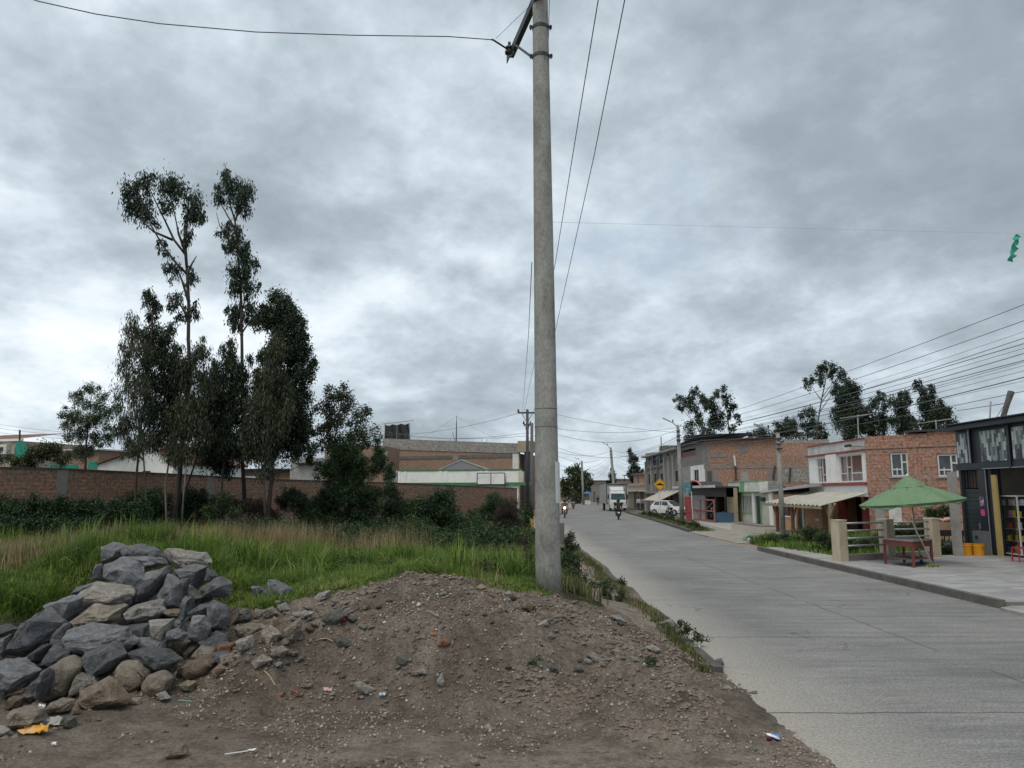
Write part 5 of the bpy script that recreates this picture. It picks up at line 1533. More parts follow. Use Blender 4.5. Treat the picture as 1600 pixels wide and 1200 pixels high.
# ---- brick block behind it and the green and white front
def left_block():
    A = PY(597, 770, 112); B = PY(812, 770, 104)
    F = Frame((A.x, A.y), (B.x, B.y))
    t = F.thing('brick_building', 'unfinished brick building with a grey block parapet behind the green and white wall', 'building')
    z1 = F.uz(600, 685)[1]; z1b = F.uz(808, 693)[1]; zb0 = F.uz(600, 702)[1]; zb1 = F.uz(808, 709)[1]
    block_mb(F.L, 12, -.1, zb0, (), 0, zb1).build('wall', BRKD, t)
    mb = MB(); L = F.L
    mb.add([(0, -.1, zb0 + .002), (L, -.1, zb1 + .002), (L, .3, zb1 + .002), (0, .3, zb0 + .002), (0, -.1, z1), (L, -.1, z1b), (L, .3, z1b), (0, .3, z1)],
           [(0, 1, 5, 4), (1, 2, 6, 5), (2, 3, 7, 6), (3, 0, 4, 7), (4, 5, 6, 7), (0, 3, 2, 1)])
    mb.build('parapet', CBLK, t)
    for px in (617, 712, 806):
        u, _ = F.uz(px, 720); bx('column', t, CEM if px < 800 else WHITED, u - .45, u + .45, -.08, .1, -.1, zb1 - .02)
    bx('beam', t, CEMD, .0, L - .1, -.07, .1, zb1 - .5, zb1 - .05)
    # cream box sign and the dark stair behind
    u0, u1, a, b = F.rect(810, 689, 829, 706, -.3)
    bx('balcony', t, OCHRE, u0, u1, -.6, 2.5, a, b)
    bx('stair_tower', t, METALD, F.uz(818.5, 740)[0], F.uz(825, 740)[0], .2, 2, -.1, a - .05)
    for px in (698, 703, 711, 752, 760):
        u, z = F.uz(px, 688); MB().tube([(u, .1, z1b - .6), (u + .05 * (px % 3 - 1), .1, z1b + rnd.uniform(.3, 1.2))], .03, 5).build('rebar', RUST, t)
    # tarpaulin shelter on the roof
    s = F.thing('roof_shelter', 'black plastic shelter on poles on top of the unfinished brick building', 'shelter')
    u0, u1, a, b = F.rect(600, 662, 641, 688, 1.5)
    mb = MB(); nU, nV = 14, 6; vs = []
    for i in range(nU + 1):
        for j in range(nV + 1):
            k = i / nU; v = j / nV
            sag = .18 * math.sin(k * math.pi * 3) ** 2 * (1 if j == nV else 0)
            vs.append((u0 + (u1 - u0) * (k * (1 - .06 * v) + .02 * v), 1.5 + .12 * math.sin(k * 21 + v * 3), a + (b - a) * (v * (.96 + .04 * k)) - sag))
    mb.add(vs, [(i * (nV + 1) + j, (i + 1) * (nV + 1) + j, (i + 1) * (nV + 1) + j + 1, i * (nV + 1) + j + 1) for i in range(nU) for j in range(nV)])
    o = mb.build('tarpaulin', mottled('black_plastic', (.010, .012, .015), .5, 3, .4, .3, 6), s)
    o.modifiers.new('thick', 'SOLIDIFY').thickness = .03
    MB().beam((u0 - .1, 1.4, b + .03), (u1 + .5, 1.4, b + .35), .08).build('rail', WOODP, s)
    for u in (u0 + .15, (u0 + u1) / 2, u1 - .1): MB().tube([(u, 1.38, a - .3), (u + .1, 1.38, b)], .05, 5).build('pole', WOODP, s)
    # antenna mast
    m = F.thing('mast', 'thin mast with guy ropes on the roof of the unfinished brick building', 'mast')
    u, z = F.uz(710, 688); _, zt = F.uz(710, 649)
    MB().tube([(u, .6, z - .4), (u, .6, z + (zt - z) * .55), (u + .02, .6, zt)], [.09, .07, .03], 6).build('pole', METALD, m)
    MB().tube([(u - .6, .6, z + 1.3), (u - .1, .6, z - .4)], .05, 5).build('strut', WOODP, m)
    for du in (-7, 6.5): MB().tube([(u, .6, zt - .1), (u + du * .5, .6, (zt + z) / 2 - .35), (u + du, .6, z)], .012, 4).build('guy_rope', METALD, m)


left_block()


def green_wall_house():
    A = PY(622, 770, 88); B = PY(815, 770, 84)
    F = Frame((A.x, A.y), (B.x, B.y))
    t = F.thing('white_house', 'low white house front with green bands behind the brick wall', 'house')
    zt = F.uz(700, 736)[1]; zb = F.uz(700, 754)[1]; L = F.L
    bx('parapet', t, WHITE, 0, L, 0, .25, zb, zt)
    bx('trim', t, GREEND, -.05, L + .05, -.05, .3, zt + .002, zt + .16)
    bx('trim', t, GREEND, -.05, L + 1.2, -.12, .3, zb - .32, zb - .002)
    bx('eave', t, WHITED, 0, L - 1.5, .1, 3, zb - .7, zb - .33)
    for px in (624, 633, 688, 697, 751, 760): u, _ = F.uz(px, 745); bx('pilaster', t, WHITE, u - .17, u + .17, -.05, .1, zb + .003, zt - .003)
    u, _ = F.uz(813, 745); bx('end_pier', t, CREAM, u - .2, u + .35, -.08, .4, zb, zt - .1)
    u, _ = F.uz(805, 770); bx('pillar', t, WHITE, u - .3, u + .3, .1, .6, -.1, zb - .33)
    bx('wall', t, BEIGE, .3, L - 1.2, 3, 3.3, -.1, zb - .4)
    # hipped sheet roof
    u0, _ = F.uz(675, 735); u1, _ = F.uz(766, 735); um, zr = F.uz(719, 719, 2.5)
    mb = MB(); y0, y1 = .8, 5.5
    mb.add([(u0, y0, zt - .1), (u1, y0, zt - .1), (um, 3, zr), (u0, y1, zt - .1), (u1, y1, zt - .1)], [(0, 1, 2), (3, 2, 4), (0, 2, 3), (1, 4, 2)])
    m2, nt, b = newmat('striped_roof_sheet')
    w = nt.nodes.new('ShaderNodeTexWave'); w.inputs['Scale'].default_value = 1.6; nt.links.new(objco(nt), w.inputs[0])
    nt.links.new(ramp(nt, w.outputs['Fac'], [(.3, (.05, .05, .055)), (.7, (.14, .14, .14))]), b.inputs['Base Color'])
    mb.build('roof', m2, t)
    for ua, ub in ((u0, um), (u1, um)): MB().beam((ua, y0, zt - .05), (ub, 3, zr + .05), .22, .1).build('ridge', CEML, t)
    # hanging sign frame, blank
    s = F.thing('sign_frame', 'blank white sign in a thin dark frame fixed on the green banded white wall', 'sign')
    a0, a1, c0, c1 = F.rect(746, 739, 789, 757, -.2)
    bx('panel', s, WHITE, a0 + .05, (a0 + a1) / 2 - .04, -.28, -.25, c0 + .05, c1 - .05)
    bx('panel', s, WHITE, (a0 + a1) / 2 + .04, a1 - .05, -.28, -.25, c0 + .05, c1 - .05)
    mb = MB()
    for u in (a0, (a0 + a1) / 2, a1): mb.box(u - .04, u + .04, -.3, -.22, c0 - (0 if u == (a0 + a1) / 2 else .5), c1)
    mb.box(a0 + .04, a1 - .04, -.29, -.23, c1 - .05, c1 + .03).box(a0 + .04, a1 - .04, -.29, -.23, c0 - .04, c0 + .04)
    mb.build('frame', METALD, s)


green_wall_house()


def gable(name, label, A, B, zlo, zhi, peak=.5, D=8, wall=None, roof=None, over=.25, group=None):
    F = Frame(A, B); t = F.thing(name, label, 'house', group); L = F.L
    pk = L * peak
    MB().prism([(0, -.1), (L, -.1), (L, zlo), (pk, zhi), (0, zlo)], 0, D).build('wall', wall or WHITE, t)
    mb = MB()
    for ua, ub in ((-over, pk), (L + over, pk)):
        za = zlo - over * (zhi - zlo) / max(pk, .1)
        mb.add([(ua, -.25, za + .03), (ub, -.25, zhi + .03), (ub, D + .2, zhi + .03), (ua, D + .2, za + .03), (ua, -.25, za + .17), (ub, -.25, zhi + .17), (ub, D + .2, zhi + .17), (ua, D + .2, za + .17)],
               [(0, 1, 5, 4), (1, 2, 6, 5), (2, 3, 7, 6), (3, 0, 4, 7), (4, 5, 6, 7), (0, 3, 2, 1)])
    mb.build('roof', roof or TILE, t)
    return F, t


# houses seen over the wall at the left
def left_far():
    p = lambda px, Y: (PY(px, 770, Y).x, Y)
    F, t = gable('white_house', 'white gable wall under a tiled roof edge behind the brick wall, partly behind the trees', p(150, 62), p(268, 60), PY(150, 726, 62).z, PY(240, 696, 60).z, .72, 9)
    bx('chimney', t, BRKD, 1.2, 2.5, 6, 7.5, 3, PY(185, 693, 68).z)
    window(t, 4.4, 5.1, 3.4, 4.0, METALD, GL, y=-.04)
    F = Frame(p(-70, 95), p(27, 92)); t = F.thing('brown_house', 'brown roofed house with a white box window at the left edge of the picture', 'house')
    z1 = F.uz(0, 690)[1]; zb = F.uz(0, 684)[1]
    block_mb(F.L, 9, -.1, z1, ()).build('wall', BEIGE, t)
    bx('fascia', t, WHITE, -.1, F.L + .2, -.25, .05, z1 + .003, z1 + .28)
    MB().add([(-.2, -.25, z1 + .28), (F.L + .2, -.25, z1 + .28), (F.L + .2, 6, zb + .9), (-.2, 6, zb + .9)], [(0, 1, 2, 3)]).build('roof', TILE, t)
    u0, u1, a, b = F.rect(2, 695, 16, 710); bx('bay', t, WHITED, u0, u1, -.5, -.01, a, b)
    window(t, u0 + .3, u0 + .9, b - .8, b - .3, METALD, GL, y=-.56)
    F = Frame(p(40, 105), p(140, 102)); t = F.thing('grey_house', 'low grey cement building with a flat parapet beyond the wall at the left', 'house')
    z1 = F.uz(90, 704)[1]; block_mb(F.L, 10, -.1, z1, ()).build('wall', CEMD, t); bx('cap', t, CEM, -.1, F.L + .1, -.1, .3, z1 + .003, z1 + .2)
    F = Frame(p(98, 84), p(150, 83)); t = F.thing('red_house', 'dull red brick house with white trimmed openings behind the airy light green tree', 'house')
    z1 = F.uz(120, 704)[1]; block_mb(F.L, 6, -.1, z1, ()).build('wall', BRKD, t)
    bx('eave', t, WHITED, -.5, F.L + .3, -.5, 6.2, z1 + .003, z1 + .12)
    u0, u1, a, b = F.rect(106, 706, 110, 717); window(t, u0, u1, a, b, WFRAME, GL, y=-.04)
    u0, u1, a, b = F.rect(124, 706, 130, 716); window(t, u0, u1, a, b, WFRAME, GL, y=-.04)
    F, t = gable('tiled_house', 'house with a low brown tiled roof between the red house and the white gable', p(146, 92), p(215, 90), PY(146, 714, 92).z, PY(160, 704, 92).z, .2, 8, BEIGE)
    # grey sheet shed and things glimpsed through the trees
    F = Frame(p(452, 70), p(506, 69)); t = F.thing('sheet_shed', 'grey corrugated sheet shed behind the brick wall right of the eucalyptus clump', 'shed')
    z1 = F.uz(480, 716)[1]
    mb = MB(); n = 60; zc = F.uz(480, 727)[1]
    for i in range(n):
        a, b = F.L * i / n, F.L * (i + 1) / n; y = -.04 if i % 2 else 0
        mb.add([(a, y, 0), (b, y, 0), (b, y, zc), (a, y, zc)], [(0, 1, 2, 3)]); mb.add([(b, 0, 0), (b, -.04, 0), (b, -.04, zc), (b, 0, zc)], [(0, 1, 2, 3)])
    mb.build('sheet_wall', mottled('weathered_sheet', (.42, .42, .40), .3, 1.5, .6, .1, 10), t)
    MB().box(0, F.L, .02, 5, zc + .003, z1).build('upper_wall', CEML, t)
    bx('roof', t, METALD, .8, F.L * .75, -.5, .02, zc + .1, zc + .22)
    F = Frame(p(330, 74), p(455, 73)); t = F.thing('low_house', 'low house with a dark roof glimpsed through the eucalyptus trunks', 'house')
    z1 = F.uz(400, 735)[1]; block_mb(F.L, 7, -.1, z1, ()).build('wall', BRKD, t); bx('roof', t, METALD, -.3, F.L + .3, -.6, 7, z1 + .003, z1 + .15)
    u0, u1, a, b = F.rect(374, 744, 400, 750); bx('panel', t, WHITE, u0, u1, -.1, -.02, a, b)
    F = Frame(p(505, 100), p(600, 99)); t = F.thing('brick_house', 'brick house with cream window surrounds behind the open branched tree', 'house')
    z1 = F.uz(540, 697)[1]; u0, u1, a, b = F.rect(510, 704, 516, 720)
    block_mb(F.L, 7, -.1, z1, [(u0, u1, a, b)]).build('wall', BRKD, t); window(t, u0, u1, a, b, CREAM, GL)
    u0, u1, a, b = F.rect(596, 706, 606, 722); bx('panel', t, CREAM, u0, u1, -.3, -.02, a, b)
    F = Frame(p(600, 90), p(622, 89)); t = F.thing('slatted_shed', 'small shed with white slanting slats left of the green banded wall', 'shed')
    z1 = F.uz(610, 738)[1]; mb = MB()
    for i in range(6): mb.beam((.1 + i * .3, 0, 1.2), (.7 + i * .22, 0, z1 + .1 * (i % 3)), .08)
    mb.build('slats', WFRAME, t); bx('wall', t, CEMD, 0, F.L, .1, 2, 0, z1 - .5)
    # green netting
    def net(lab, pts, Y):
        P = [PY(x, y, Y) for x, y in pts]; c = P[0]
        bm = bmesh.new(); vs = [bm.verts.new(q - c) for q in P]; bm.faces.new(vs)
        bmesh.ops.triangulate(bm, faces=bm.faces); bmesh.ops.subdivide_edges(bm, edges=bm.edges, cuts=5, use_grid_fill=True)
        for v in bm.verts: v.co.y += .25 * math.sin(v.co.x * 5 + v.co.z * 2.2)
        me = bpy.data.meshes.new('green_netting'); bm.to_mesh(me); bm.free(); me.materials.append(mottled('green_net', (.015, .26, .18), .3, 4, .7, .2, 8))
        o = bpy.data.objects.new('green_netting', me); col.objects.link(o); o.location = c; o.modifiers.new('thick', 'SOLIDIFY').thickness = .02
        tag(o, lab, 'netting', 'green netting put up behind the brick wall')
    net('triangular green shade netting hanging from a pole above the olive bush', [(30, 689), (36, 693), (44, 700), (55, 707), (46, 712), (30, 716), (23, 709)], 56)
    net('low band of green netting along the wall top right of the olive bush', [(78, 726), (95, 728), (119, 725), (120, 737), (78, 736)], 50)
    net('small piece of green netting beside the white gable wall', [(138, 722), (149, 720), (149, 732), (139, 733)], 50)
    P = PY(30, 735, 56.1); Q = PY(31, 672, 56.1)
    tag(MB().tube([P, (P + Q) / 2, Q], .07, 6).build('post', METALD), 'dark post holding up the triangular green netting', 'post')


left_far()


# ---- right side: facades parallel to the road are Frames running away from far (left as seen) to near
def white_house():
    X = 18.4
    Yf = PX(1266, 770, X).y; Yn = PX(1355, 770, X).y
    F = Frame((X, Yf), (X, Yn))
    t = F.thing('white_fronted_house', 'two storey house with a white front, red bands and bare brick side wall', 'house')
    L = F.L
    zt = F.uz(1355, 685)[1]; zb = F.uz(1355, 704)[1]; zs = F.uz(1355, 753)[1]; zs0 = F.uz(1355, 758)[1]; zg = F.uz(1340, 776)[1]
    r = [F.rect(1276, 712, 1294, 752), F.rect(1311, 709, 1347, 751)]
    hol = [(r[0][0], r[0][1], zs + .03, zb - .12), (r[1][0], r[1][1], zs + .03, zb - .12)]
    mb = block_mb(L, 11, zs + .003, zb - .003, hol)
    mb.build('wall', WHITE, t)
    # the projecting bay under the parapet and the parapet itself
    block_mb(L, 10.9, zb + .1, zt, ()).build('parapet', WHITED, t)
    for a, b in ((zb, zb + .1), (zs0, zs)): bx('trim', t, REDP, -.06, L + .06, -.14, .2, a, b)
    bx('trim', t, REDP, -.03, L + .03, -.08, .1, zt + .002, zt + .07)
    bx('lower_wall', t, WHITE, 0, L, -.03, .3, zg, zs0 - .003)
    u0, u1 = r[0][1] + .05, r[1][0] - .05
    bx('pier', t, WHITE, u0, u1, -.16, -.003, zs + .003, zb - .003)
    for (a, b, c, d), vs, hs in ((hol[0], (.2, .42), ((.62, 0, .42), (.32, .42, 1))), (hol[1], (.30, .5), ((.55, .3, .5), (.32, .5, 1), (.32, 0, .3)))):
        window(t, a, b, c, d, WFRAME, CLEAR, vs, hs, .06, .1, curtain=CURT)
    # ground floor: dark bays between red pillars
    zf = 0.0
    bx('back_wall', t, BLACK_SHADE, .1, L - .1, 1.2, 1.4, zf, zg)  # darkness of the bays put into this wall's colour
    for px in (1281, 1312, 1349):
        u, _ = F.uz(px, 800); bx('pillar', t, REDP, u - .13, u + .13, -.02, .4, zf, zg - .003)
    bx('slab', t, CEMD, 0, L, .31, 1.2, zg, zg + .12)
    u, _ = F.uz(1300, 820); bx('low_wall', t, CEML, u - 1.8, u + 1.6, -.3, -.15, zf, .75)
    lamp = MB(); u, z = F.uz(1335, 697); lamp.box(u - .45, u + .1, -.35, -.2, z - .04, z + .1).beam((u + .1, -.25, z), (u + 1.2, -.1, z - .1), .03); lamp.build('flood_lamp', METALD, t)
    # side wall of brick: faces the camera, from the near corner to the right
    B = PX(1356, 770, X); C = PY(1512, 770, B.y - 3.2)
    S = Frame((X, B.y - .02), (C.x, C.y))
    s = S.thing('brick_house', 'bare brick side of the two storey house with two white framed windows', 'house')
    za = S.uz(1357, 682)[1]; zc = S.uz(1450, 677)[1]; um = S.uz(1450, 700)[0]
    z2a, z2b = S.uz(1357, 701)[1], S.uz(1500, 706)[1]
    w1 = S.rect(1391, 707, 1419, 745); w2 = S.rect(1464, 709, 1497, 745)
    zm = S.uz(1425, 704)[1]
    zbm = S.uz(1425, 699)[1]
    block_mb(S.L, 8, -.1, zbm, [w1, w2]).build('wall', BRK, s)
    block_mb(um, 8, zm + .15, za, (), 0, zc).build('upper_wall', BRK, s)
    block_mb(S.L, 8, zm + .15, S.uz(1495, 672)[1], (), um + .01).build('upper_wall', BRKO, s)
    bx('beam', s, CEM, 0, S.L, -.04, .3, zbm + .003, zm + .147)
    for (a, b, c, d), vv in ((w1, .64), (w2, .68)):
        window(s, a + .02, b - .02, c + .02, d - .02, WFRAME, GL, (vv,), ((.30, 0, vv), (.60, vv, 1)), .07, .08, sill=CEML)
        MB().beam((a + .3, .05, c + .1), (a + .3, .05, c + .45), .05).build('mullion', WFRAME, s)
    bx('roof', s, METALD, um - 1, S.L, -.15, 8, S.uz(1495, 672)[1] + .003, S.uz(1495, 672)[1] + .09)
    bx('column', s, CEML, S.uz(1375, 800)[0] - .25, S.uz(1375, 800)[0] + .25, -.05, .1, -.1, S.uz(1380, 775)[1])
    bx('column', s, WHITED, S.uz(1399, 800)[0] - .3, S.uz(1399, 800)[0] + .3, -.05, .1, -.1, S.uz(1399, 790)[1])
    # antennas
    for px, top, lab in ((1341, 648, 'television antenna with a long crossbar on the white fronted house'), (1465, 656, 'bent television antenna on the brick house roof')):
        p = PY(px, 690, B.y + 2); q = PY(px - (1 if px < 1400 else 3), top, B.y + 2)
        a = thing('antenna', lab, 'antenna', p, 0, 'rooftop antennas'); MB().tube([(0, 0, -1.2), q - p], .03, 6).build('pole', METAL, a)
        w = 1.0; mb = MB(); z = (q - p).z - .05; x = (q - p).x
        mb.beam((x - w, 0, z - .15), (x + w, .2, z + .12), .03)
        for k in range(-4, 5): mb.beam((x + k * .2, -.25, z + k * .03), (x + k * .2, .3, z + k * .03), .015)
        mb.build('crossbar', METAL, a)
    # awning of cement sheet on forked posts, reaching over the peach house too
    a = thing('awning', 'grey corrugated cement sheet awning on forked wooden posts', 'awning', (16.0, 44, 0))
    n = 60; vs = []
    P00 = PX(1195, 785, 15.6); P01 = PX(1282, 790, 15.6); P10 = PX(1267, 769, 18.2); P11 = PX(1356, 770, 18.2)
    mb = MB()
    for i in range(n + 1):
        k = i / n; f = P00.lerp(P01, k); g = P10.lerp(P11, k); w = .045 * math.sin(i * math.pi / 2) - .22 * math.sin(k * math.pi) * 0
        for p, ww in ((f, w), (g, w), (g, w - .02), (f, w - .02)): vs.append(p + Vector((0, 0, ww)) - Vector((16, 44, 0)))
    fs = []
    for i in range(n):
        q = i * 4; b = q + 4; fs += [(q, b, b + 1, q + 1), (q + 3, q + 2, b + 2, b + 3), (q, q + 3, b + 3, b), (q + 1, b + 1, b + 2, q + 2)]
    mb.add(vs, fs + [(0, 1, 2, 3), (n * 4, n * 4 + 3, n * 4 + 2, n * 4 + 1)]).build('sheet', mottled('cement_sheet', (.40, .39, .34), .2, 1.5, .85, .1, 8), a)
    o = Vector((16, 44, 0))
    MB().beam(P00 - o + Vector((0, 0, -.12)), P01 - o + Vector((0, 0, -.12)), .08, .12).build('edge_beam', WOODP, a)
    for px, base, m in ((1214, 826, WOODR), (1238, 829, WOODR), (1293, 834, WOODP)):
        b = PX(px, 800, 15.75); zt2 = float(np.interp(b.y, sorted([P00.y, P01.y]), [P01.z, P00.z])) - .15
        c = Vector((b.x, b.y, 0)) - o
        if px == 1293: c = Vector((PX(px, 800, 16.1).x, P01.y + .1, 0)) - o; zt2 = P01.z + .1
        post = MB().beam(c, c + Vector((0, 0, zt2)), .16).build('post', m, a)
        MB().beam(c + Vector((0, 0, zt2 - .75)), c + Vector((0, -.65, zt2)), .09).beam(c + Vector((0, 0, zt2 - .75)), c + Vector((0, .65, zt2)), .09).build('brace', m, a)


white_house()


def green_house():
    X = 17.6
    F = Frame((X, PX(1143, 770, X).y), (X, PX(1208, 770, X).y))
    t = F.thing('green_trimmed_house', 'small cream house with a green trimmed parapet, barred window and dark door', 'house')
    z0 = .05; zt = F.uz(1168, 753)[1]; zb = F.uz(1168, 769)[1]; up = F.uz(1192, 760)[0]
    w = F.rect(1160.5, 775, 1176, 800); d = F.rect(1180.5, 775, 1188.5, 820)
    block_mb(F.L, 8, z0, zb - .003, [w, (d[0], d[1], z0 + .02, d[3])]).build('wall', CREAM, t)
    bx('parapet', t, WHITED, 0, up, -.25, 1, zb + .05, zt)
    bx('trim', t, GREENP, -.04, up + .04, -.3, .1, zb, zb + .05); bx('trim', t, GREENP, -.04, up + .04, -.29, .1, zt + .002, zt + .06)
    a, b, _, _ = F.rect(1161.5, 755, 1168, 768); bx('stripe', t, GREENP, a, b, -.26, -.252, zb + .052, zt - .002)
    a, b, _, _ = F.rect(1147.5, 775, 1152.5, 812); bx('corner_pilaster', t, GREENP, a, b, -.06, -.003, z0, zb - .01)
    a, b, _, _ = F.rect(1176.5, 775, 1180, 818); bx('pilaster', t, WHITE, a, b, -.05, -.003, z0, zb - .01)
    a, b, _, _ = F.rect(1203, 775, 1208, 822); bx('pilaster', t, WHITE, a, b, -.05, -.003, z0, zb - .01)
    f = window(t, w[0], w[1], w[2], w[3], METALD, GL, (), (), sill=mottled('sage_paint', (.25, .33, .22), .15, 2))
    g = MB()
    for k in range(1, 7): u = w[0] + (w[1] - w[0]) * k / 7; g.beam((u, .02, w[2]), (u, .02, w[3]), .05)
    g.build('bars', WFRAME, f)
    dd = bx('door', t, mottled('dark_green_door', (.02, .035, .03), .3, 2, .6), d[0] + .02, d[1] - .02, .08, .14, z0 + .02, d[3])
    MB().box(d[1] - .25, d[1] - .18, .04, .08, 1.0, 1.1).build('handle', METAL, dd)
    a, b, _, _ = F.rect(1188.5, 775, 1190.5, 818); bx('door_trim', t, GREENP, a, b, -.03, -.003, z0, d[3])
    a, b, c, e = F.rect(1191, 777, 1196, 783); bx('meter_box', t, METALD, a, b, -.25, -.003, c, e)
    blk = F.rect(1192, 753, 1215, 766); bx('roof_wall', t, CBLK, blk[0] + .2, F.L, .3, .6, zb, F.uz(1205, 752)[1])
    pipe = MB().tube([(.35, -.1, zb - .05), (.35, -.12, zb - .25), (.9, -.12, zb - .45)], .05, 6).build('drain_pipe', WFRAME, t)
    step = bx('step', t, CEM, -.2, F.L, -1.0, -.06, -.03, .12)
    # peach house
    F = Frame((X, PX(1208, 770, X).y - .02), (X, PX(1282, 770, X).y))
    t = F.thing('peach_house', 'low peach coloured house under the cement sheet awning with a white sheet roof edge', 'house')
    zr0 = F.uz(1209, 772)[1]; zr1 = F.uz(1268, 762)[1]
    w = F.rect(1221.5, 787, 1239, 806); d = F.rect(1246, 783, 1254, 828); w2 = F.rect(1276, 790, 1279.5, 811)
    block_mb(F.L, 7, .0, zr0 - .02, [w, (d[0], d[1], .1, d[3]), w2]).build('wall', PEACH, t)
    window(t, *w, METALD, GL, (.5,), (), sill=WHITE); window(t, *w2, WFRAME, GL, (), (), sill=WHITE)
    dd = bx('door', t, METALD, d[0] + .02, d[1] - .02, .1, .15, .1, d[3]); bx('handle', dd, METAL, d[1] - .25, d[1] - .18, .05, .1, .9, 1.0)
    for px in (1244, 1256): a, b, _, _ = F.rect(px - 1.4, 790, px + 1.4, 825); bx('door_pilaster', t, CREAM, a, b, -.05, -.003, 0, d[3])
    # sloping metal fascia
    mb = MB(); L = F.L
    za, zb_ = F.uz(1193, 769)[1], F.uz(1267, 757)[1]
    zc, zd = F.uz(1193, 770.5)[1], F.uz(1267, 762)[1]
    ul = F.uz(1193, 770)[0]; ur = F.uz(1267, 760)[0]
    mb.add([(ul, -.3, zc), (ur, -.3, zd), (ur, -.28, zb_), (ul, -.28, za), (ul, 4, zc + .1), (ur, 4, zd + .4), (ur, 4, zb_ + .4), (ul, 4, za + .1)],
           [(0, 1, 2, 3), (5, 4, 7, 6), (3, 2, 6, 7), (0, 3, 7, 4), (1, 5, 6, 2), (0, 4, 5, 1)])
    mb.build('roof', METAL, t)
    # street lamp head resting over the roof + lamp
    return


green_house()


def brick_block():
    X = 18.2
    Y0 = PX(1101, 770, X).y
    B = PY(1300, 770, Y0 - 3)
    F = Frame((X, Y0), (B.x, B.y))
    t = F.thing('brick_building', 'big unplastered brick side wall with cement bands behind the small houses', 'building')
    zt = F.uz(1101, 690)[1]; zt2 = F.uz(1296, 690)[1]
    um = F.uz(1220, 700)[0]
    ztm = F.uz(1215, 685)[1]
    z_a = F.uz(1150, 708)[1]; z_b = F.uz(1150, 714)[1]; z_c = F.uz(1150, 728)[1]; z_d = F.uz(1150, 732)[1]
    uo = F.uz(1206, 700)[0]
    L = F.L
    block_mb(L, 9, -.1, z_d - .003, ()).build('wall', BRK, t)
    bx('beam', t, CEM, 0, L, -.03, .3, z_d, z_c)
    MB().box(0, L, -.001, .3, z_c + .003, z_b - .003).build('wall', BRKD, t)
    bx('beam', t, CEM, 0, uo - 4, -.03, .3, z_b, z_a); MB().box(uo - 3.99, L, -.002, .3, z_b, z_a).build('wall', BRK, t)
    block_mb(um, 9, z_a + .003, zt, (), 0, ztm).build('upper_wall', BRKO, t)
    block_mb(L, 9, z_a + .003, F.uz(1260, 693)[1], (), um + .005).build('upper_wall', BRK, t)
    bx('parapet', t, CBLK, um + .3, L, -.02, .3, F.uz(1260, 693)[1] + .003, F.uz(1260, 687)[1])
    for px, a, b, w in ((1107, 732, 760, .3), (1113, 736, 762, .5), (1163, 737, 753, .35), (1160, 695, 708, .45), (1103, 695, 728, .3), (1205, 735, 760, .3)):
        u, z1 = F.uz(px, a); z0 = F.uz(px, b)[1]; bx('column', t, CEML if px == 1163 else CEM, u - w, u + w, -.035, -.004, z0, z1)
    MB().add([(-.3, -.5, zt + .02), (um, -.5, ztm + .02), (um, 9, ztm + .02), (-.3, 9, zt + .02), (-.3, -.5, zt + .14), (um, -.5, ztm + .14), (um, 9, ztm + .14), (-.3, 9, zt + .14)],
             [(0, 1, 5, 4), (1, 2, 6, 5), (2, 3, 7, 6), (3, 0, 4, 7), (4, 5, 6, 7), (0, 3, 2, 1)]).build('roof', METALD, t)
    a, b, c, d = F.rect(1222, 732, 1268, 754); bx('block_panel', t, CBLK, a, b, -.04, -.004, c, d)
    # downpipes
    for px0, y0, px1, y1, m in ((1147, 712, 1149, 728, WFRAME), (1149, 728, 1150, 750, METALD), (1211, 728, 1208, 748, METALD), (1235, 731, 1233, 752, METALD)):
        p, q = F.uz(px0, y0), F.uz(px1, y1); MB().beam((p[0], -.12, p[1]), (q[0], -.12, q[1]), .16).build('pipe', m, t)
    # street lamp: white dome on a bracket
    # facade toward the street: balcony, white lower wall, window
    Yl = PX(1066, 770, X).y
    S = Frame((X, Yl), (X, Y0 - .02))
    s = S.thing('balcony_house', 'three storey grey house with an open top balcony and a white first floor window', 'house')
    zt = S.uz(1085, 694)[1]; zf2 = S.uz(1090, 717)[1]; zf2b = S.uz(1090, 727)[1]; zf1 = S.uz(1090, 764)[1]
    o = S.rect(1066, 699, 1087, 716); wv = S.rect(1085, 734, 1093, 752)
    block_mb(S.L, 8, zf2b, zt, [(S.L * .02, o[1], zf2 + .4, zt - .35)], 0, wt=2.5).build('upper_wall', CEM, s)
    bx('railing', s, RUST, S.L * .03, o[1], .05, .1, zf2 + .41, zf2 + .95)
    uw = S.uz(1079, 740)[0]
    block_mb(S.L, 8, zf1, zf2b - .003, [wv], uw).build('wall', WHITE, s)
    u2 = S.uz(1066, 740)[0]
    w2 = S.rect(1055.5, 737, 1061.5, 752)
    block_mb(uw - .01, 7.8, 0, zf2b - .003, (), 0).build('wall', CEML, s)
    block_mb(S.L, 7.8, 0, zf1 - .003, (), uw + .01).build('lower_wall', BEIGE, s)
    f = window(s, *wv, METALD, GLB, (.5,), ())
    bx('window_trim', s, WHITE, wv[0] - .3, wv[0] - .01, -.08, -.003, wv[2] - .2, wv[3] + .2); bx('window_trim', s, WHITE, wv[1] + .01, wv[1] + .3, -.08, -.003, wv[2] - .2, wv[3] + .2)
    bx('eave', s, METALD, -.3, S.L, -.5, 8, zt + .003, zt + .12)
    MB().add([(-.4, -.6, zt + .15), (S.L, -.6, zt + .7), (S.L, 5, zt + .9), (-.4, 5, zt + .3)], [(0, 1, 2, 3)]).build('roof', METAL, s)
    # grey three storey building
    Yg0 = PX(1010, 770, X - .2).y
    Gf = Frame((X - .2, Yg0), (X - .2, Yl + .02))
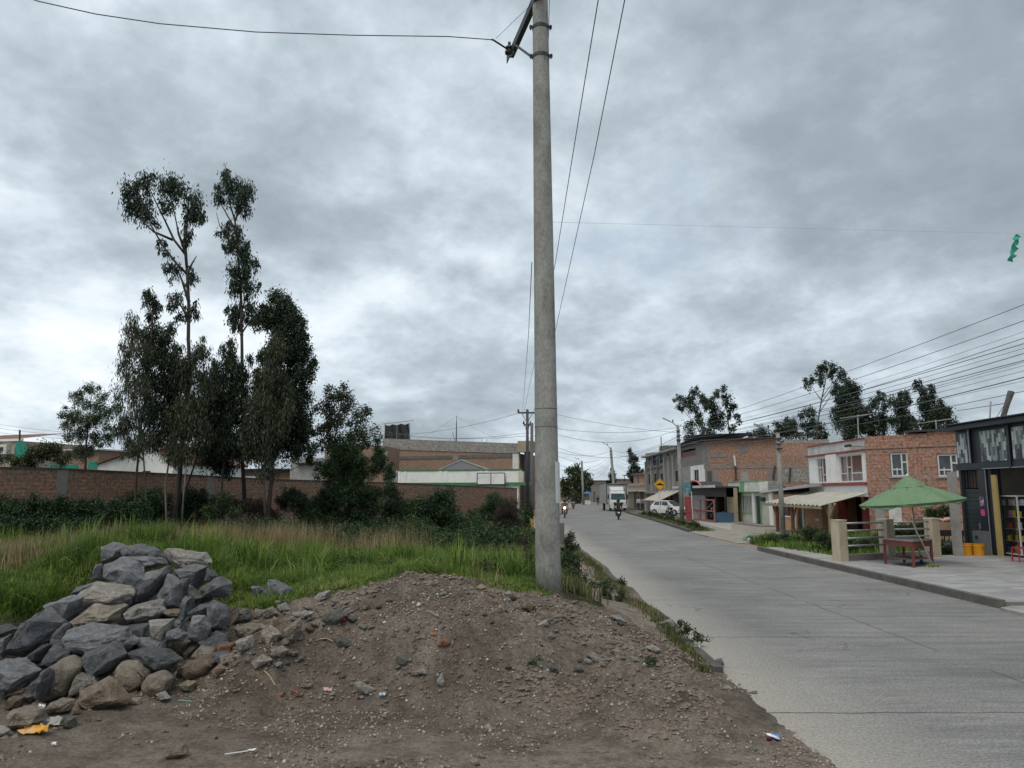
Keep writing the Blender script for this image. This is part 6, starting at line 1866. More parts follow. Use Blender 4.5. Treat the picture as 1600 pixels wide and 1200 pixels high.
    g = Gf.thing('grey_building', 'unpainted grey block building of three storeys with tall narrow windows', 'building')
    zt0 = Gf.uz(1010, 708)[1]; zt1 = Gf.uz(1062, 702)[1]; L = Gf.L
    wins = [Gf.rect(*q) for q in ((1013.5, 714, 1016.5, 726), (1020, 712, 1025, 727), (1031, 710, 1037, 724), (1042, 708, 1045, 720), (1013, 741, 1016.5, 757), (1022, 740, 1026.5, 758), (1032, 740, 1037.5, 758), (1055, 736, 1061.5, 752))]
    dr = [Gf.rect(1021, 771, 1027, 797), Gf.rect(1040, 774, 1045, 792), Gf.rect(1048, 774, 1052, 792)]
    block_mb(L, 10, 0, zt0, wins + dr, 0, zt1).build('wall', CEM, g)
    for w in wins: window(g, *w, METALD, GL, (.5,), (.7,), .05, .1)
    for w in dr: bx('door', g, mottled('green_metal_door', (.05, .085, .06), .25, 2, .6), w[0], w[1], .1, .15, .02, w[3])
    zc = Gf.uz(1025, 730)[1]; bx('band', g, CEMD, -.05, L * .55, -.15, .05, zc - .12, zc + .05)
    zc = Gf.uz(1025, 771)[1]; bx('band', g, CEML, -.05, L, -.3, .05, zc, zc + .2)
    for px in (1010.5, 1019, 1029, 1040, 1047, 1054): u, _ = Gf.uz(px, 740); bx('column', g, CEML if px != 1029 else CEMD, u - .3, u + .3, -.22, -.003, 0, zt1 - .5)
    bx('roof_slab', g, CEML, -.2, L + .1, -.6, 10, zt1 + .003, zt1 + .22)
    u, z = Gf.uz(1021, 700); bx('roof_tank', g, CEMD, u - 1.4, u + 1.6, 1, 4, zt1 + .22, Gf.uz(1021, 697)[1])
    u, z = Gf.uz(1027, 700); MB().tube([(u, .5, zt1 + .2), (u, .5, Gf.uz(1027, 682)[1])], .06, 5).build('rod', METALD, g)
    # awning with posts by the car
    a0, a1 = Gf.uz(1036, 775)[0], Gf.uz(1064, 775)[0]; za = Gf.uz(1050, 776)[1]
    aw = Gf.thing('small_awning', 'small slanting beige sheet awning above the white car', 'awning')
    MB().add([(a0, -2.4, za - .4), (a1, -2.4, za - .4), (a1, 0, za + .7), (a0, 0, za + .7), (a0, -2.4, za - .46), (a1, -2.4, za - .46), (a1, -.01, za + .64), (a0, -.01, za + .64)],
             [(0, 1, 2, 3), (7, 6, 5, 4), (0, 4, 5, 1), (1, 5, 6, 2), (2, 6, 7, 3), (3, 7, 4, 0)]).build('sheet', mottled('beige_sheet', (.45, .42, .36), .2, 1.5), aw)
    for u in (a0 + .4, (a0 + a1) / 2, a1 - .3): MB().tube([(u, -2.2, 0), (u, -2.2, za - .4)], .06, 6).build('post', WFRAME, aw)


brick_block()


def shed():
    X = 16.9
    F = Frame((X, PX(1078, 770, X).y), (X, PX(1146, 770, X).y))
    t = F.thing('open_shed', 'open fronted shed with a dark roof and pale eave next to the green trimmed house', 'shed')
    L = F.L; ze = F.uz(1110, 763)[1]; z0 = 0
    bx('roof', t, METALD, -1, L, -1.4, 4, ze, ze + .12); bx('eave', t, WHITED, -1, L + .1, -1.46, -1.41, ze + .02, ze + .22)
    bx('back_wall', t, BLACK_SHADE, 0, L, 3.6, 3.8, z0, ze); bx('lintel', t, NAVY, -.5, L, 0, .1, ze - .7, ze - .003)  # back wall coloured near black for the shade inside the shed
    for px in (1105, 1118, 1133): u, _ = F.uz(px, 790); bx('post', t, METALD, u - .15, u + .15, 0, .2, z0, ze - .7)
    u0, u1, a, b = F.rect(1136, 774, 1147, 812); bx('side_wall', t, OCHRE, u0, u1, 0, .3, z0, ze - .003)
    u0, u1, a, b = F.rect(1083, 774, 1104, 812); bx('sheet_wall', t, mottled('grey_sheet', (.36, .36, .37), .15, 1.5, .6), u0, u1, -.1, 0, z0, b)
    u0, u1, a, b = F.rect(1138, 804, 1152, 814)
    tag(bx('blue_crate', None, mottled('blue_paint', (.045, .10, .17), .2, 2, .6), -.8, .8, -.35, .35, 0, .75, loc=(X - .5, (F.A + F.x * ((u0 + u1) / 2)).y, .05)), 'low blue box at the corner of the green trimmed house', 'box')
    # arched roof behind and the boxed sign
    ar = F.thing('arched_canopy', 'small arched dark canopy with a red edge behind the shed roof', 'canopy')
    u0, u1, a, b = F.rect(1083, 754, 1104, 762)
    mb = MB(); n = 12; vs = []
    for i in range(n + 1):
        an = math.pi * i / n; uu = (u0 + u1) / 2 - (u1 - u0) / 2 * math.cos(an); zz = ze + .1 + (b - ze) * math.sin(an)
        vs += [(uu, -.5, zz), (uu, 1.5, zz)]
    mb.add(vs, [(2 * i, 2 * i + 2, 2 * i + 3, 2 * i + 1) for i in range(n)]); o = mb.build('cover', METALD, ar); o.modifiers.new('thick', 'SOLIDIFY').thickness = .05
    MB().tube([(v[0], -.52, v[2] + .05) for v in vs[::2]], .09, 5).build('rim', mottled('pink_red_paint', (.42, .15, .15), .2, 2), ar)
    sb = thing('box_sign', 'teal box sign on the pole in front of the grey house', 'sign', PY(1075, 762, 63), 0)
    w = .36; h = .42
    MB().box(-w, w * .6, 0, .4, -h, h).build('face', sign_mat(), sb); MB().box(w * .6 + .003, w, 0, .4, -h, h).build('side', NAVY, sb)
    # red and rusty gate
    g = F.thing('metal_gate', 'rusty red metal gate with diagonal brace in front of the shed', 'gate')
    u0, u1, a, b = F.rect(1082, 785, 1116, 814, -1.5); mb = MB(); y = -1.5
    b = 1.75
    for z in (.12, .9, b): mb.beam((u0, y, z), (u1, y, z), .1)
    for k in (0, .4, .62, 1): u = u0 + (u1 - u0) * k; mb.beam((u, y, .1), (u, y, b), .1)
    mb.beam((u0, y, b - .2), (u0 + (u1 - u0) * .38, y, .15), .05); mb.beam((u0 + (u1 - u0) * .64, y, .95), (u1 - .1, y, b - .1), .05)
    mb.build('frame', mottled('faded_red_metal', (.28, .13, .11), .3, 4, .75), g)
    bx('lower_panel', g, mottled('faded_pink_sheet', (.34, .27, .25), .2, 2, .7), u0 + .1, u0 + (u1 - u0) * .6, y + .03, y + .05, .15, .85)


def sign_mat():
    m, nt, b = newmat('teal_sign')
    cc = ramp(nt, tnoise(nt, objco(nt), 5, 4, .6), [(.35, (.03, .12, .15)), (.5, (.10, .28, .30)), (.65, (.30, .42, .42))])
    nt.links.new(cc, b.inputs['Base Color']); b.inputs['Roughness'].default_value = .4
    return m


shed()


def far_street():
    # low houses on the right, further down
    def low(name, lab, Xa, pxa, pxb, yt, wall, roofc=None, dpx=(), over=.3, cap=None, eave=None):
        Ya = PX(pxa, 770, Xa).y; Yb = PX(pxb, 770, Xa).y
        F = Frame((Xa, Ya), (Xa, Yb)); t = F.thing(name, lab, 'house', 'low houses along the right side far down the road')
        z = F.uz((pxa + pxb) / 2, yt)[1]
        ho = [(lambda q: (q[0], q[1], .05, q[3]))(F.rect(*d)) for d in dpx]
        block_mb(F.L, 9, 0, z, ho).build('wall', wall, t)
        for q in ho: bx('door', t, METALD, q[0], q[1], .12, .18, .05, q[3])
        bx('coping', t, cap or CEM, -.1, F.L + .1, -.2, .3, z + .003, z + .25)
        if eave: bx('eave', t, WHITED, 0, F.L, -1.6, 0, F.uz((pxa + pxb) / 2, eave)[1], F.uz((pxa + pxb) / 2, eave)[1] + .12)
        return F, t
    low('low_house', 'beige house with a white eave and dark doors left of the grey three storey building', 17.9, 981, 1009.5, 760, BEIGE, dpx=((991, 768, 996, 797), (1001, 768, 1005, 790)), eave=768)
    low('low_house', 'long low beige wall house behind the parked truck', 18.6, 942, 980.5, 757, BEIGE, dpx=((968, 775, 971, 792),))
    low('low_house', 'brown low house far down the road beyond the truck', 20.5, 920, 941.5, 756, mottled('brown_plaster', (.22, .18, .14), .2, 1), dpx=((927, 768, 930, 782),))
    F, t = low('low_house', 'low house with pale posts and a dark tiled roof near the end of the road', 22.5, 898, 918, 764, CEMD, dpx=((903, 768, 908, 784), (911, 768, 914, 784)))
    F = Frame(PX(898, 770, 22.6).xy[:], PX(920, 770, 22.6).xy[:])
    z0 = F.uz(909, 760)[1]; z1 = F.uz(909, 752)[1]
    MB().add([(-1, -1.5, z0), (F.L + 1, -1.5, z0), (F.L, 4, z1), (1, 4, z1)], [(0, 1, 2, 3)]).build('roof', mottled('dark_tile', (.07, .07, .08), .3, 2), t)
    # rear houses making the far skyline
    p = lambda px, Y: (PY(px, 770, Y).x, Y)
    for lab, a, b, Y, yt, m in (('small brick house behind the cypress tree', 1001, 1012, 140, 742, BRKD), ('far pale house at the end of the road', 930, 962, 230, 752, BEIGE), ('distant dark roofed house left of the end of the road', 868, 884, 210, 756, BRKD),
                                ('distant pale wall behind the low houses', 965, 1000, 190, 750, CEML)):
        F = Frame(p(a, Y), p(b, Y)); t = F.thing('distant_house', lab, 'house', 'distant houses'); z = F.uz((a + b) / 2, yt)[1]
        block_mb(F.L, 8, 0, z, ()).build('wall', m, t); bx('roof', t, TILE, -.4, F.L + .4, -.4, 8.4, z + .003, z + .3)
    # little flat canopy on stilts
    c = PY(985, 745, 130); t = thing('stilt_canopy', 'small flat canopy on stilts above the low houses', 'canopy', (c.x, c.y, 0))
    zz = PY(985, 743, 130).z; bx('roof', t, METALD, -1.2, 1.6, -1, 1, zz, zz + .12)
    for x in (-1, 1.3): MB().tube([(x, 0, 2), (x, 0, zz)], .06, 5).build('post', METALD, t)


far_street()


# ---- the dark shop at the right
def shop():
    X = G(1540, 866, .13).x
    Yf = PX(1500, 770, X).y; Yn = 16.5
    F = Frame((X, Yf), (X, Yn)); L = F.L
    t = F.thing('dark_shop', 'black clad shop with grey mosaic panels, open front and corrugated roof', 'shop')
    ez = lambda px, py: F.uz(px, py)[1]
    eu = lambda px: F.uz(px, 740)[0]
    zt = ez(1590, 661); z1 = ez(1560, 721); z2 = ez(1560, 732); zr = ez(1545, 664)
    uo = eu(1541)              # start of the open front
    # upper wall: dark cladding; mosaic panels and posts on it
    bx('upper_wall', t, NAVY, 0, L, 0, .3, z1, zt)
    mz, nt, b = newmat('grey_mosaic')
    o = objco(nt); sp = nt.nodes.new('ShaderNodeSeparateXYZ'); nt.links.new(o, sp.inputs[0])
    cb = nt.nodes.new('ShaderNodeCombineXYZ'); nt.links.new(sp.outputs[2], cb.inputs[0]); nt.links.new(sp.outputs[0], cb.inputs[1])
    tb = nt.nodes.new('ShaderNodeTexBrick'); nt.links.new(cb.outputs[0], tb.inputs[0]); tb.inputs['Scale'].default_value = 1
    tb.inputs['Brick Width'].default_value = .30; tb.inputs['Row Height'].default_value = .12; tb.inputs['Mortar Size'].default_value = .002
    tb.inputs['Color1'].default_value = (.09, .105, .105, 1); tb.inputs['Color2'].default_value = (.50, .54, .52, 1); tb.inputs['Mortar'].default_value = (.1, .1, .1, 1)
    cc = ramp(nt, nmath(nt, 'MULTIPLY', tb.outputs[0], 1.0), [(.14, (.035, .045, .048)), (.24, (.10, .12, .12)), (.36, (.26, .29, .28)), (.46, (.55, .58, .56))])
    cc = mixc(nt, .2, cc, tnoise(nt, o, 4, 5), 'OVERLAY')
    nt.links.new(cc, b.inputs['Base Color']); b.inputs['Roughness'].default_value = .5
    for a, c in ((1500.5, 1516), (1537.5, 1579), (1588, 1640), (1650, 1730)):
        u0, u1 = eu(a), min(L, eu(c)) if c < 1640 else L - 1.5 if c < 1700 else L
        if a == 1650: u0 = L - 1.2
        if u1 > u0: bx('mosaic_panel', t, mz, u0, u1, -.05, -.003, z1 + .02, zt - .12)
    for px in (1520, 1584): u = eu(px); bx('post', t, NAVY, u - .05, u + .05, -.1, -.003, z1 - .25 if px > 1550 else z1, zt - .02)
    bx('pipe', t, METAL, eu(1522.5), eu(1523.6), -.14, -.101, z1, zt)
    bx('fascia', t, mottled('blue_black_fascia', (.035, .048, .065), .2, 2, .5), -.15, L + .1, -.45, .1, zt + .003, zt + .16)
    MB().tube([(0, 0, 0), (0, 0, 0)], .01, 3)
    corrug(MB(), -.2, L, -.6, zt + .2, 6, zt + .75, .12, .022).build('roof', METALD, t)
    bx('lintel', t, NAVY, 0, L, -.06, .35, z2, z1 - .003)
    bx('lintel_edge', t, METAL, uo - .05, L, -.1, -.061, z2, z2 + .025)
    # left bay: dark pier, slatted transom, shutter door
    up0 = eu(1528.5)
    bx('pier', t, NAVY, up0, uo, -.03, .5, .13, z2 - .003)
    bx('pier_edge', t, METAL, uo - .02, uo + .005, -.05, -.031, .13, z2)
    zd = ez(1515, 762)
    mb = MB(); n = 7
    for k in range(n): u = .12 + (up0 - .15) * k / (n - 1); mb.box(u - .022, u + .022, .1, .14, zd, z2 - .003)
    mb.build('slats', METALD, t)
    MB().box(.02, up0, .35, .4, zd, z2 - .01).build('transom', mottled('brown_board', (.26, .13, .08), .35, 3, stretch=(3, 3, .4)), t)
    sh = MB()
    for k in range(15): z = .14 + (zd - .18) * k / 15; sh.box(.12, up0 - .02, .1 + .006 * (k % 2), .16, z, z + (zd - .18) / 15 - .008)
    door = sh.build('shutter_door', mottled('dark_teal_shutter', (.020, .032, .036), .2, 2, .5), t)
    bx('handle', door, METAL, up0 - .28, up0 - .24, .05, .095, 1.0, 1.22)
    bx('door_post', t, METALD, 0.0, .11, .02, .3, .13, z2 - .003)
    # flyers on the pier, meter box
    ue = (up0 + uo) / 2
    MB().box(up0 + .03, up0 + .26, -.05, -.032, ez(1533, 791), ez(1533, 776)).build('flyer_board', poster_mat(), t)
    MB().box(up0 + .05, up0 + .27, -.055, -.032, ez(1535, 806), ez(1535, 796)).build('pink_poster', mottled('pink_paper', (.62, .07, .22), .35, 12, .7, 0), t)
    mbx = bx('meter_cabinet', t, mottled('grey_cabinet', (.16, .165, .175), .15, 3, .5), eu(1523.5), eu(1540), -.28, -.035, .14, ez(1530, 829))
    bx('meter', mbx, METALD, eu(1528), eu(1532), -.3, -.281, ez(1530, 841), ez(1530, 836))
    # interior
    D = 3.2
    it = mottled('shop_interior', (.22, .20, .17), .2, 1, .8)
    bx('back_wall', t, it, uo - .3, L, D, D + .1, .13, z2); bx('side_wall', t, it, uo - .35, uo - .25, .36, D, .13, z2); bx('ceiling', t, CEM, -.0, L, .36, D, z2 + .01, z2 + .06)
    bx('end_wall', t, CEM, L, L + .2, 0, 8, .13, zt)
    bx('far_wall', t, CEMD, -.12, -.003, .3, 6, .1, zt)
    y0 = eu(1547.5); y1 = eu(1554.5)
    bx('yellow_jamb', t, mottled('yellow_paint', (.48, .34, .12), .15, 2, .6), y0, y1, .0, .07, .13, ez(1552, 742))
    bx('dark_jamb', t, NAVY, uo + .01, y0 - .01, .02, .3, .13, z2 - .003)
    bx('price_board', t, NAVY, F.uz(1561, 750, D)[0], F.uz(1571, 750, D)[0], D - .2, D - .1, F.uz(1566, 756, D)[1], F.uz(1566, 747, D)[1])
    for k, (pa, pb, zz) in enumerate(((1583, 1596, 746), (1585, 1602, 764))):
        m, nt, b = newmat('tube_light' + str(k)); b.inputs['Emission Color'].default_value = (1, .97, .85, 1); b.inputs['Emission Strength'].default_value = 2.0
        bx('tube_light', t, m, eu(pa), eu(pb), .9, .95, ez(pa, zz), ez(pa, zz) + .03)
    rb = mottled('dark_shelf', (.03, .032, .035), .3, 3)
    # display case
    d = F.thing('display_case', 'glass display case with a white frame standing in the shop doorway', 'display case')
    a, c = F.uz(1557.5, 740, .3)[0], F.uz(1585, 740, .3)[0]; zh = F.uz(1583, 774, .3)[1]; zb = .2; dd = .75
    mb = MB(); q = .045
    for u in (a, c - q): 
        for y in (.3, dd): mb.box(u, u + q, y, y + q, zb, zh)
    for z in (zb, zh - q):
        for y in (.3, dd): mb.box(a + q, c - q, y + .002, y + q - .002, z + .002, z + q)
        for u in (a, c - q): mb.box(u + .002, u + q - .002, .3 + q, dd, z + .002, z + q)
    mb.build('frame', WFRAME, d)
    bx('glass', d, CLEAR, a + .03, c - .03, .31, .318, zb + .04, zh - .04)
    for k in range(5): z = zb + (zh - zb) * k / 5; bx('shelf', d, METAL, a + q, c - q, .33, dd, z + .05, z + .065)
    bx('back', d, rb, a + q, c - q, dd - .02, dd + .02, zb + .04, zh - .05)
    for p in list(t.children_recursive) + list(d.children_recursive):
        pass
    return F, eu, ez, X, z2, (a, c, zb, zh)


def poster_mat():
    m, nt, b = newmat('flyers')
    v = nt.nodes.new('ShaderNodeTexVoronoi'); v.inputs['Scale'].default_value = 14; nt.links.new(objco(nt), v.inputs['Vector'])
    nt.links.new(ramp(nt, v.outputs['Color'], [(.2, (.02, .02, .05)), (.45, (.10, .08, .2)), (.6, (.35, .12, .28)), (.8, (.6, .55, .6))]), b.inputs['Base Color'])
    return m


SHOP = shop()
# ------------------------------------------------------------------ poles and wires
POLEC = mottled('pole_concrete', (.27, .27, .25), .42, 2.6, .9, .5, 30, stretch=(1, 1, .6))
WIRE = mottled('wire_insulation', (.10, .11, .12), .2, 4, .6, 0)


def main_pole():
    b = PY(857, 918, 12.4); b.z = hz(b.x, b.y) - .15
    t = thing('utility_pole', 'tall tapering concrete utility pole in the foreground beside the dirt mound', 'utility pole', b)
    top = PY(843, -70, 12.45) - b; hgt = top.z
    pr = [Vector((top.x * k, top.y * k, hgt * k)) for k in [i / 24 for i in range(25)]]
    MB().tube(pr, [.203 - .075 * i / 24 for i in range(25)], 32).build('shaft', POLEC, t, smooth=True)
    at = lambda py: (PY(846, py, 12.45) - b).z
    cx = lambda z: Vector((top.x * z / hgt, top.y * z / hgt, z))
    rr = lambda z: .203 - .075 * z / hgt
    DK = mottled('old_steel', (.035, .04, .045), .3, 6, .6, .2, 20)
    for py in (45, 90):
        z = at(py); c = cx(z); r = rr(z)
        cl = MB().lathe(c, [(r + .004, -.035), (r + .009, -.03), (r + .009, .03), (r + .004, .035)], 28)
        for sx in (-1, 1): cl.box(c.x + sx * (r + .03) - .03, c.x + sx * (r + .03) + .03, c.y - .05, c.y - .035, z - .03, z + .03).tube([(c.x + sx * (r + .035), c.y - .1, z), (c.x + sx * (r + .035), c.y + .04, z)], .012, 6)
        cl.build('clamp', DK, t)
    for py in (640, 668): 
        z = at(py); MB().lathe(cx(z), [(rr(z) - .001, -.01), (rr(z) + .002, -.005), (rr(z) + .002, .005), (rr(z) - .001, .01)], 28).build('band', mottled('band_stain', (.11, .11, .105), .3, 8), t)
    # crossarm: an angle iron running away to the left, with brace and pin insulator
    za = at(2) + b.z; E = G(792, 94, za) - b; S = cx(za - b.z) + Vector((-.10, -.14, 0)); N_ = S + (S - E) * .9
    a = MB().beam(N_, E, .014, .15); d = (E - S).normalized(); sd = Vector((d.y, -d.x, 0))
    a.beam(N_ + sd * .07 + Vector((0, 0, .07)), E + sd * .07 + Vector((0, 0, .07)), .14, .014); arm = a.build('crossarm', DK, t)
    I = G(803, 78, za) - b; MB().tube([S.lerp(E, .72), cx(at(92)) + Vector((-.12, 0, 0))], .022, 6).build('brace', DK, t)
    PORC = mottled('insulator_glaze', (.03, .025, .03), .2, 5, .25)
    MB().lathe(I + Vector((-.09, 0, -.02)), [(.02, -.08), (.085, -.06), (.09, -.02), (.05, 0), (.05, .03), (.08, .05), (.075, .08), (.02, .1)], 14, 'z').tube([I + Vector((-.09, 0, .08)), I + Vector((-.09, 0, .16))], .03, 8).build('insulator', PORC, t)
    z0 = at(3); MB().lathe(cx(z0) + Vector((-.05, -.24, 0)), [(.03, -.08), (.10, -.05), (.10, .02), (.05, .05), (.05, .1)], 12).build('insulator', PORC, t)
    # poster taped to the right of the shaft
    P0 = cx(at(722)); P1 = cx(at(786)); mb = MB(); vs = []
    for i in range(7):
        an = rad(-50 + i * 13)
        for q in (P0, P1): r = rr(q.z) + .006 + (.05 if i == 6 else 0); vs.append(q + Vector((math.cos(an) * r, math.sin(an) * r, 0)))
    m, nt, bb = newmat('faded_poster'); o = objco(nt)
    nt.links.new(ramp(nt, tnoise(nt, o, 7, 4), [(.42, (.6, .62, .62)), (.62, (.66, .68, .68)), (.66, (.35, .5, .58))]), bb.inputs['Base Color'])
    mb.add(vs, [(2 * i, 2 * i + 1, 2 * i + 3, 2 * i + 2) for i in range(6)]).build('poster', m, t)
    tag(MB().tube([P + b for P in (I + Vector((-.13, 0, .02)), G(770, 62, za) - b, G(768, 62, za + .02) - b)], .018, 6).build('wire_clamp', DK), 'dark preformed grip on the end of the wire at the pole top', 'clamp')
    return b, za, E, I


PB, ZA, PE, PI_ = main_pole()
NW = [0]


def wire(lab, pts, r=.012, grp=None, sag=0.0, name='overhead_wire'):
    P = [Vector(p) for p in pts]
    if len(P) == 2:
        P = [P[0].lerp(P[1], k / 16) - Vector((0, 0, sag * 4 * (k / 16) * (1 - k / 16))) for k in range(17)]
    o = P[0].copy()
    x = MB().tube([p - o for p in P], r, 4, cap=False).build(name, WIRE, loc=o, fix=False)
    return tag(x, lab, 'wire', grp)


wire('single overhead wire sagging from the top left of the picture to the pole', [PY(-60, -40, 12), PY(60, 2, 12.2), PY(150, 22, 12.6), PY(250, 37, 12.9), PY(400, 50, 13.2), PY(550, 55, 13.5), PY(700, 57, 13.7), PY(768, 62, 13.8)], .011)
wire('short thin jumper wire between the sagging wire and the pole top', [PY(775, 60, 13.8), PY(827, 10, 12.6), PY(835, -10, 12.4)], .005)
wire('left of the two steep wires right of the pole top', [G(938, -20, 10), G(905, 180, 9.75), G(867, 415, 9.3), PY(818, 647, 60)], .009, 'steep wires running down beside the pole')
wire('right of the two steep wires right of the pole top', [G(980, -20, 10), G(929, 240, 9.6), G(867, 520, 9.0), PY(833, 647, 60)], .009, 'steep wires running down beside the pole')
wire('thin down wire close to the right side of the pole top', [PY(859, -20, 12.3), PY(857, 60, 12.4), PY(851, 92, 12.3)], .006)
wire('thin wire running down the left side of the pole', [PY(831, 410, 12.3), PY(826, 520, 20), PY(816, 650, 60)], .007)
wire('faint horizontal wire crossing the sky from the pole to the right edge', [PY(860, 347, 12.5), PY(1100, 353, 19), PY(1340, 359, 24), PY(1590, 365, 28), PY(1700, 369, 30)], .0018)
c = PY(1590, 366, 28)
bm = bmesh.new(); r_ = random.Random(4); prev = None
for i in range(12):
    k = i / 11; w = .10 + .10 * abs(math.sin(i * 1.9)); x = -.36 * k + .05 * math.sin(i * 2.3); z = -1.05 * k
    a, b = bm.verts.new((x - w * .6, .05 * math.sin(i * 1.3), z + .03 * r_.random())), bm.verts.new((x + w * .6, .05 * math.cos(i * 1.7), z - .03 * r_.random()))
    if prev: bm.faces.new((prev[0], prev[1], b, a))
    prev = (a, b)
me = bpy.data.meshes.new('cloth_strip'); bm.to_mesh(me); bm.free(); me.materials.append(mottled('torn_green_cloth', (.03, .30, .20), .3, 5, .8, .2, 9))
o = bpy.data.objects.new('cloth_strip', me); col.objects.link(o); o.location = c; o.modifiers.new('thick', 'SOLIDIFY').thickness = .012
tag(o, 'torn green cloth strip caught on the faint horizontal wire at the right edge', 'cloth')


def street_pole(name, lab, X, Y, top_px, r0, r1, lamp=None, arm=None, grp=None, junk=True, mat=None):
    tp = PY(top_px[0], top_px[1], Y); b = Vector((X, Y, 0))
    t = thing(name, lab, 'street pole' if lamp else 'utility pole', b, 0, grp)
    MB().tube([Vector((0, 0, -.1)), (tp - b) * .5, tp - b], [r0, (r0 + r1) / 2, r1], 12).build('shaft', mat or POLEC, t, smooth=True)
    q = tp - b
    if lamp:
        l = PY(lamp[0], lamp[1], Y) - b; d = (l - q).normalized()
        ar = MB().tube([q - Vector((0, 0, .2)), q.lerp(l, .6) , l], .04, 6).build('lamp_arm', METAL, t)
        MB().beam(l - d * .1, l + d * .6, .17, .08).build('lamp_head', METAL, t)
        MB().tube([l - d * .3 + Vector((0, 0, .05)), l - d * .3 + Vector((0, 0, .25))], .05, 6).build('photocell', METALD, t)
    if arm:
        for (x0, x1, y) in arm:
            A, B = PY(x0, y, Y) - b, PY(x1, y, Y) - b; MB().beam(A, B, .1, .12).build('crossarm', METALD, t)
            for k in (0.03, .5, .97): p = A.lerp(B, k); MB().lathe(p + Vector((0, 0, .06)), [(.03, 0), (.09, .03), (.09, .1), (.04, .14), (.07, .2), (.03, .24)], 8).build('insulator', METALD, t)
            if len(arm) > 1 or True: MB().beam(A.lerp(B, .2), q * ((A.z - .8) / q.z), .04).beam(A.lerp(B, .8), q * ((A.z - .8) / q.z), .04).build('brace', METALD, t)
    if junk:
        rr = random.Random(int(X * 10)); mb = MB()
        for k in range(3): z = q.z * (.84 + .05 * k); c = q * (z / q.z); mb.box(c.x - rr.uniform(.12, .2), c.x + rr.uniform(.1, .18), c.y - .2, c.y - .05, z - .06, z + rr.uniform(.0, .1))
        mb.build('cable_brackets', METALD, t)
    return t, tp


GP = 'street poles along the right side'
street_pole('street_pole', 'leaning grey lamp pole standing in front of the peach house', PX(1222, 800, 15.5).x, PX(1222, 800, 15.5).y, (1215, 676), .16, .11, (1193, 668), grp=GP)
TP2 = street_pole('street_pole', 'cement lamp pole with cable brackets in front of the grey house', 13.55, 62, (1059, 664), .19, .13, (1046, 658), grp=GP)[1]
TP3 = street_pole('street_pole', 'lamp pole beside the parked truck', PX(962, 785, 13.9).x, PX(962, 785, 13.9).y, (954, 699), .24, .16, (946, 694), grp=GP)[1]
TP4 = street_pole('street_pole', 'farthest lamp pole with a yellow painted band, at the end of the road', 13.9, 151, (909, 720), .26, .18, (902, 717), grp=GP)[1]
pb = PX(911, 760, 13.8)
LP = street_pole('power_pole', 'wooden power pole with two crossarms left of the big concrete pole', PY(824, 790, 60).x, 60, (824, 640), .15, .1, None, ((809, 838, 645), (818, 829, 664)), junk=False, mat=METALD)[1]
t, _ = street_pole('post', 'grey post just left of the big concrete pole with a yellow foot', PY(831, 790, 50).x, 50, (831, 661), .11, .10, junk=False, mat=CEMD); tag(t, cat='post')
MB().lathe((0, 0, .0), [(.12, 0), (.12, .7)], 10).build('painted_foot', mottled('yellow_paint2', (.45, .33, .08), .2, 3), t)
b = PY(1563, 668, 31); e = PY(1580, 612, 31)
t = thing('leaning_pole', 'short leaning pole sticking up behind the dark shop roof', 'pole', (b.x, b.y, 0))
MB().tube([Vector((-.35, 0, 0)), Vector((0, 0, b.z)), e - Vector((b.x, b.y, 0))], [.14, .13, .13], 10).build('shaft', CEMD, t)
MB().tube([e - Vector((b.x, b.y, 0)) + Vector((0, 0, -.1)), Vector((-.5, 0, b.z - .1))], .012, 4).build('stay', METALD, t)
b = PY(1543, 668, 29); e = PY(1548, 627, 29)
tag(MB().tube([Vector((0, 0, -.5)), e - b], .035, 6).build('roof_rod', METAL, loc=b), 'thin upright rod on the dark shop roof left of the leaning pole', 'rod')

GB = 'bundle of overhead wires on the right'
FZ = [(1058, 668), (1059, 671), (1060, 674), (1060, 676), (1058, 680), (1059, 682), (1060, 684), (1058, 686), (1060, 688), (1061, 690), (1058, 692), (1060, 694), (1061, 698), (1060, 702)]
for i, yr in enumerate((465, 487, 501, 508, 526, 530, 535, 545, 552, 557, 562, 569, 584, 597)):
    n = PY(1600, yr, 22.5); f = PY(*FZ[i], 61.9)
    n2 = n + (n - f) * .22
    wire('%s wire of the bundle entering at the right edge' % ('topmost,second,third,fourth,fifth,sixth,seventh,eighth,ninth,tenth,eleventh,twelfth,thirteenth,lowest'.split(',')[i]),
         [f, n2], (.018, .018, .010, .018, .02, .012, .02, .013, .02, .01, .012, .026, .010, .016)[i] * .6, GB, .35 + .1 * (i % 4))
n = PY(1572, 630, 31); wire('low wire from the leaning pole past the treetops', [PY(1495, 642, 45), PY(1540, 635, 36), n], .016)
GL_ = 'wires crossing the road from the lamp poles'
for i, (a, b, s) in enumerate((((1058, 668, 62), (836, 664, 60), .5), ((1058, 672, 62), (836, 667, 60), 1.1), ((1058, 683, 62), (826, 676, 60), 1.8), ((1058, 676, 62), (840, 640, 75), .3), ((955, 704, PX(962, 785, 13.9).y), (826, 690, 60), .9), ((955, 707, PX(962, 785, 13.9).y), (826, 684, 60), 1.6), ((909, 722, 151), (828, 700, 60), 1.2))):
    wire('sagging wire over the far road, %s from the top' % 'first,second,third,fourth,fifth,sixth,seventh'.split(',')[i], [PY(*a), PY(*b)], .013, GL_, s)
for i, dz in enumerate((0, 4, 7, 11, 14, 17)):
    wire('wire between the two middle lamp poles, %s down' % 'first,second,third,fourth,fifth,sixth'.split(',')[i], [PY(1058, 682 + dz, 61.9), PY(956, 704 + dz * .9, TP3.y)], .014, 'wires from pole to pole along the street', .7 + .25 * i)
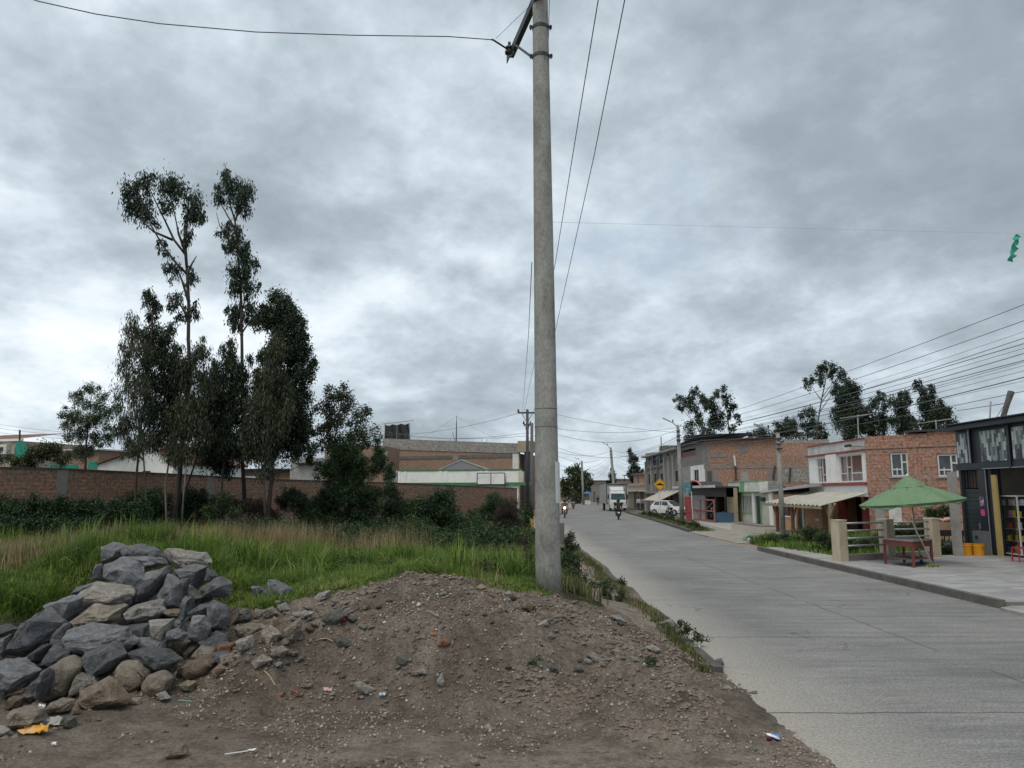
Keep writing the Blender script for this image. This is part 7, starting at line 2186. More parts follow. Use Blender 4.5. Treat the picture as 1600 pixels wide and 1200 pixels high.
for i, dz in enumerate((0, 3, 6, 10)):
    wire('wire between the two farthest lamp poles, %s down' % 'first,second,third,fourth'.split(',')[i], [PY(956, 708 + dz, TP3.y), PY(910, 724 + dz, 150)], .018, 'wires from pole to pole along the street', 1.2 + .3 * i)
for i, (a, b, s) in enumerate((((-10, 662, 90), (200, 682, 90), .2), ((-10, 668, 90), (200, 687, 90), .2), ((-10, 675, 90), (200, 690, 90), .2), ((640, 682, 70), (826, 676, 60), .3), ((590, 672, 80), (822, 681, 60), .5), ((500, 668, 80), (812, 645, 60), 1.2))):
    wire('distant wire low over the roofs at the left, number %s from the left' % 'one,two,three,four,five,six'.split(',')[i], [PY(*a), PY(*b)], .014, 'distant wires over the roofs at the left', s)

# ------------------------------------------------------------------ roadside bits
b = G(879, 848, .1)
t = thing('concrete_stub', 'square concrete post stub beside the road, right of the big pole', 'post', (b.x, b.y, 0))
MB().box(-.11, .09, 0, 1.2, -.1, .95).build('post', CEMD, t)


def hump_sign():
    b = Vector((PX(1031, 800, 13.4).x, PX(1031, 800, 13.4).y, 0)); Y = b.y
    t = thing('warning_sign', 'yellow diamond speed hump warning sign on a white post', 'road sign', b)
    c = (PY(1031, 757, Y) - b); R = .58
    MB().tube([(0, 0, 0), (0, 0, c.z - R * .5)], .05, 8).build('post', WFRAME, t)
    Ym = mottled('sign_yellow', (.72, .36, .015), .08, 2, .45, 0); K = mottled('sign_black', (.01, .01, .01), .1, 2, .5, 0)
    MB().prism([(c.x + x * R, c.z + z * R) for x, z in ((0, -1), (1, 0), (0, 1), (-1, 0))], -.07, -.05).build('plate', Ym, t)
    MB().prism([(c.x + x * R, c.z + z * R) for x, z in ((-.62, -.13), (.62, -.13), (.62, .0), (.4, .04), (.25, .17), (.08, .22), (-.08, .22), (-.25, .17), (-.4, .04), (-.62, .0))], -.078, -.071).build('hump_symbol', K, t)
    mb = MB()
    q = [(0, -1), (1, 0), (0, 1), (-1, 0)]
    for i in range(4):
        x0, z0 = q[i]; x1, z1 = q[(i + 1) % 4]; mb.beam((c.x + x0 * R * .88, -.074, c.z + z0 * R * .88), (c.x + x1 * R * .88, -.074, c.z + z1 * R * .88), .006, .03, up=Vector((0, 1, 0)))
    mb.build('border', K, t)


hump_sign()
# red banner at the foot of the second lamp pole
b = Vector((PX(1068, 800, 13.75).x, 60.4, 0))
t = thing('banner', 'narrow red feather banner standing at the foot of the lamp pole', 'banner', b)
mb = MB(); vs = []
for i in range(9):
    k = i / 8; z = .15 + 1.85 * k; w = .24 + .03 * math.sin(k * 3); x = -.08 * k
    vs += [(x - w, .03 * math.sin(i), z), (x + w, .03 * math.cos(i), z)]
mb.add(vs, [(2 * i, 2 * i + 1, 2 * i + 3, 2 * i + 2) for i in range(8)]); o = mb.build('cloth', mottled('banner_red', (.26, .045, .05), .2, 2, .7), t); o.modifiers.new('thick', 'SOLIDIFY').thickness = .02
MB().tube([(.27, 0, -.1), (.22, 0, 2.4)], .035, 6).build('pole', WFRAME, t)
# planting strip: little bushes in a row and pale border stones
V, F, tw = leaf_cloud([((0, 0, .25), .26, .24)], .12, .05, 1.3, .1, 8, 640)
hero = thing('small_bush', 'small bush in the row planted along the kerb across the road', 'bush', (0, 0, 0), 0, 'little bushes planted in a row along the far kerb')
rawmesh('foliage', V, F, 4, WEEDL, hero); MB().tube([(0, 0, -.05), (0, 0, .3)], .02, 5).build('stem', BARK, hero)
for i in range(16):
    Y = 48 + 1.95 * i + rnd.uniform(-.4, .4); X = float(road_r(Y)) + .75 + rnd.uniform(-.15, .15)
    q = hero if i == 0 else copy_tree(hero); s = rnd.uniform(.7, 1.3); q.location = (X, Y, .04); q.scale = (s, s, s); q.rotation_euler = (0, 0, rnd.uniform(0, 6))
slab('planting_strip', [(float(road_r(46)) + .23, 46), (float(road_r(58)) + .23, 58), (float(road_r(70)) + .23, 70), (float(road_r(82)) + .23, 82), (float(road_r(82)) + 1.5, 82), (float(road_r(70)) + 1.5, 70), (float(road_r(58)) + 1.5, 58), (float(road_r(46)) + 1.5, 46)], .04, mottled('strip_soil', (.30, .30, .27), .5, 1.2, .95, .4, 9, c2=(.10, .10, .06)))
# painted tyre
b = G(1170, 846, 0); t = thing('tyre', 'half buried tyre painted pale green at the start of the weedy verge', 'tyre', (b.x, b.y, .02), rad(20))
mb = MB(); n, m_ = 28, 10; vs = []
for i in range(n):
    a = 2 * math.pi * i / n
    for j in range(m_): q = 2 * math.pi * j / m_; R = .25 + .085 * math.cos(q); vs.append((R * math.cos(a), .1 * math.sin(q) * 1.1, R * math.sin(a)))
mb.add(vs, [(i * m_ + j, ((i + 1) % n) * m_ + j, ((i + 1) % n) * m_ + (j + 1) % m_, i * m_ + (j + 1) % m_) for i in range(n) for j in range(m_)]).build('ring', mottled('pale_green_paint', (.17, .27, .20), .3, 3, .7), t, smooth=True)

# ------------------------------------------------------------------ forecourt
FZ0 = .13


def fence():
    A = G(1311, 868, FZ0); B = G(1462, 863, FZ0)
    A = Vector((A.x, 25.6, 0)); B = Vector((PY(1457, 860, 27.0).x, 27.0, 0)); F = Frame(A.xy, B.xy)
    t = F.thing('fence', 'low fence of tan tiled posts and pale horizontal rails on a cement base', 'fence')
    z1 = F.uz(1311, 813)[1]
    us = [F.uz(px, 840)[0] for px in (1311.5, 1385.5, 1457)]
    for k, u in enumerate(us):
        o = bx('post', t, TANW, u - .17, u + .17, -.17, .17, FZ0 - .02, z1 - (0, .02, .03)[k]); bx('cap', o, CREAM, u - .185, u + .185, -.185, .185, z1 - (0, .02, .03)[k], z1 + .02)
    for a, b in zip(us, us[1:]):
        bx('base', t, CEM, a + .171, b - .171, -.1, .1, FZ0 - .02, FZ0 + .20)
        for k in range(4): z = z1 - .1 - k * .24; MB().tube([(a + .17, 0, z), (b - .17, 0, z)], .03, 8).build('rail', METAL, t, smooth=True)
    P = PY(1492, 800, 27.3)
    pp = thing('concrete_post', 'rough grey concrete post between the brick house and the dark shop', 'post', (P.x, P.y, 0)); MB().box(-.115, .115, -.115, .115, 0, PY(1492, 737, 27.3).z).build('shaft', CEML, pp)


fence()


def sun_umbrella():
    foot = G(1440, 881, FZ0); foot = Vector((foot.x, foot.y, FZ0)); Y = foot.y
    t = thing('market_umbrella', 'green market umbrella with a vented top standing over the red brown table', 'umbrella', foot)
    ap = PY(1417.5, 744, Y) - foot
    GRN = mottled('umbrella_green', (.135, .225, .12), .12, 1.2, .75, .1, 30)
    pole = MB().tube([(0, 0, 0), ap * .5, ap], .024, 10).build('pole', mottled('worn_pole', (.32, .30, .26), .3, 5), t)
    ax = ap.normalized(); e1 = ax.cross(Vector((0, 1, 0))).normalized(); e2 = ax.cross(e1).normalized()
    R = 82 / 1200 * Y * .91

    def canopy(r0, z0, r1, z1, sagk, ph=.2, n=8, m=5, val=.0):
        vs = []; N = n * 4
        for j in range(m + 1):
            k = j / m
            for i in range(N):
                a = 2 * math.pi * i / N + ph; w = abs(((i % 4) / 4) - .5) * 2   # 1 on a rib
                r = (r0 + (r1 - r0) * k) * (1 - .07 * (1 - w) * k); z = z0 + (z1 - z0) * (k ** 1.15) - sagk * (1 - w) * k * (1 - .3 * k)
                if j == m: z -= val * (1 - w)
                vs.append(ap + ax * z + (e1 * math.cos(a) + e2 * math.sin(a)) * r)
        fs = [(j * N + i, j * N + (i + 1) % N, (j + 1) * N + (i + 1) % N, (j + 1) * N + i) for j in range(m) for i in range(N)]
        return vs, fs
    v, f = canopy(.03, 0, R * .33, -.33, .02, m=4); o = MB().add(v, f).build('vent', GRN, t, fix=False); o.modifiers.new('thick', 'SOLIDIFY').thickness = .008
    v, f = canopy(R * .24, -.30, R, -.80, .13, val=.05, m=8); o = MB().add(v, f).build('canopy', GRN, t, fix=False); o.modifiers.new('thick', 'SOLIDIFY').thickness = .008
    v, f = canopy(R, -.782, R * .995, -.86, 0, m=1); o = MB().add(v, f).build('valance', mottled('umbrella_hem', (.10, .175, .09), .12, 1.2, .75), t, fix=False); o.modifiers.new('thick', 'SOLIDIFY').thickness = .006
    for i in range(8):
        a = 2 * math.pi * i / 8 + .2; d = e1 * math.cos(a) + e2 * math.sin(a)
        rb = MB().beam(ap + d * .05 - ax * .10, ap + d * R * .97 - ax * .80, .012).build('rib', METALD, t)
        MB().beam(ap - ax * .95, ap + d * R * .5 - ax * .47, .01).build('strut', METALD, rb)
    MB().lathe(ap + Vector((0, 0, .01)), [(.02, -.03), (.04, 0), (.03, .05), (.005, .07)], 10).build('finial', WFRAME, t)
    MB().lathe((0, 0, 0), [(.2, 0), (.2, .04), (.1, .07), (.04, .09), (.04, .25)], 14).build('base', METALD, t)
    # table round its pole
    fl = G(1384, 881, FZ0); fn = G(1428, 887, FZ0); fr = G(1457, 883.5, FZ0)
    fb = fl + (fr - fn)
    c = (fl + fr) / 2; t = thing('table', 'red brown wooden table with a lower shelf under the green umbrella', 'table', c)
    RB = mottled('table_paint', (.15, .04, .035), .3, 3, .55, .15, 14)
    zt = PY(1428, 846, fn.y).z - FZ0
    L4 = [p - c for p in (fl, fn, fr, fb)]
    for p in L4: MB().beam(p, p + Vector((0, 0, zt - .02)), .065).build('leg', RB, t)
    def quad(k, z0, z1, name, mat):
        q = [p * k for p in L4]; MB().add([(p.x, p.y, z0) for p in q] + [(p.x, p.y, z1) for p in q], [(0, 1, 2, 3), (4, 5, 6, 7)] + [(i, (i + 1) % 4, 4 + (i + 1) % 4, 4 + i) for i in range(4)]).build(name, mat, t)
    quad(1.09, zt - .01, zt + .025, 'tabletop', mottled('table_top', (.23, .21, .19), .3, 3, .6)); quad(1.05, zt - .17, zt - .012, 'apron', RB); quad(.98, .2, .225, 'shelf', mottled('shelf_wood', (.13, .09, .075), .3, 3))
    # broom
    P = G(1458, 886, FZ0); a = PY(1425, 815, P.y - .1)
    br = thing('broom', 'broom with yellow green bristles leaning against the umbrella table', 'broom', P)
    MB().tube([(0, 0, .06), a - P], .013, 8).build('handle', mottled('broom_handle', (.36, .32, .27), .2, 4), br)
    MB().box(-.19, .19, -.045, .045, .045, .085).build('block', GRN, br)
    mb = MB()
    for k in range(60): x = -.18 + .36 * k / 59; mb.beam((x, rnd.uniform(-.03, .03), .046), (x * 1.12 + rnd.uniform(-.01, .01), rnd.uniform(-.06, .06), .0), .012)
    mb.build('bristles', mottled('broom_bristles', (.38, .42, .10), .3, 20, .9), br)


sun_umbrella()


def props():
    YB = mottled('yellow_plastic', (.68, .30, .012), .1, 2, .4, 0); BL = mottled('dark_label', (.03, .05, .09), .4, 18, .6, 0)
    for px, lab, l2 in ((1512.5, 'yellow bucket with a dark label, left of the pair beside the shop door', 1), (1530, 'yellow bucket standing at the right of the pair below the meter cabinet', 0)):
        P = G(px, 867 + (1 if not l2 else 0), FZ0); t = thing('bucket', lab, 'bucket', P, rnd.uniform(0, 1), 'yellow buckets by the shop door')
        r = 8.3 / 1200 * P.y
        MB().lathe((0, 0, 0), [(r * .86, 0), (r * .88, .01), (r * .97, .30), (r * 1.04, .31), (r * 1.04, .34), (r * .98, .345), (r * .98, .38), (r * 1.03, .385), (r * 1.03, .40), (r * .96, .40), (r * .9, .1), (.01, .09)], 24).build('tub', YB, t, smooth=False)
        MB().tube([(r * math.cos(a), r * math.sin(a) * .2 - r * .95, .34 - .16 * math.sin(a)) for a in [math.pi * k / 10 for k in range(11)]], .006, 5).build('handle', METALD, t)
        if l2:
            vs = []
            for i in range(7):
                a = rad(-125 + 12 * i); vs += [(r * 1.0 * .96 * math.cos(a), r * .96 * math.sin(a), .07), (r * 1.0 * math.cos(a), r * 1.0 * math.sin(a), .25)]
            MB().add(vs, [(2 * i, 2 * i + 2, 2 * i + 3, 2 * i + 1) for i in range(6)]).build('label', BL, t)
    # barbecue cart
    P = G(1483, 864, FZ0); t = thing('barbecue_cart', 'black metal barbecue cart with curved wire arms beside the fence', 'cart', P)
    K = mottled('sooty_metal', (.02, .02, .022), .3, 5, .7, .2, 14)
    z = .62
    MB().box(-.48, .42, -.3, .3, z, z + .20).build('firebox', K, t)
    for sx in (-.45, .39):
        for sy in (-.27, .27): MB().beam((sx, sy, 0), (sx, sy, z), .035).build('leg', K, t)
    MB().box(-.47, .41, -.28, .28, .2, .22).build('shelf', K, t)
    mb = MB()
    for s in (-1, 1): mb.tube([(-.45, .28 * s, z + .2), (-.62, .28 * s, z + .45), (-.95, .28 * s, z + .56), (-1.05, .28 * s, z + .5)], .014, 6)
    mb.tube([(-.95, -.28, z + .56), (-.95, .28, z + .56)], .012, 5); mb.build('arms', K, t)
    MB().box(-.42, .1, -.2, .2, z + .21, z + .50).build('box', mottled('cardboard', (.36, .25, .16), .2, 3), t)
    o = tag(hull_rock([Vector((rnd.uniform(-.3, .3), rnd.uniform(-.18, .18), rnd.uniform(-.07, .1))) for _ in range(22)], P + Vector((.08, 0, z + .58)), 'meat_cloth', 777, stripe_mat(), 1.4, True, 2), 'red and white striped cloth draped on the barbecue cart', 'cloth')
    tag(hull_rock([Vector((rnd.uniform(-.3, .3), rnd.uniform(-.15, .15), rnd.uniform(-.06, .1))) for _ in range(20)], P + Vector((.02, 0, .31)), 'sack', 778, mottled('grey_sack', (.3, .3, .28), .3, 4), 1.4, True, 2), 'grey sack lying on the lower shelf of the barbecue cart', 'sack')
    # stool and basin
    P = G(1597, 878, FZ0); t = thing('stool', 'red plastic stool at the right edge in front of the shop', 'stool', P)
    RD = mottled('red_plastic', (.45, .03, .05), .1, 2, .45, 0)
    MB().box(-.19, .21, -.18, .18, .42, .46).build('seat', RD, t)
    for sx in (-.17, .19):
        for sy in (-.16, .16): MB().beam((sx * 1.12, sy * 1.1, 0), (sx, sy, .42), .035).build('leg', RD, t)
    F, eu, ez, X, z2, (a, c, zb, zh) = SHOP
    W = lambda u, y, z: F.A + F.x * u + F.n * y + Vector((0, 0, z))
    p = W(eu(1597), .7, .55)
    t = thing('basin', 'turquoise plastic basin inside the shop at the right edge', 'basin', (p.x, p.y, FZ0)); MB().lathe((0, 0, .62), [(.16, 0), (.24, .22), (.26, .23), (.22, .21), (.15, .03)], 20).build('bowl', mottled('turquoise_plastic', (.02, .38, .30), .1, 2, .4, 0), t)
    MB().box(-.3, .3, -.2, .2, .58, .62).build('table_board', METALD, t)
    for sx in (-.27, .27):
        for sy in (-.17, .17): MB().beam((sx, sy, 0), (sx, sy, .58), .03).build('table_leg', METALD, t)
    # goods on the shelves: packets, one thing each
    cols = [(.5, .5, .52), (.55, .1, .12), (.08, .12, .35), (.6, .45, .05), (.1, .35, .15), (.35, .2, .4), (.65, .62, .6)]
    base = []
    for k, cc in enumerate(cols):
        o = MB().prism([(-.06, 0), (.06, 0), (.07, .02), (.055, .1), (.068, .2), (-.068, .2), (-.055, .1), (-.07, .02)], -.025, .025).build('packet', mottled('packet_' + str(k), cc, .5, 22, .35, 0)); base.append(o)
    n = 0; rr = random.Random(9)
    names = ['silver', 'red', 'dark blue', 'yellow', 'green', 'purple', 'white']
    for sh in range(5):
        z = zb + (zh - zb) * sh / 5 + .07
        for u in np.arange(a + .12, c - .08, .15):
            if rr.random() < .25: continue
            k = 0 if sh == 4 and rr.random() < .6 else 3 if sh == 1 else rr.randrange(7); o = base[k]
            if 'label' in o: o = o.copy(); col.objects.link(o)
            p = W(u, .36 + rr.random() * .2, z); o.location = p; o.rotation_euler = (0, 0, F.rz + rr.uniform(-.3, .3)); s = rr.uniform(.8, 1.15); o.scale = (s, 1, s)
            tag(o, '%s packet on a shelf of the glass display case' % names[k], 'packet', '%s packets in the display case' % names[k]); n += 1
    for o in base:
        if 'label' not in o: bpy.data.objects.remove(o)
    for i, (px, y, w, h, m) in enumerate(((1590, 1.2, .5, 1.7, METALD), (1604, 1.6, .7, 1.9, METALD))):
        u = F.uz(px, 740, y)[0]; t = F.thing('shelf_rack', ('dark shelf rack with goods behind the display case', 'tall dark rack at the right edge inside the shop')[i], 'shelf'); mb = MB()
        for k in range(5): mb.box(u - w / 2, u + w / 2, y, y + .3, .15 + k * h / 4, .18 + k * h / 4)
        mb.build('shelf', m, t)
        for s in (-1, 1): MB().box(u + s * w / 2 - .02, u + s * w / 2 + .02, y, y + .3, .13, h + .2).build('upright', m, t)
        for k in range(4): MB().box(u - w / 2 + .04, u + w / 2 - .04, y + .05, y + .25, .185 + k * h / 4, .36 + k * h / 4).build('goods', MATS['flyers'], t)


def stripe_mat():
    m, nt, b = newmat('striped_cloth'); w = nt.nodes.new('ShaderNodeTexWave'); w.inputs['Scale'].default_value = 9; w.inputs['Distortion'].default_value = 2; nt.links.new(objco(nt), w.inputs[0])
    nt.links.new(ramp(nt, w.outputs['Fac'], [(.4, (.45, .12, .10)), (.6, (.65, .58, .54))]), b.inputs['Base Color']); return m


props()

# ------------------------------------------------------------------ people, motorcycles, car, truck
def skin_mesh(name, joints, bones, mat, parent=None, sub=2):
    """joints = {name: ((x, y, z), radius)}; one continuous limb-and-trunk surface"""
    k = list(joints); me = bpy.data.meshes.new(name); me.from_pydata([joints[j][0] for j in k], [(k.index(a), k.index(b)) for a, b in bones], [])
    o = bpy.data.objects.new(name, me); col.objects.link(o)
    if parent: o.parent = parent
    me.materials.append(mat)
    md = o.modifiers.new('skin', 'SKIN'); md.use_smooth_shade = True
    for i, j in enumerate(k):
        r = joints[j][1]; me.skin_vertices[0].data[i].radius = r if isinstance(r, tuple) else (r, r)
    me.skin_vertices[0].data[0].use_root = True
    s = o.modifiers.new('sub', 'SUBSURF'); s.levels = sub; s.render_levels = sub
    return o


SKIN = mottled('skin_tone', (.30, .17, .11), .1, 3, .6, 0)


def person(lab, loc, rz, J, top, bottom, helmet=None, hair=None, scale=1.0):
    t = thing('person', lab, 'person', loc, rz); t.scale = (scale,) * 3
    R = dict(pel=(.13, .10), waist=(.125, .09), chest=(.155, .105), neck=.05, headb=.06, head=(.085, .095), sl=.055, sr=.055, el=.04, er=.04, wl=.028, wr=.028, hl=.032, hr=.032, kl=.06, kr=.06, hpl=.085, hpr=.085, al=.042, ar=.042, fl=.042, fr=.042)
    B = [('pel', 'waist'), ('waist', 'chest'), ('chest', 'neck'), ('neck', 'headb'), ('headb', 'head'), ('chest', 'sl'), ('sl', 'el'), ('el', 'wl'), ('wl', 'hl'), ('chest', 'sr'), ('sr', 'er'), ('er', 'wr'), ('wr', 'hr'),
         ('pel', 'hpl'), ('hpl', 'kl'), ('kl', 'al'), ('al', 'fl'), ('pel', 'hpr'), ('hpr', 'kr'), ('kr', 'ar'), ('ar', 'fr')]
    jj = {k: (v, R[k]) for k, v in J.items()}
    sc = lambda k: .72 if k in ('pel', 'waist', 'chest') else .75 if k[0] in 'seka' or k[:2] == 'hp' else 1
    skin_mesh('body', {k: (v[0], tuple(x * sc(k) for x in v[1]) if isinstance(v[1], tuple) else v[1] * sc(k)) for k, v in jj.items()}, B, SKIN, t)
    g = lambda f: {k: (v[0], tuple(x * f for x in v[1]) if isinstance(v[1], tuple) else v[1] * f) for k, v in jj.items()}
    a = g(1.25); a['neck'] = (jj['neck'][0], .075); keep = ['pel', 'waist', 'chest', 'neck', 'sl', 'el', 'wl', 'sr', 'er', 'wr']
    skin_mesh('jacket', {k: a[k] for k in keep}, [b for b in B if b[0] in keep and b[1] in keep], top, t)
    keep = ['pel', 'hpl', 'kl', 'al', 'hpr', 'kr', 'ar']; a = g(1.22)
    skin_mesh('trousers', {k: a[k] for k in keep}, [b for b in B if b[0] in keep and b[1] in keep], bottom, t)
    keep = ['al', 'fl']; a = g(1.25)
    for s in 'lr': skin_mesh('shoe', {k: a[k] for k in ('a' + s, 'f' + s)}, [('a' + s, 'f' + s)], BLACK_SHADE, t, 1)
    h = Vector(J['head'])
    if helmet: MB().lathe(h + Vector((0, 0, .02)), [(.07, -.15), (.125, -.10), (.145, 0), (.13, .08), (.08, .13), (.01, .15)], 16).build('helmet', helmet, t, smooth=True)
    else: MB().lathe(h + Vector((0, -.01, .03)), [(.08, -.05), (.105, 0), (.10, .06), (.06, .11), (.01, .12)], 12).build('hair', hair or BLACK_SHADE, t, smooth=True)
    return t


def rider_pose(y0=-.15, lean=.08, z=.86):
    J = dict(pel=(0, y0, z), waist=(0, y0 + .02, z + .17), chest=(0, y0 + lean, z + .40), neck=(0, y0 + lean + .04, z + .55), headb=(0, y0 + lean + .06, z + .61), head=(0, y0 + lean + .08, z + .71))
    for s, n in ((-1, 'l'), (1, 'r')):
        J.update({'s' + n: (s * .19, y0 + lean, z + .45), 'e' + n: (s * .30, y0 + lean + .17, z + .24), 'w' + n: (s * .31, y0 + lean + .38, z + .16), 'h' + n: (s * .29, y0 + lean + .45, z + .15),
                  'hp' + n: (s * .12, y0 + .03, z - .03), 'k' + n: (s * .22, y0 + .40, z - .10), 'a' + n: (s * .19, y0 + .22, z - .48), 'f' + n: (s * .19, y0 + .36, z - .53)})
    return J


def stand_pose():
    J = dict(pel=(0, 0, .92), waist=(0, 0, 1.08), chest=(0, .0, 1.30), neck=(0, 0, 1.46), headb=(0, .01, 1.51), head=(0, .02, 1.61))
    for s, n in ((-1, 'l'), (1, 'r')):
        J.update({'s' + n: (s * .19, 0, 1.38), 'e' + n: (s * .24, .02, 1.10), 'w' + n: (s * .22, .14, .90), 'h' + n: (s * .20, .18, .84), 'hp' + n: (s * .10, 0, .86), 'k' + n: (s * .11, .03, .48), 'a' + n: (s * .11, -.02, .09), 'f' + n: (s * .12, .12, .04)})
    return J


def motorcycle(lab, loc, rz, paint, lit=False, group='motorcycles'):
    t = thing('motorcycle', lab, 'motorcycle', loc, rz, group)
    RUB = mottled('rubber', (.015, .015, .016), .2, 6, .8, 0)
    for y in (-.64, .66):
        n, m_ = 28, 8; vs = []
        for i in range(n):
            a = 2 * math.pi * i / n
            for j in range(m_): q = 2 * math.pi * j / m_; Rr = .26 + .05 * math.cos(q); vs.append((.055 * math.sin(q), y + Rr * math.cos(a), .31 + Rr * math.sin(a)))
        w = MB().add(vs, [(i * m_ + j, ((i + 1) % n) * m_ + j, ((i + 1) % n) * m_ + (j + 1) % m_, i * m_ + (j + 1) % m_) for i in range(n) for j in range(m_)]).build('wheel', RUB, t, smooth=True)
        mb = MB().lathe((0, y, .31), [(.04, -.05), (.05, 0), (.04, .05)], 10, 'x')
        for k in range(6): a = math.pi * k / 3; mb.beam((0, y, .31), (0, y + .24 * math.cos(a), .31 + .24 * math.sin(a)), .018)
        mb.build('rim', METAL, w)
    MB().beam((0, .2, .75), (0, .5, .45), .12).box(-.13, .13, -.12, .3, .25, .55).beam((0, -.6, .35), (0, .0, .4), .08).build('engine', METALD, t)
    skin_mesh('fuel_tank', {'a': ((0, -.02, .80), (.10, .07)), 'b': ((0, .2, .86), (.15, .11)), 'c': ((0, .42, .84), (.09, .08))}, [('a', 'b'), ('b', 'c')], paint, t)
    skin_mesh('seat', {'a': ((0, .0, .80), (.11, .05)), 'b': ((0, -.35, .80), (.13, .05)), 'c': ((0, -.68, .88), (.10, .045))}, [('a', 'b'), ('b', 'c')], BLACK_SHADE, t)
    MB().add([(-.09, -.4, .62), (.09, -.4, .62), (.07, -.86, .80), (-.07, -.86, .80), (-.1, -.4, .78), (.1, -.4, .78), (.07, -.88, .86), (-.07, -.88, .86)], [(0, 1, 2, 3), (4, 5, 6, 7), (0, 1, 5, 4), (1, 2, 6, 5), (2, 3, 7, 6), (3, 0, 4, 7)]).build('tail', paint, t)
    for s in (-1, 1): MB().tube([(s * .08, .66, .31), (s * .08, .42, .98)], .025, 6).build('fork', METAL, t)
    MB().tube([(-.36, .30, 1.06), (-.2, .40, 1.04), (.2, .40, 1.04), (.36, .30, 1.06)], .017, 6).build('handlebar', METALD, t)
    MB().box(-.07, .07, .40, 1.0, .60, .64).build('mudguard', paint, t)
    m = WFRAME
    if lit:
        m, nt, b = newmat('lit_headlamp'); b.inputs['Emission Color'].default_value = (1, .95, .9, 1); b.inputs['Emission Strength'].default_value = 6
    MB().lathe((0, .5, .92), [(.07, -.08), (.10, .02), (.10, .05), (.02, .07)], 14, 'y').build('headlight', m, t)
    MB().lathe((.15, -.25, .38), [(.03, -.3), (.05, 0), (.045, .2)], 10, 'y').build('exhaust', METAL, t)
    for s in (-1, 1): mr = MB().tube([(s * .26, .34, 1.06), (s * .30, .33, 1.24)], .01, 5).box(s * .31 - .06, s * .31 + .06, .32, .34, 1.22, 1.30).build('mirror', METALD, t)
    MB().box(-.09, .09, -.9, -.885, .55, .68).build('number_plate', WFRAME, t)
    return t


MR = mottled('moto_red', (.25, .02, .03), .1, 2, .35, 0); MK = mottled('moto_black', (.02, .02, .022), .1, 2, .35, 0); MB_ = mottled('moto_blue', (.02, .05, .14), .1, 2, .35, 0)
OL = mottled('olive_jacket', (.11, .10, .07), .2, 3, .85, .1); BKJ = mottled('black_jacket', (.014, .015, .018), .2, 3, .8, .1); REDJ = mottled('dark_red_trousers', (.13, .02, .03), .2, 3, .8, .1); DEN = mottled('dark_denim', (.03, .035, .05), .2, 3, .85, .1)
p = G(882.5, 809, 0); q = (p.x, p.y, .004)
motorcycle('red motorcycle with a lit headlight coming toward the camera on the left of the road', q, math.pi - .08, MR, True)
person('rider in an olive jacket and black helmet coming on the red motorcycle', q, math.pi - .08, rider_pose(-.15, .10), OL, REDJ, mottled('black_helmet', (.012, .012, .014), .1, 2, .3, 0))
p = G(966.5, 812, 0); q = (p.x, p.y, .004)
motorcycle('black motorcycle carrying two people, riding away in the middle of the road', q, -.1, MK)
person('driver in black with a red helmet at the front of the motorcycle riding away', q, -.1, rider_pose(.02, .10), BKJ, DEN, mottled('red_helmet', (.30, .02, .04), .1, 2, .35, 0), scale=1.0)
person('passenger in a black jacket at the back of the motorcycle riding away', q, -.1, rider_pose(-.42, .04, .93), BKJ, DEN, MATS['black_helmet'], scale=1.0)
p = G(1046, 809, 0); motorcycle('dark parked motorcycle in front of the white car', (p.x, p.y, .05), 2.6, MK)
p = Vector((PX(1119, 805, 17.4).x, PX(1119, 805, 17.4).y, 0)); motorcycle('blue motorcycle parked in the open shed', (p.x, p.y, .05), 2.2, MB_)
p = G(1340, 832, 0); motorcycle('red motorcycle parked behind the fence near the red pillars', (p.x, p.y, .02), 1.9, MR)
p = G(878, 795, 0); motorcycle('dark motorcycle on the far left of the road beside the big pole', (float(road_l(p.y)) + .6, p.y, .0), math.pi, MK)
person('rider in dark clothes far off at the left edge of the road', (float(road_l(p.y)) + .6, p.y, 0), math.pi, rider_pose(), BKJ, DEN, MATS['black_helmet'])
p = PX(998, 797, 16.6); person('person in a white top standing outside the low beige house', (p.x, p.y, .03), 2.4, stand_pose(), WHITED, DEN)
p = PX(1004, 797, 16.4); person('person in a grey top standing close to the one in white', (p.x, p.y, .03), 2.9, stand_pose(), CEM, DEN)
p = PX(934, 780, 15.6); person('dark dressed person on the sidewalk beyond the truck', (p.x, p.y, .03), 2.9, stand_pose(), BKJ, DEN)


def loft(secs, name, mat, parent, cap=True):
    """secs: list of rings with the same number of points"""
    n = len(secs[0]); vs = [p for s in secs for p in s]
    fs = [(i * n + j, i * n + (j + 1) % n, (i + 1) * n + (j + 1) % n, (i + 1) * n + j) for i in range(len(secs) - 1) for j in range(n)]
    if cap: fs += [tuple(range(n)), tuple((len(secs) - 1) * n + j for j in range(n))[::-1]]
    return MB().add(vs, fs).build(name, mat, parent, bevel=.03)


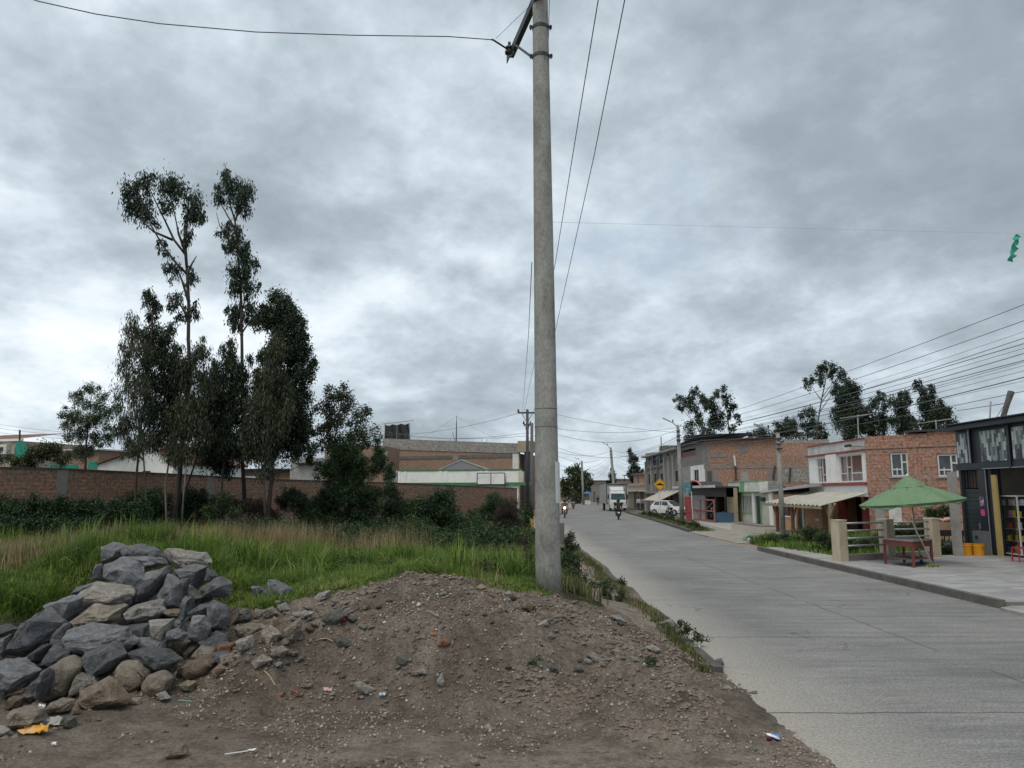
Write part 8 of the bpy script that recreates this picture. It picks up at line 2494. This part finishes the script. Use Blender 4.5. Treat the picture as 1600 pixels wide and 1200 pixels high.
def car():
    p = G(1046, 806, 0); t = thing('car', 'white hatchback parked at an angle in front of the grey building', 'car', (p.x + .1, p.y + .6, .04), math.pi + .72)
    W = mottled('car_white', (.62, .63, .64), .05, 1, .25, 0)
    # (y, half width low, z low, z belt, half width belt)
    prof = [(-1.85, .70, .45, .85, .66), (-1.78, .78, .30, 1.0, .72), (-1.3, .82, .25, 1.02, .76), (0, .84, .22, .98, .78), (.9, .83, .22, .95, .76), (1.35, .82, .25, .88, .72), (1.85, .76, .28, .75, .66), (1.98, .66, .40, .62, .6)]
    loft([[(-a, y, zl), (-a * 1.0, y, (zl + zb) / 2), (-b, y, zb), (b, y, zb), (a, y, (zl + zb) / 2), (a, y, zl)] for y, a, zl, zb, b in prof], 'body', W, t)
    cab = [(-1.72, .66, .58, 1.0, 1.1), (-1.35, .70, .56, 1.0, 1.42), (-.5, .73, .58, .98, 1.50), (.25, .73, .57, .96, 1.46), (.55, .73, .60, .95, 1.25), (1.05, .70, .66, .93, .97)]
    loft([[(-a, y, zl), (-b, y, zt), (b, y, zt), (a, y, zl)] for y, a, b, zl, zt in cab], 'roof', W, t)
    for s in (-1, 1):
        MB().add([(s * .735, .55, 1.0), (s * .735, -.35, 1.02), (s * .60, -.35, 1.42), (s * .60, .2, 1.40)], [(0, 1, 2, 3)]).add([(s * .738, -.42, 1.02), (s * .72, -1.4, 1.05), (s * .60, -1.25, 1.36), (s * .61, -.42, 1.42)], [(0, 1, 2, 3)]).build('side_window', GL, t)
        MB().box(s * .80 - .06, s * .80 + .06, 1.75, 1.97, .62, .74).build('headlight', WFRAME, t)
        MB().box(s * .9 - .1, s * .9 + .08, .55, .68, .95, 1.08).build('mirror', W, t)
    MB().add([(-.66, 1.08, .985), (.66, 1.08, .985), (.58, .30, 1.455), (-.58, .30, 1.455)], [(0, 1, 2, 3)]).build('windscreen', GL, t)
    MB().add([(-.6, -1.80, 1.02), (.6, -1.80, 1.02), (.54, -1.42, 1.40), (-.54, -1.42, 1.40)], [(0, 1, 2, 3)]).build('rear_window', GL, t)
    MB().box(-.6, .6, 1.93, 2.0, .36, .60).build('grille', BLACK_SHADE, t); MB().box(-.25, .25, 2.0, 2.015, .38, .48).build('number_plate', WFRAME, t)
    for s in (-1, 1):
        for y in (-1.2, 1.28):
            w = MB().lathe((s * .78, y, .31), [(.2, -.1), (.31, -.08), (.31, .08), (.2, .1)], 20, 'x').build('wheel', mottled('rubber', (.015, .015, .016)), t); MB().lathe((s * .78, y, .31), [(.19, -.104), (.19, .104)], 12, 'x').build('rim', METAL, w)


def truck():
    Y = 99; X = PY(963, 780, Y).x; t = thing('truck', 'white box truck parked at the kerb facing the camera', 'truck', (X, Y, 0), math.pi + .02)
    W = mottled('car_white', (.62, .63, .64)); zt = PY(955, 757, Y).z
    MB().box(-1.35, 1.25, -6.5, -.2, .95, zt).build('cargo_box', mottled('grey_box_body', (.33, .33, .33), .15, 1, .6), t)
    MB().box(-1.36, 1.26, -.24, -.18, .92, 1.05).box(-1.36, -1.28, -.24, -.17, 1.05, zt + .02).box(1.18, 1.26, -.24, -.17, 1.05, zt + .02).box(-1.28, 1.18, -.24, -.17, zt - .08, zt + .03).build('box_frame', METALD, t)
    loft([[(-a, y, zl), (-a, y, (zl + zh) / 2), (-b, y, zh), (b, y, zh), (a, y, (zl + zh) / 2), (a, y, zl)] for y, a, b, zl, zh in ((-.1, 1.0, .95, .5, 2.45), (.9, 1.02, .92, .5, 2.5), (1.25, 1.02, .9, .45, 2.3), (1.5, 1.02, .98, .4, 1.45), (1.6, .98, .96, .42, 1.2))], 'cab', W, t)
    MB().add([(-.92, 1.53, 1.46), (.92, 1.53, 1.46), (.85, 1.31, 2.2), (-.85, 1.31, 2.2)], [(0, 1, 2, 3)]).build('windscreen', GLB, t)
    loft([[(-a, y, zl), (-a, y, zh), (a, y, zh), (a, y, zl)] for y, a, zl, zh in ((-.1, .9, 2.46, 3.1), (.3, .9, 2.48, 3.0), (.9, .8, 2.5, 2.62))], 'air_deflector', W, t)
    MB().box(-1.0, 1.0, 1.61, 1.7, .42, .72).build('bumper', W, t); MB().box(-.6, .6, 1.615, 1.66, .85, 1.1).build('grille', BLACK_SHADE, t)
    for s in (-1, 1):
        MB().box(s * .8 - .14, s * .8 + .14, 1.60, 1.66, .80, 1.0).build('headlight', WFRAME, t)
        MB().box(s * 1.2 - .1, s * 1.2 + .1, 1.2, 1.3, 1.5, 2.1).build('mirror', METALD, t)
        MB().add([(s * 1.0, 1.1, 1.5), (s * 1.0, .2, 1.5), (s * .96, .2, 2.2), (s * .93, 1.0, 2.2)], [(0, 1, 2, 3)]).build('side_window', GL, t)
        for y in (.75, -5): w = MB().lathe((s * .9, y, .45), [(.25, -.14), (.45, -.12), (.45, .12), (.25, .14)], 20, 'x').build('wheel', MATS['rubber'], t); MB().lathe((s * .9, y, .45), [(.24, -.145), (.24, .145)], 12, 'x').build('rim', METAL, w)


car(); truck()
# blue parasol and stall far off
p = PX(918, 785, 15.4); t = thing('parasol', 'small blue parasol over a stall far down the right sidewalk', 'parasol', (p.x, p.y, 0))
zc = PY(918, 768, p.y).z; BLUE = mottled('parasol_blue', (.05, .14, .38), .15, 1, .7)
MB().lathe((0, 0, zc), [(1.15, -.42), (1.12, -.36), (.6, -.15), (.05, .02)], 8).build('canopy', BLUE, t); MB().tube([(0, 0, 0), (0, 0, zc)], .04, 6).build('pole', METAL, t)
t = thing('stall_table', 'stall table with a white front and blue cloths under the blue parasol', 'table', (p.x, p.y - 1, 0)); MB().box(-.7, .5, -.3, .3, 0, .85).build('front', WHITED, t); MB().box(-.8, .6, -.34, .34, .85, .9).build('top', BLUE, t)

# ------------------------------------------------------------------ litter
def litter():
    WP = mottled('white_plastic', (.72, .74, .74), .05, 2, .35, 0)
    p = T(376, 1178); t = thing('plastic_spoon', 'white plastic spoon lying on the dirt near the bottom left', 'spoon', p + Vector((0, 0, .012)), rad(28))
    MB().box(-.13, .07, -.006, .006, 0, .006).build('handle', WP, t)
    vs = [(.095 + .038 * math.cos(a) , .019 * math.sin(a), .004 + .006 * abs(math.cos(a))) for a in [2 * math.pi * i / 16 for i in range(16)]] + [(.095, 0, -.002)]
    o = MB().add(vs, [(i, (i + 1) % 16, 16) for i in range(16)]).build('bowl', WP, t); o.modifiers.new('thick', 'SOLIDIFY').thickness = .003

    def scrap(name, lab, px, py, w, h, mat, sd=0, up=.02, y1=None, cat=None):
        q = T(px, py); r = random.Random(sd); bm = bmesh.new(); n = 6; g = [[bm.verts.new((w * (i / n - .5) + r.uniform(-.08, .08) * w, h * (j / 3 - .5) + r.uniform(-.12, .12) * h, up * abs(math.sin(i * 1.7 + j * 1.1 + sd)) + r.uniform(0, up))) for j in range(4)] for i in range(n + 1)]
        for i in range(n):
            for j in range(3): bm.faces.new((g[i][j], g[i + 1][j], g[i + 1][j + 1], g[i][j + 1]))
        me = bpy.data.meshes.new(name); bm.to_mesh(me); bm.free(); me.materials.append(mat)
        o = bpy.data.objects.new(name, me); col.objects.link(o); o.location = q + Vector((0, 0, .012)); o.rotation_euler = (rad(30), 0, r.uniform(-.5, .5)); o.modifiers.new('thick', 'SOLIDIFY').thickness = .002
        return tag(o, lab, cat or 'litter')
    OW = mottled('orange_wrap', (.62, .30, .02), .5, 14, .35, 0, c2=(.6, .5, .45)); CW = mottled('clear_wrap', (.42, .41, .38), .2, 9, .3, 0)
    scrap('wrapper', 'crumpled orange and clear plastic wrapper in the bottom left corner', 55, 1146, .24, .10, OW, 1, .035)
    scrap('wrapper', 'greyish clear plastic film just behind the orange wrapper', 78, 1136, .2, .09, CW, 2, .035)
    scrap('plastic_bag', 'white twisted plastic scrap among the rocks above the orange wrapper', 66, 1112, .08, .05, WP, 3, .04)
    RS = mottled('red_scrap', (.55, .04, .06), .2, 8, .5, 0)
    scrap('plastic_scrap', 'red plastic scrap beside the round grey stone on the mound', 539, 970, .035, .09, RS, 4, .03)
    scrap('wrapper', 'small red and white twist of wrapper at the foot of the mound', 513, 1084, .11, .04, mottled('red_white_wrap', (.6, .5, .48), .4, 18, .4, 0, c2=(.6, .08, .06)), 5)
    scrap('wrapper', 'tiny silver and blue wrapper near the pale stone at the mound foot', 597, 1093, .07, .04, mottled('silver_wrap', (.45, .55, .6), .4, 22, .3, 0), 6)
    scrap('plastic_scrap', 'white scrap near the crest of the mound', 655, 948, .04, .04, WP, 7)
    scrap('plastic_scrap', 'orange plastic bit beside the orange brick fragment', 677, 1000, .06, .03, mottled('orange_bit', (.6, .2, .06), .2, 8), 8)
    scrap('paper_scrap', 'white paper scrap by the grass strip at the road side', 1088, 1015, .10, .06, WP, 9)
    scrap('plastic_strip', 'thin turquoise plastic strip on the dirt below the cobbles', 290, 1098, .16, .008, mottled('turquoise_strip', (.2, .45, .4), .2, 8), 10, .005)
    scrap('paper_scrap', 'little white scrap on the dirt in the bottom left', 86, 1168, .05, .03, WP, 11)
    p = T(1208, 1158); t = thing('drink_can', 'crushed blue white and red drink can at the bottom right', 'can', p + Vector((0, 0, .03)), rad(-15))
    m, nt, b = newmat('can_print'); sp = nt.nodes.new('ShaderNodeSeparateXYZ'); nt.links.new(objco(nt), sp.inputs[0])
    f = nmath(nt, 'ADD', nmath(nt, 'MULTIPLY', sp.outputs[2], 9), nmath(nt, 'ADD', nmath(nt, 'MULTIPLY', sp.outputs[0], 3), .5)); r = nt.nodes.new('ShaderNodeValToRGB'); r.color_ramp.interpolation = 'CONSTANT'; nt.links.new(f, r.inputs[0])
    e = r.color_ramp.elements; e[0].position = 0; e[0].color = (.25, .03, .02, 1); e[1].position = .38; e[1].color = (.02, .03, .12, 1); x = e.new(.55); x.color = (.7, .72, .74, 1); x = e.new(.72); x.color = (.05, .2, .5, 1)
    nt.links.new(r.outputs[0], b.inputs['Base Color']); b.inputs['Roughness'].default_value = .3
    o = MB().lathe((0, 0, 0), [(.024, -.062), (.031, -.056), (.031, -.02), (.02, .0), (.030, .02), (.031, .05), (.024, .058)], 16, 'x').build('shell', m, t, smooth=False); MB().lathe((0, 0, 0), [(.022, .0585), (.02, .06)], 14, 'x').build('lid', METAL, t)
    # dead plant stalk
    P = [T(612, 998), PY(645, 1004, 9.3), PY(653, 1022, 9.2), PY(637, 1042, 9.0), T(618, 1060)]
    o = P[0].copy(); tag(MB().tube([q - o + Vector((0, 0, .02)) for q in P], .007, 5).build('dry_stalk', DRYM, loc=o), 'bent dry stalk arching over the flat grey stone on the mound', 'stalk')
    for i, (a, b, l) in enumerate((((412, 1056), (430, 1075), 'dead brown stick by the red brick pieces'), ((665, 958), (682, 966), 'thin pale twig on the upper mound'), ((500, 1001), (520, 1006), 'thin twig left of the dark wedge shaped stone'), ((765, 885), (792, 895), 'pale stick lying in the grass left of the pole'))):
        A, B = T(*a), T(*b); tag(MB().tube([Vector((0, 0, .02)), (B - A) / 2 + Vector((0, 0, .04)), B - A + Vector((0, 0, .02))], .008, 5).build('twig', DRYM, loc=A), l, 'twig', 'dry twigs')


DRYM = mottled('dry_stalk_tone', (.34, .27, .18), .2, 8, .9)
litter()
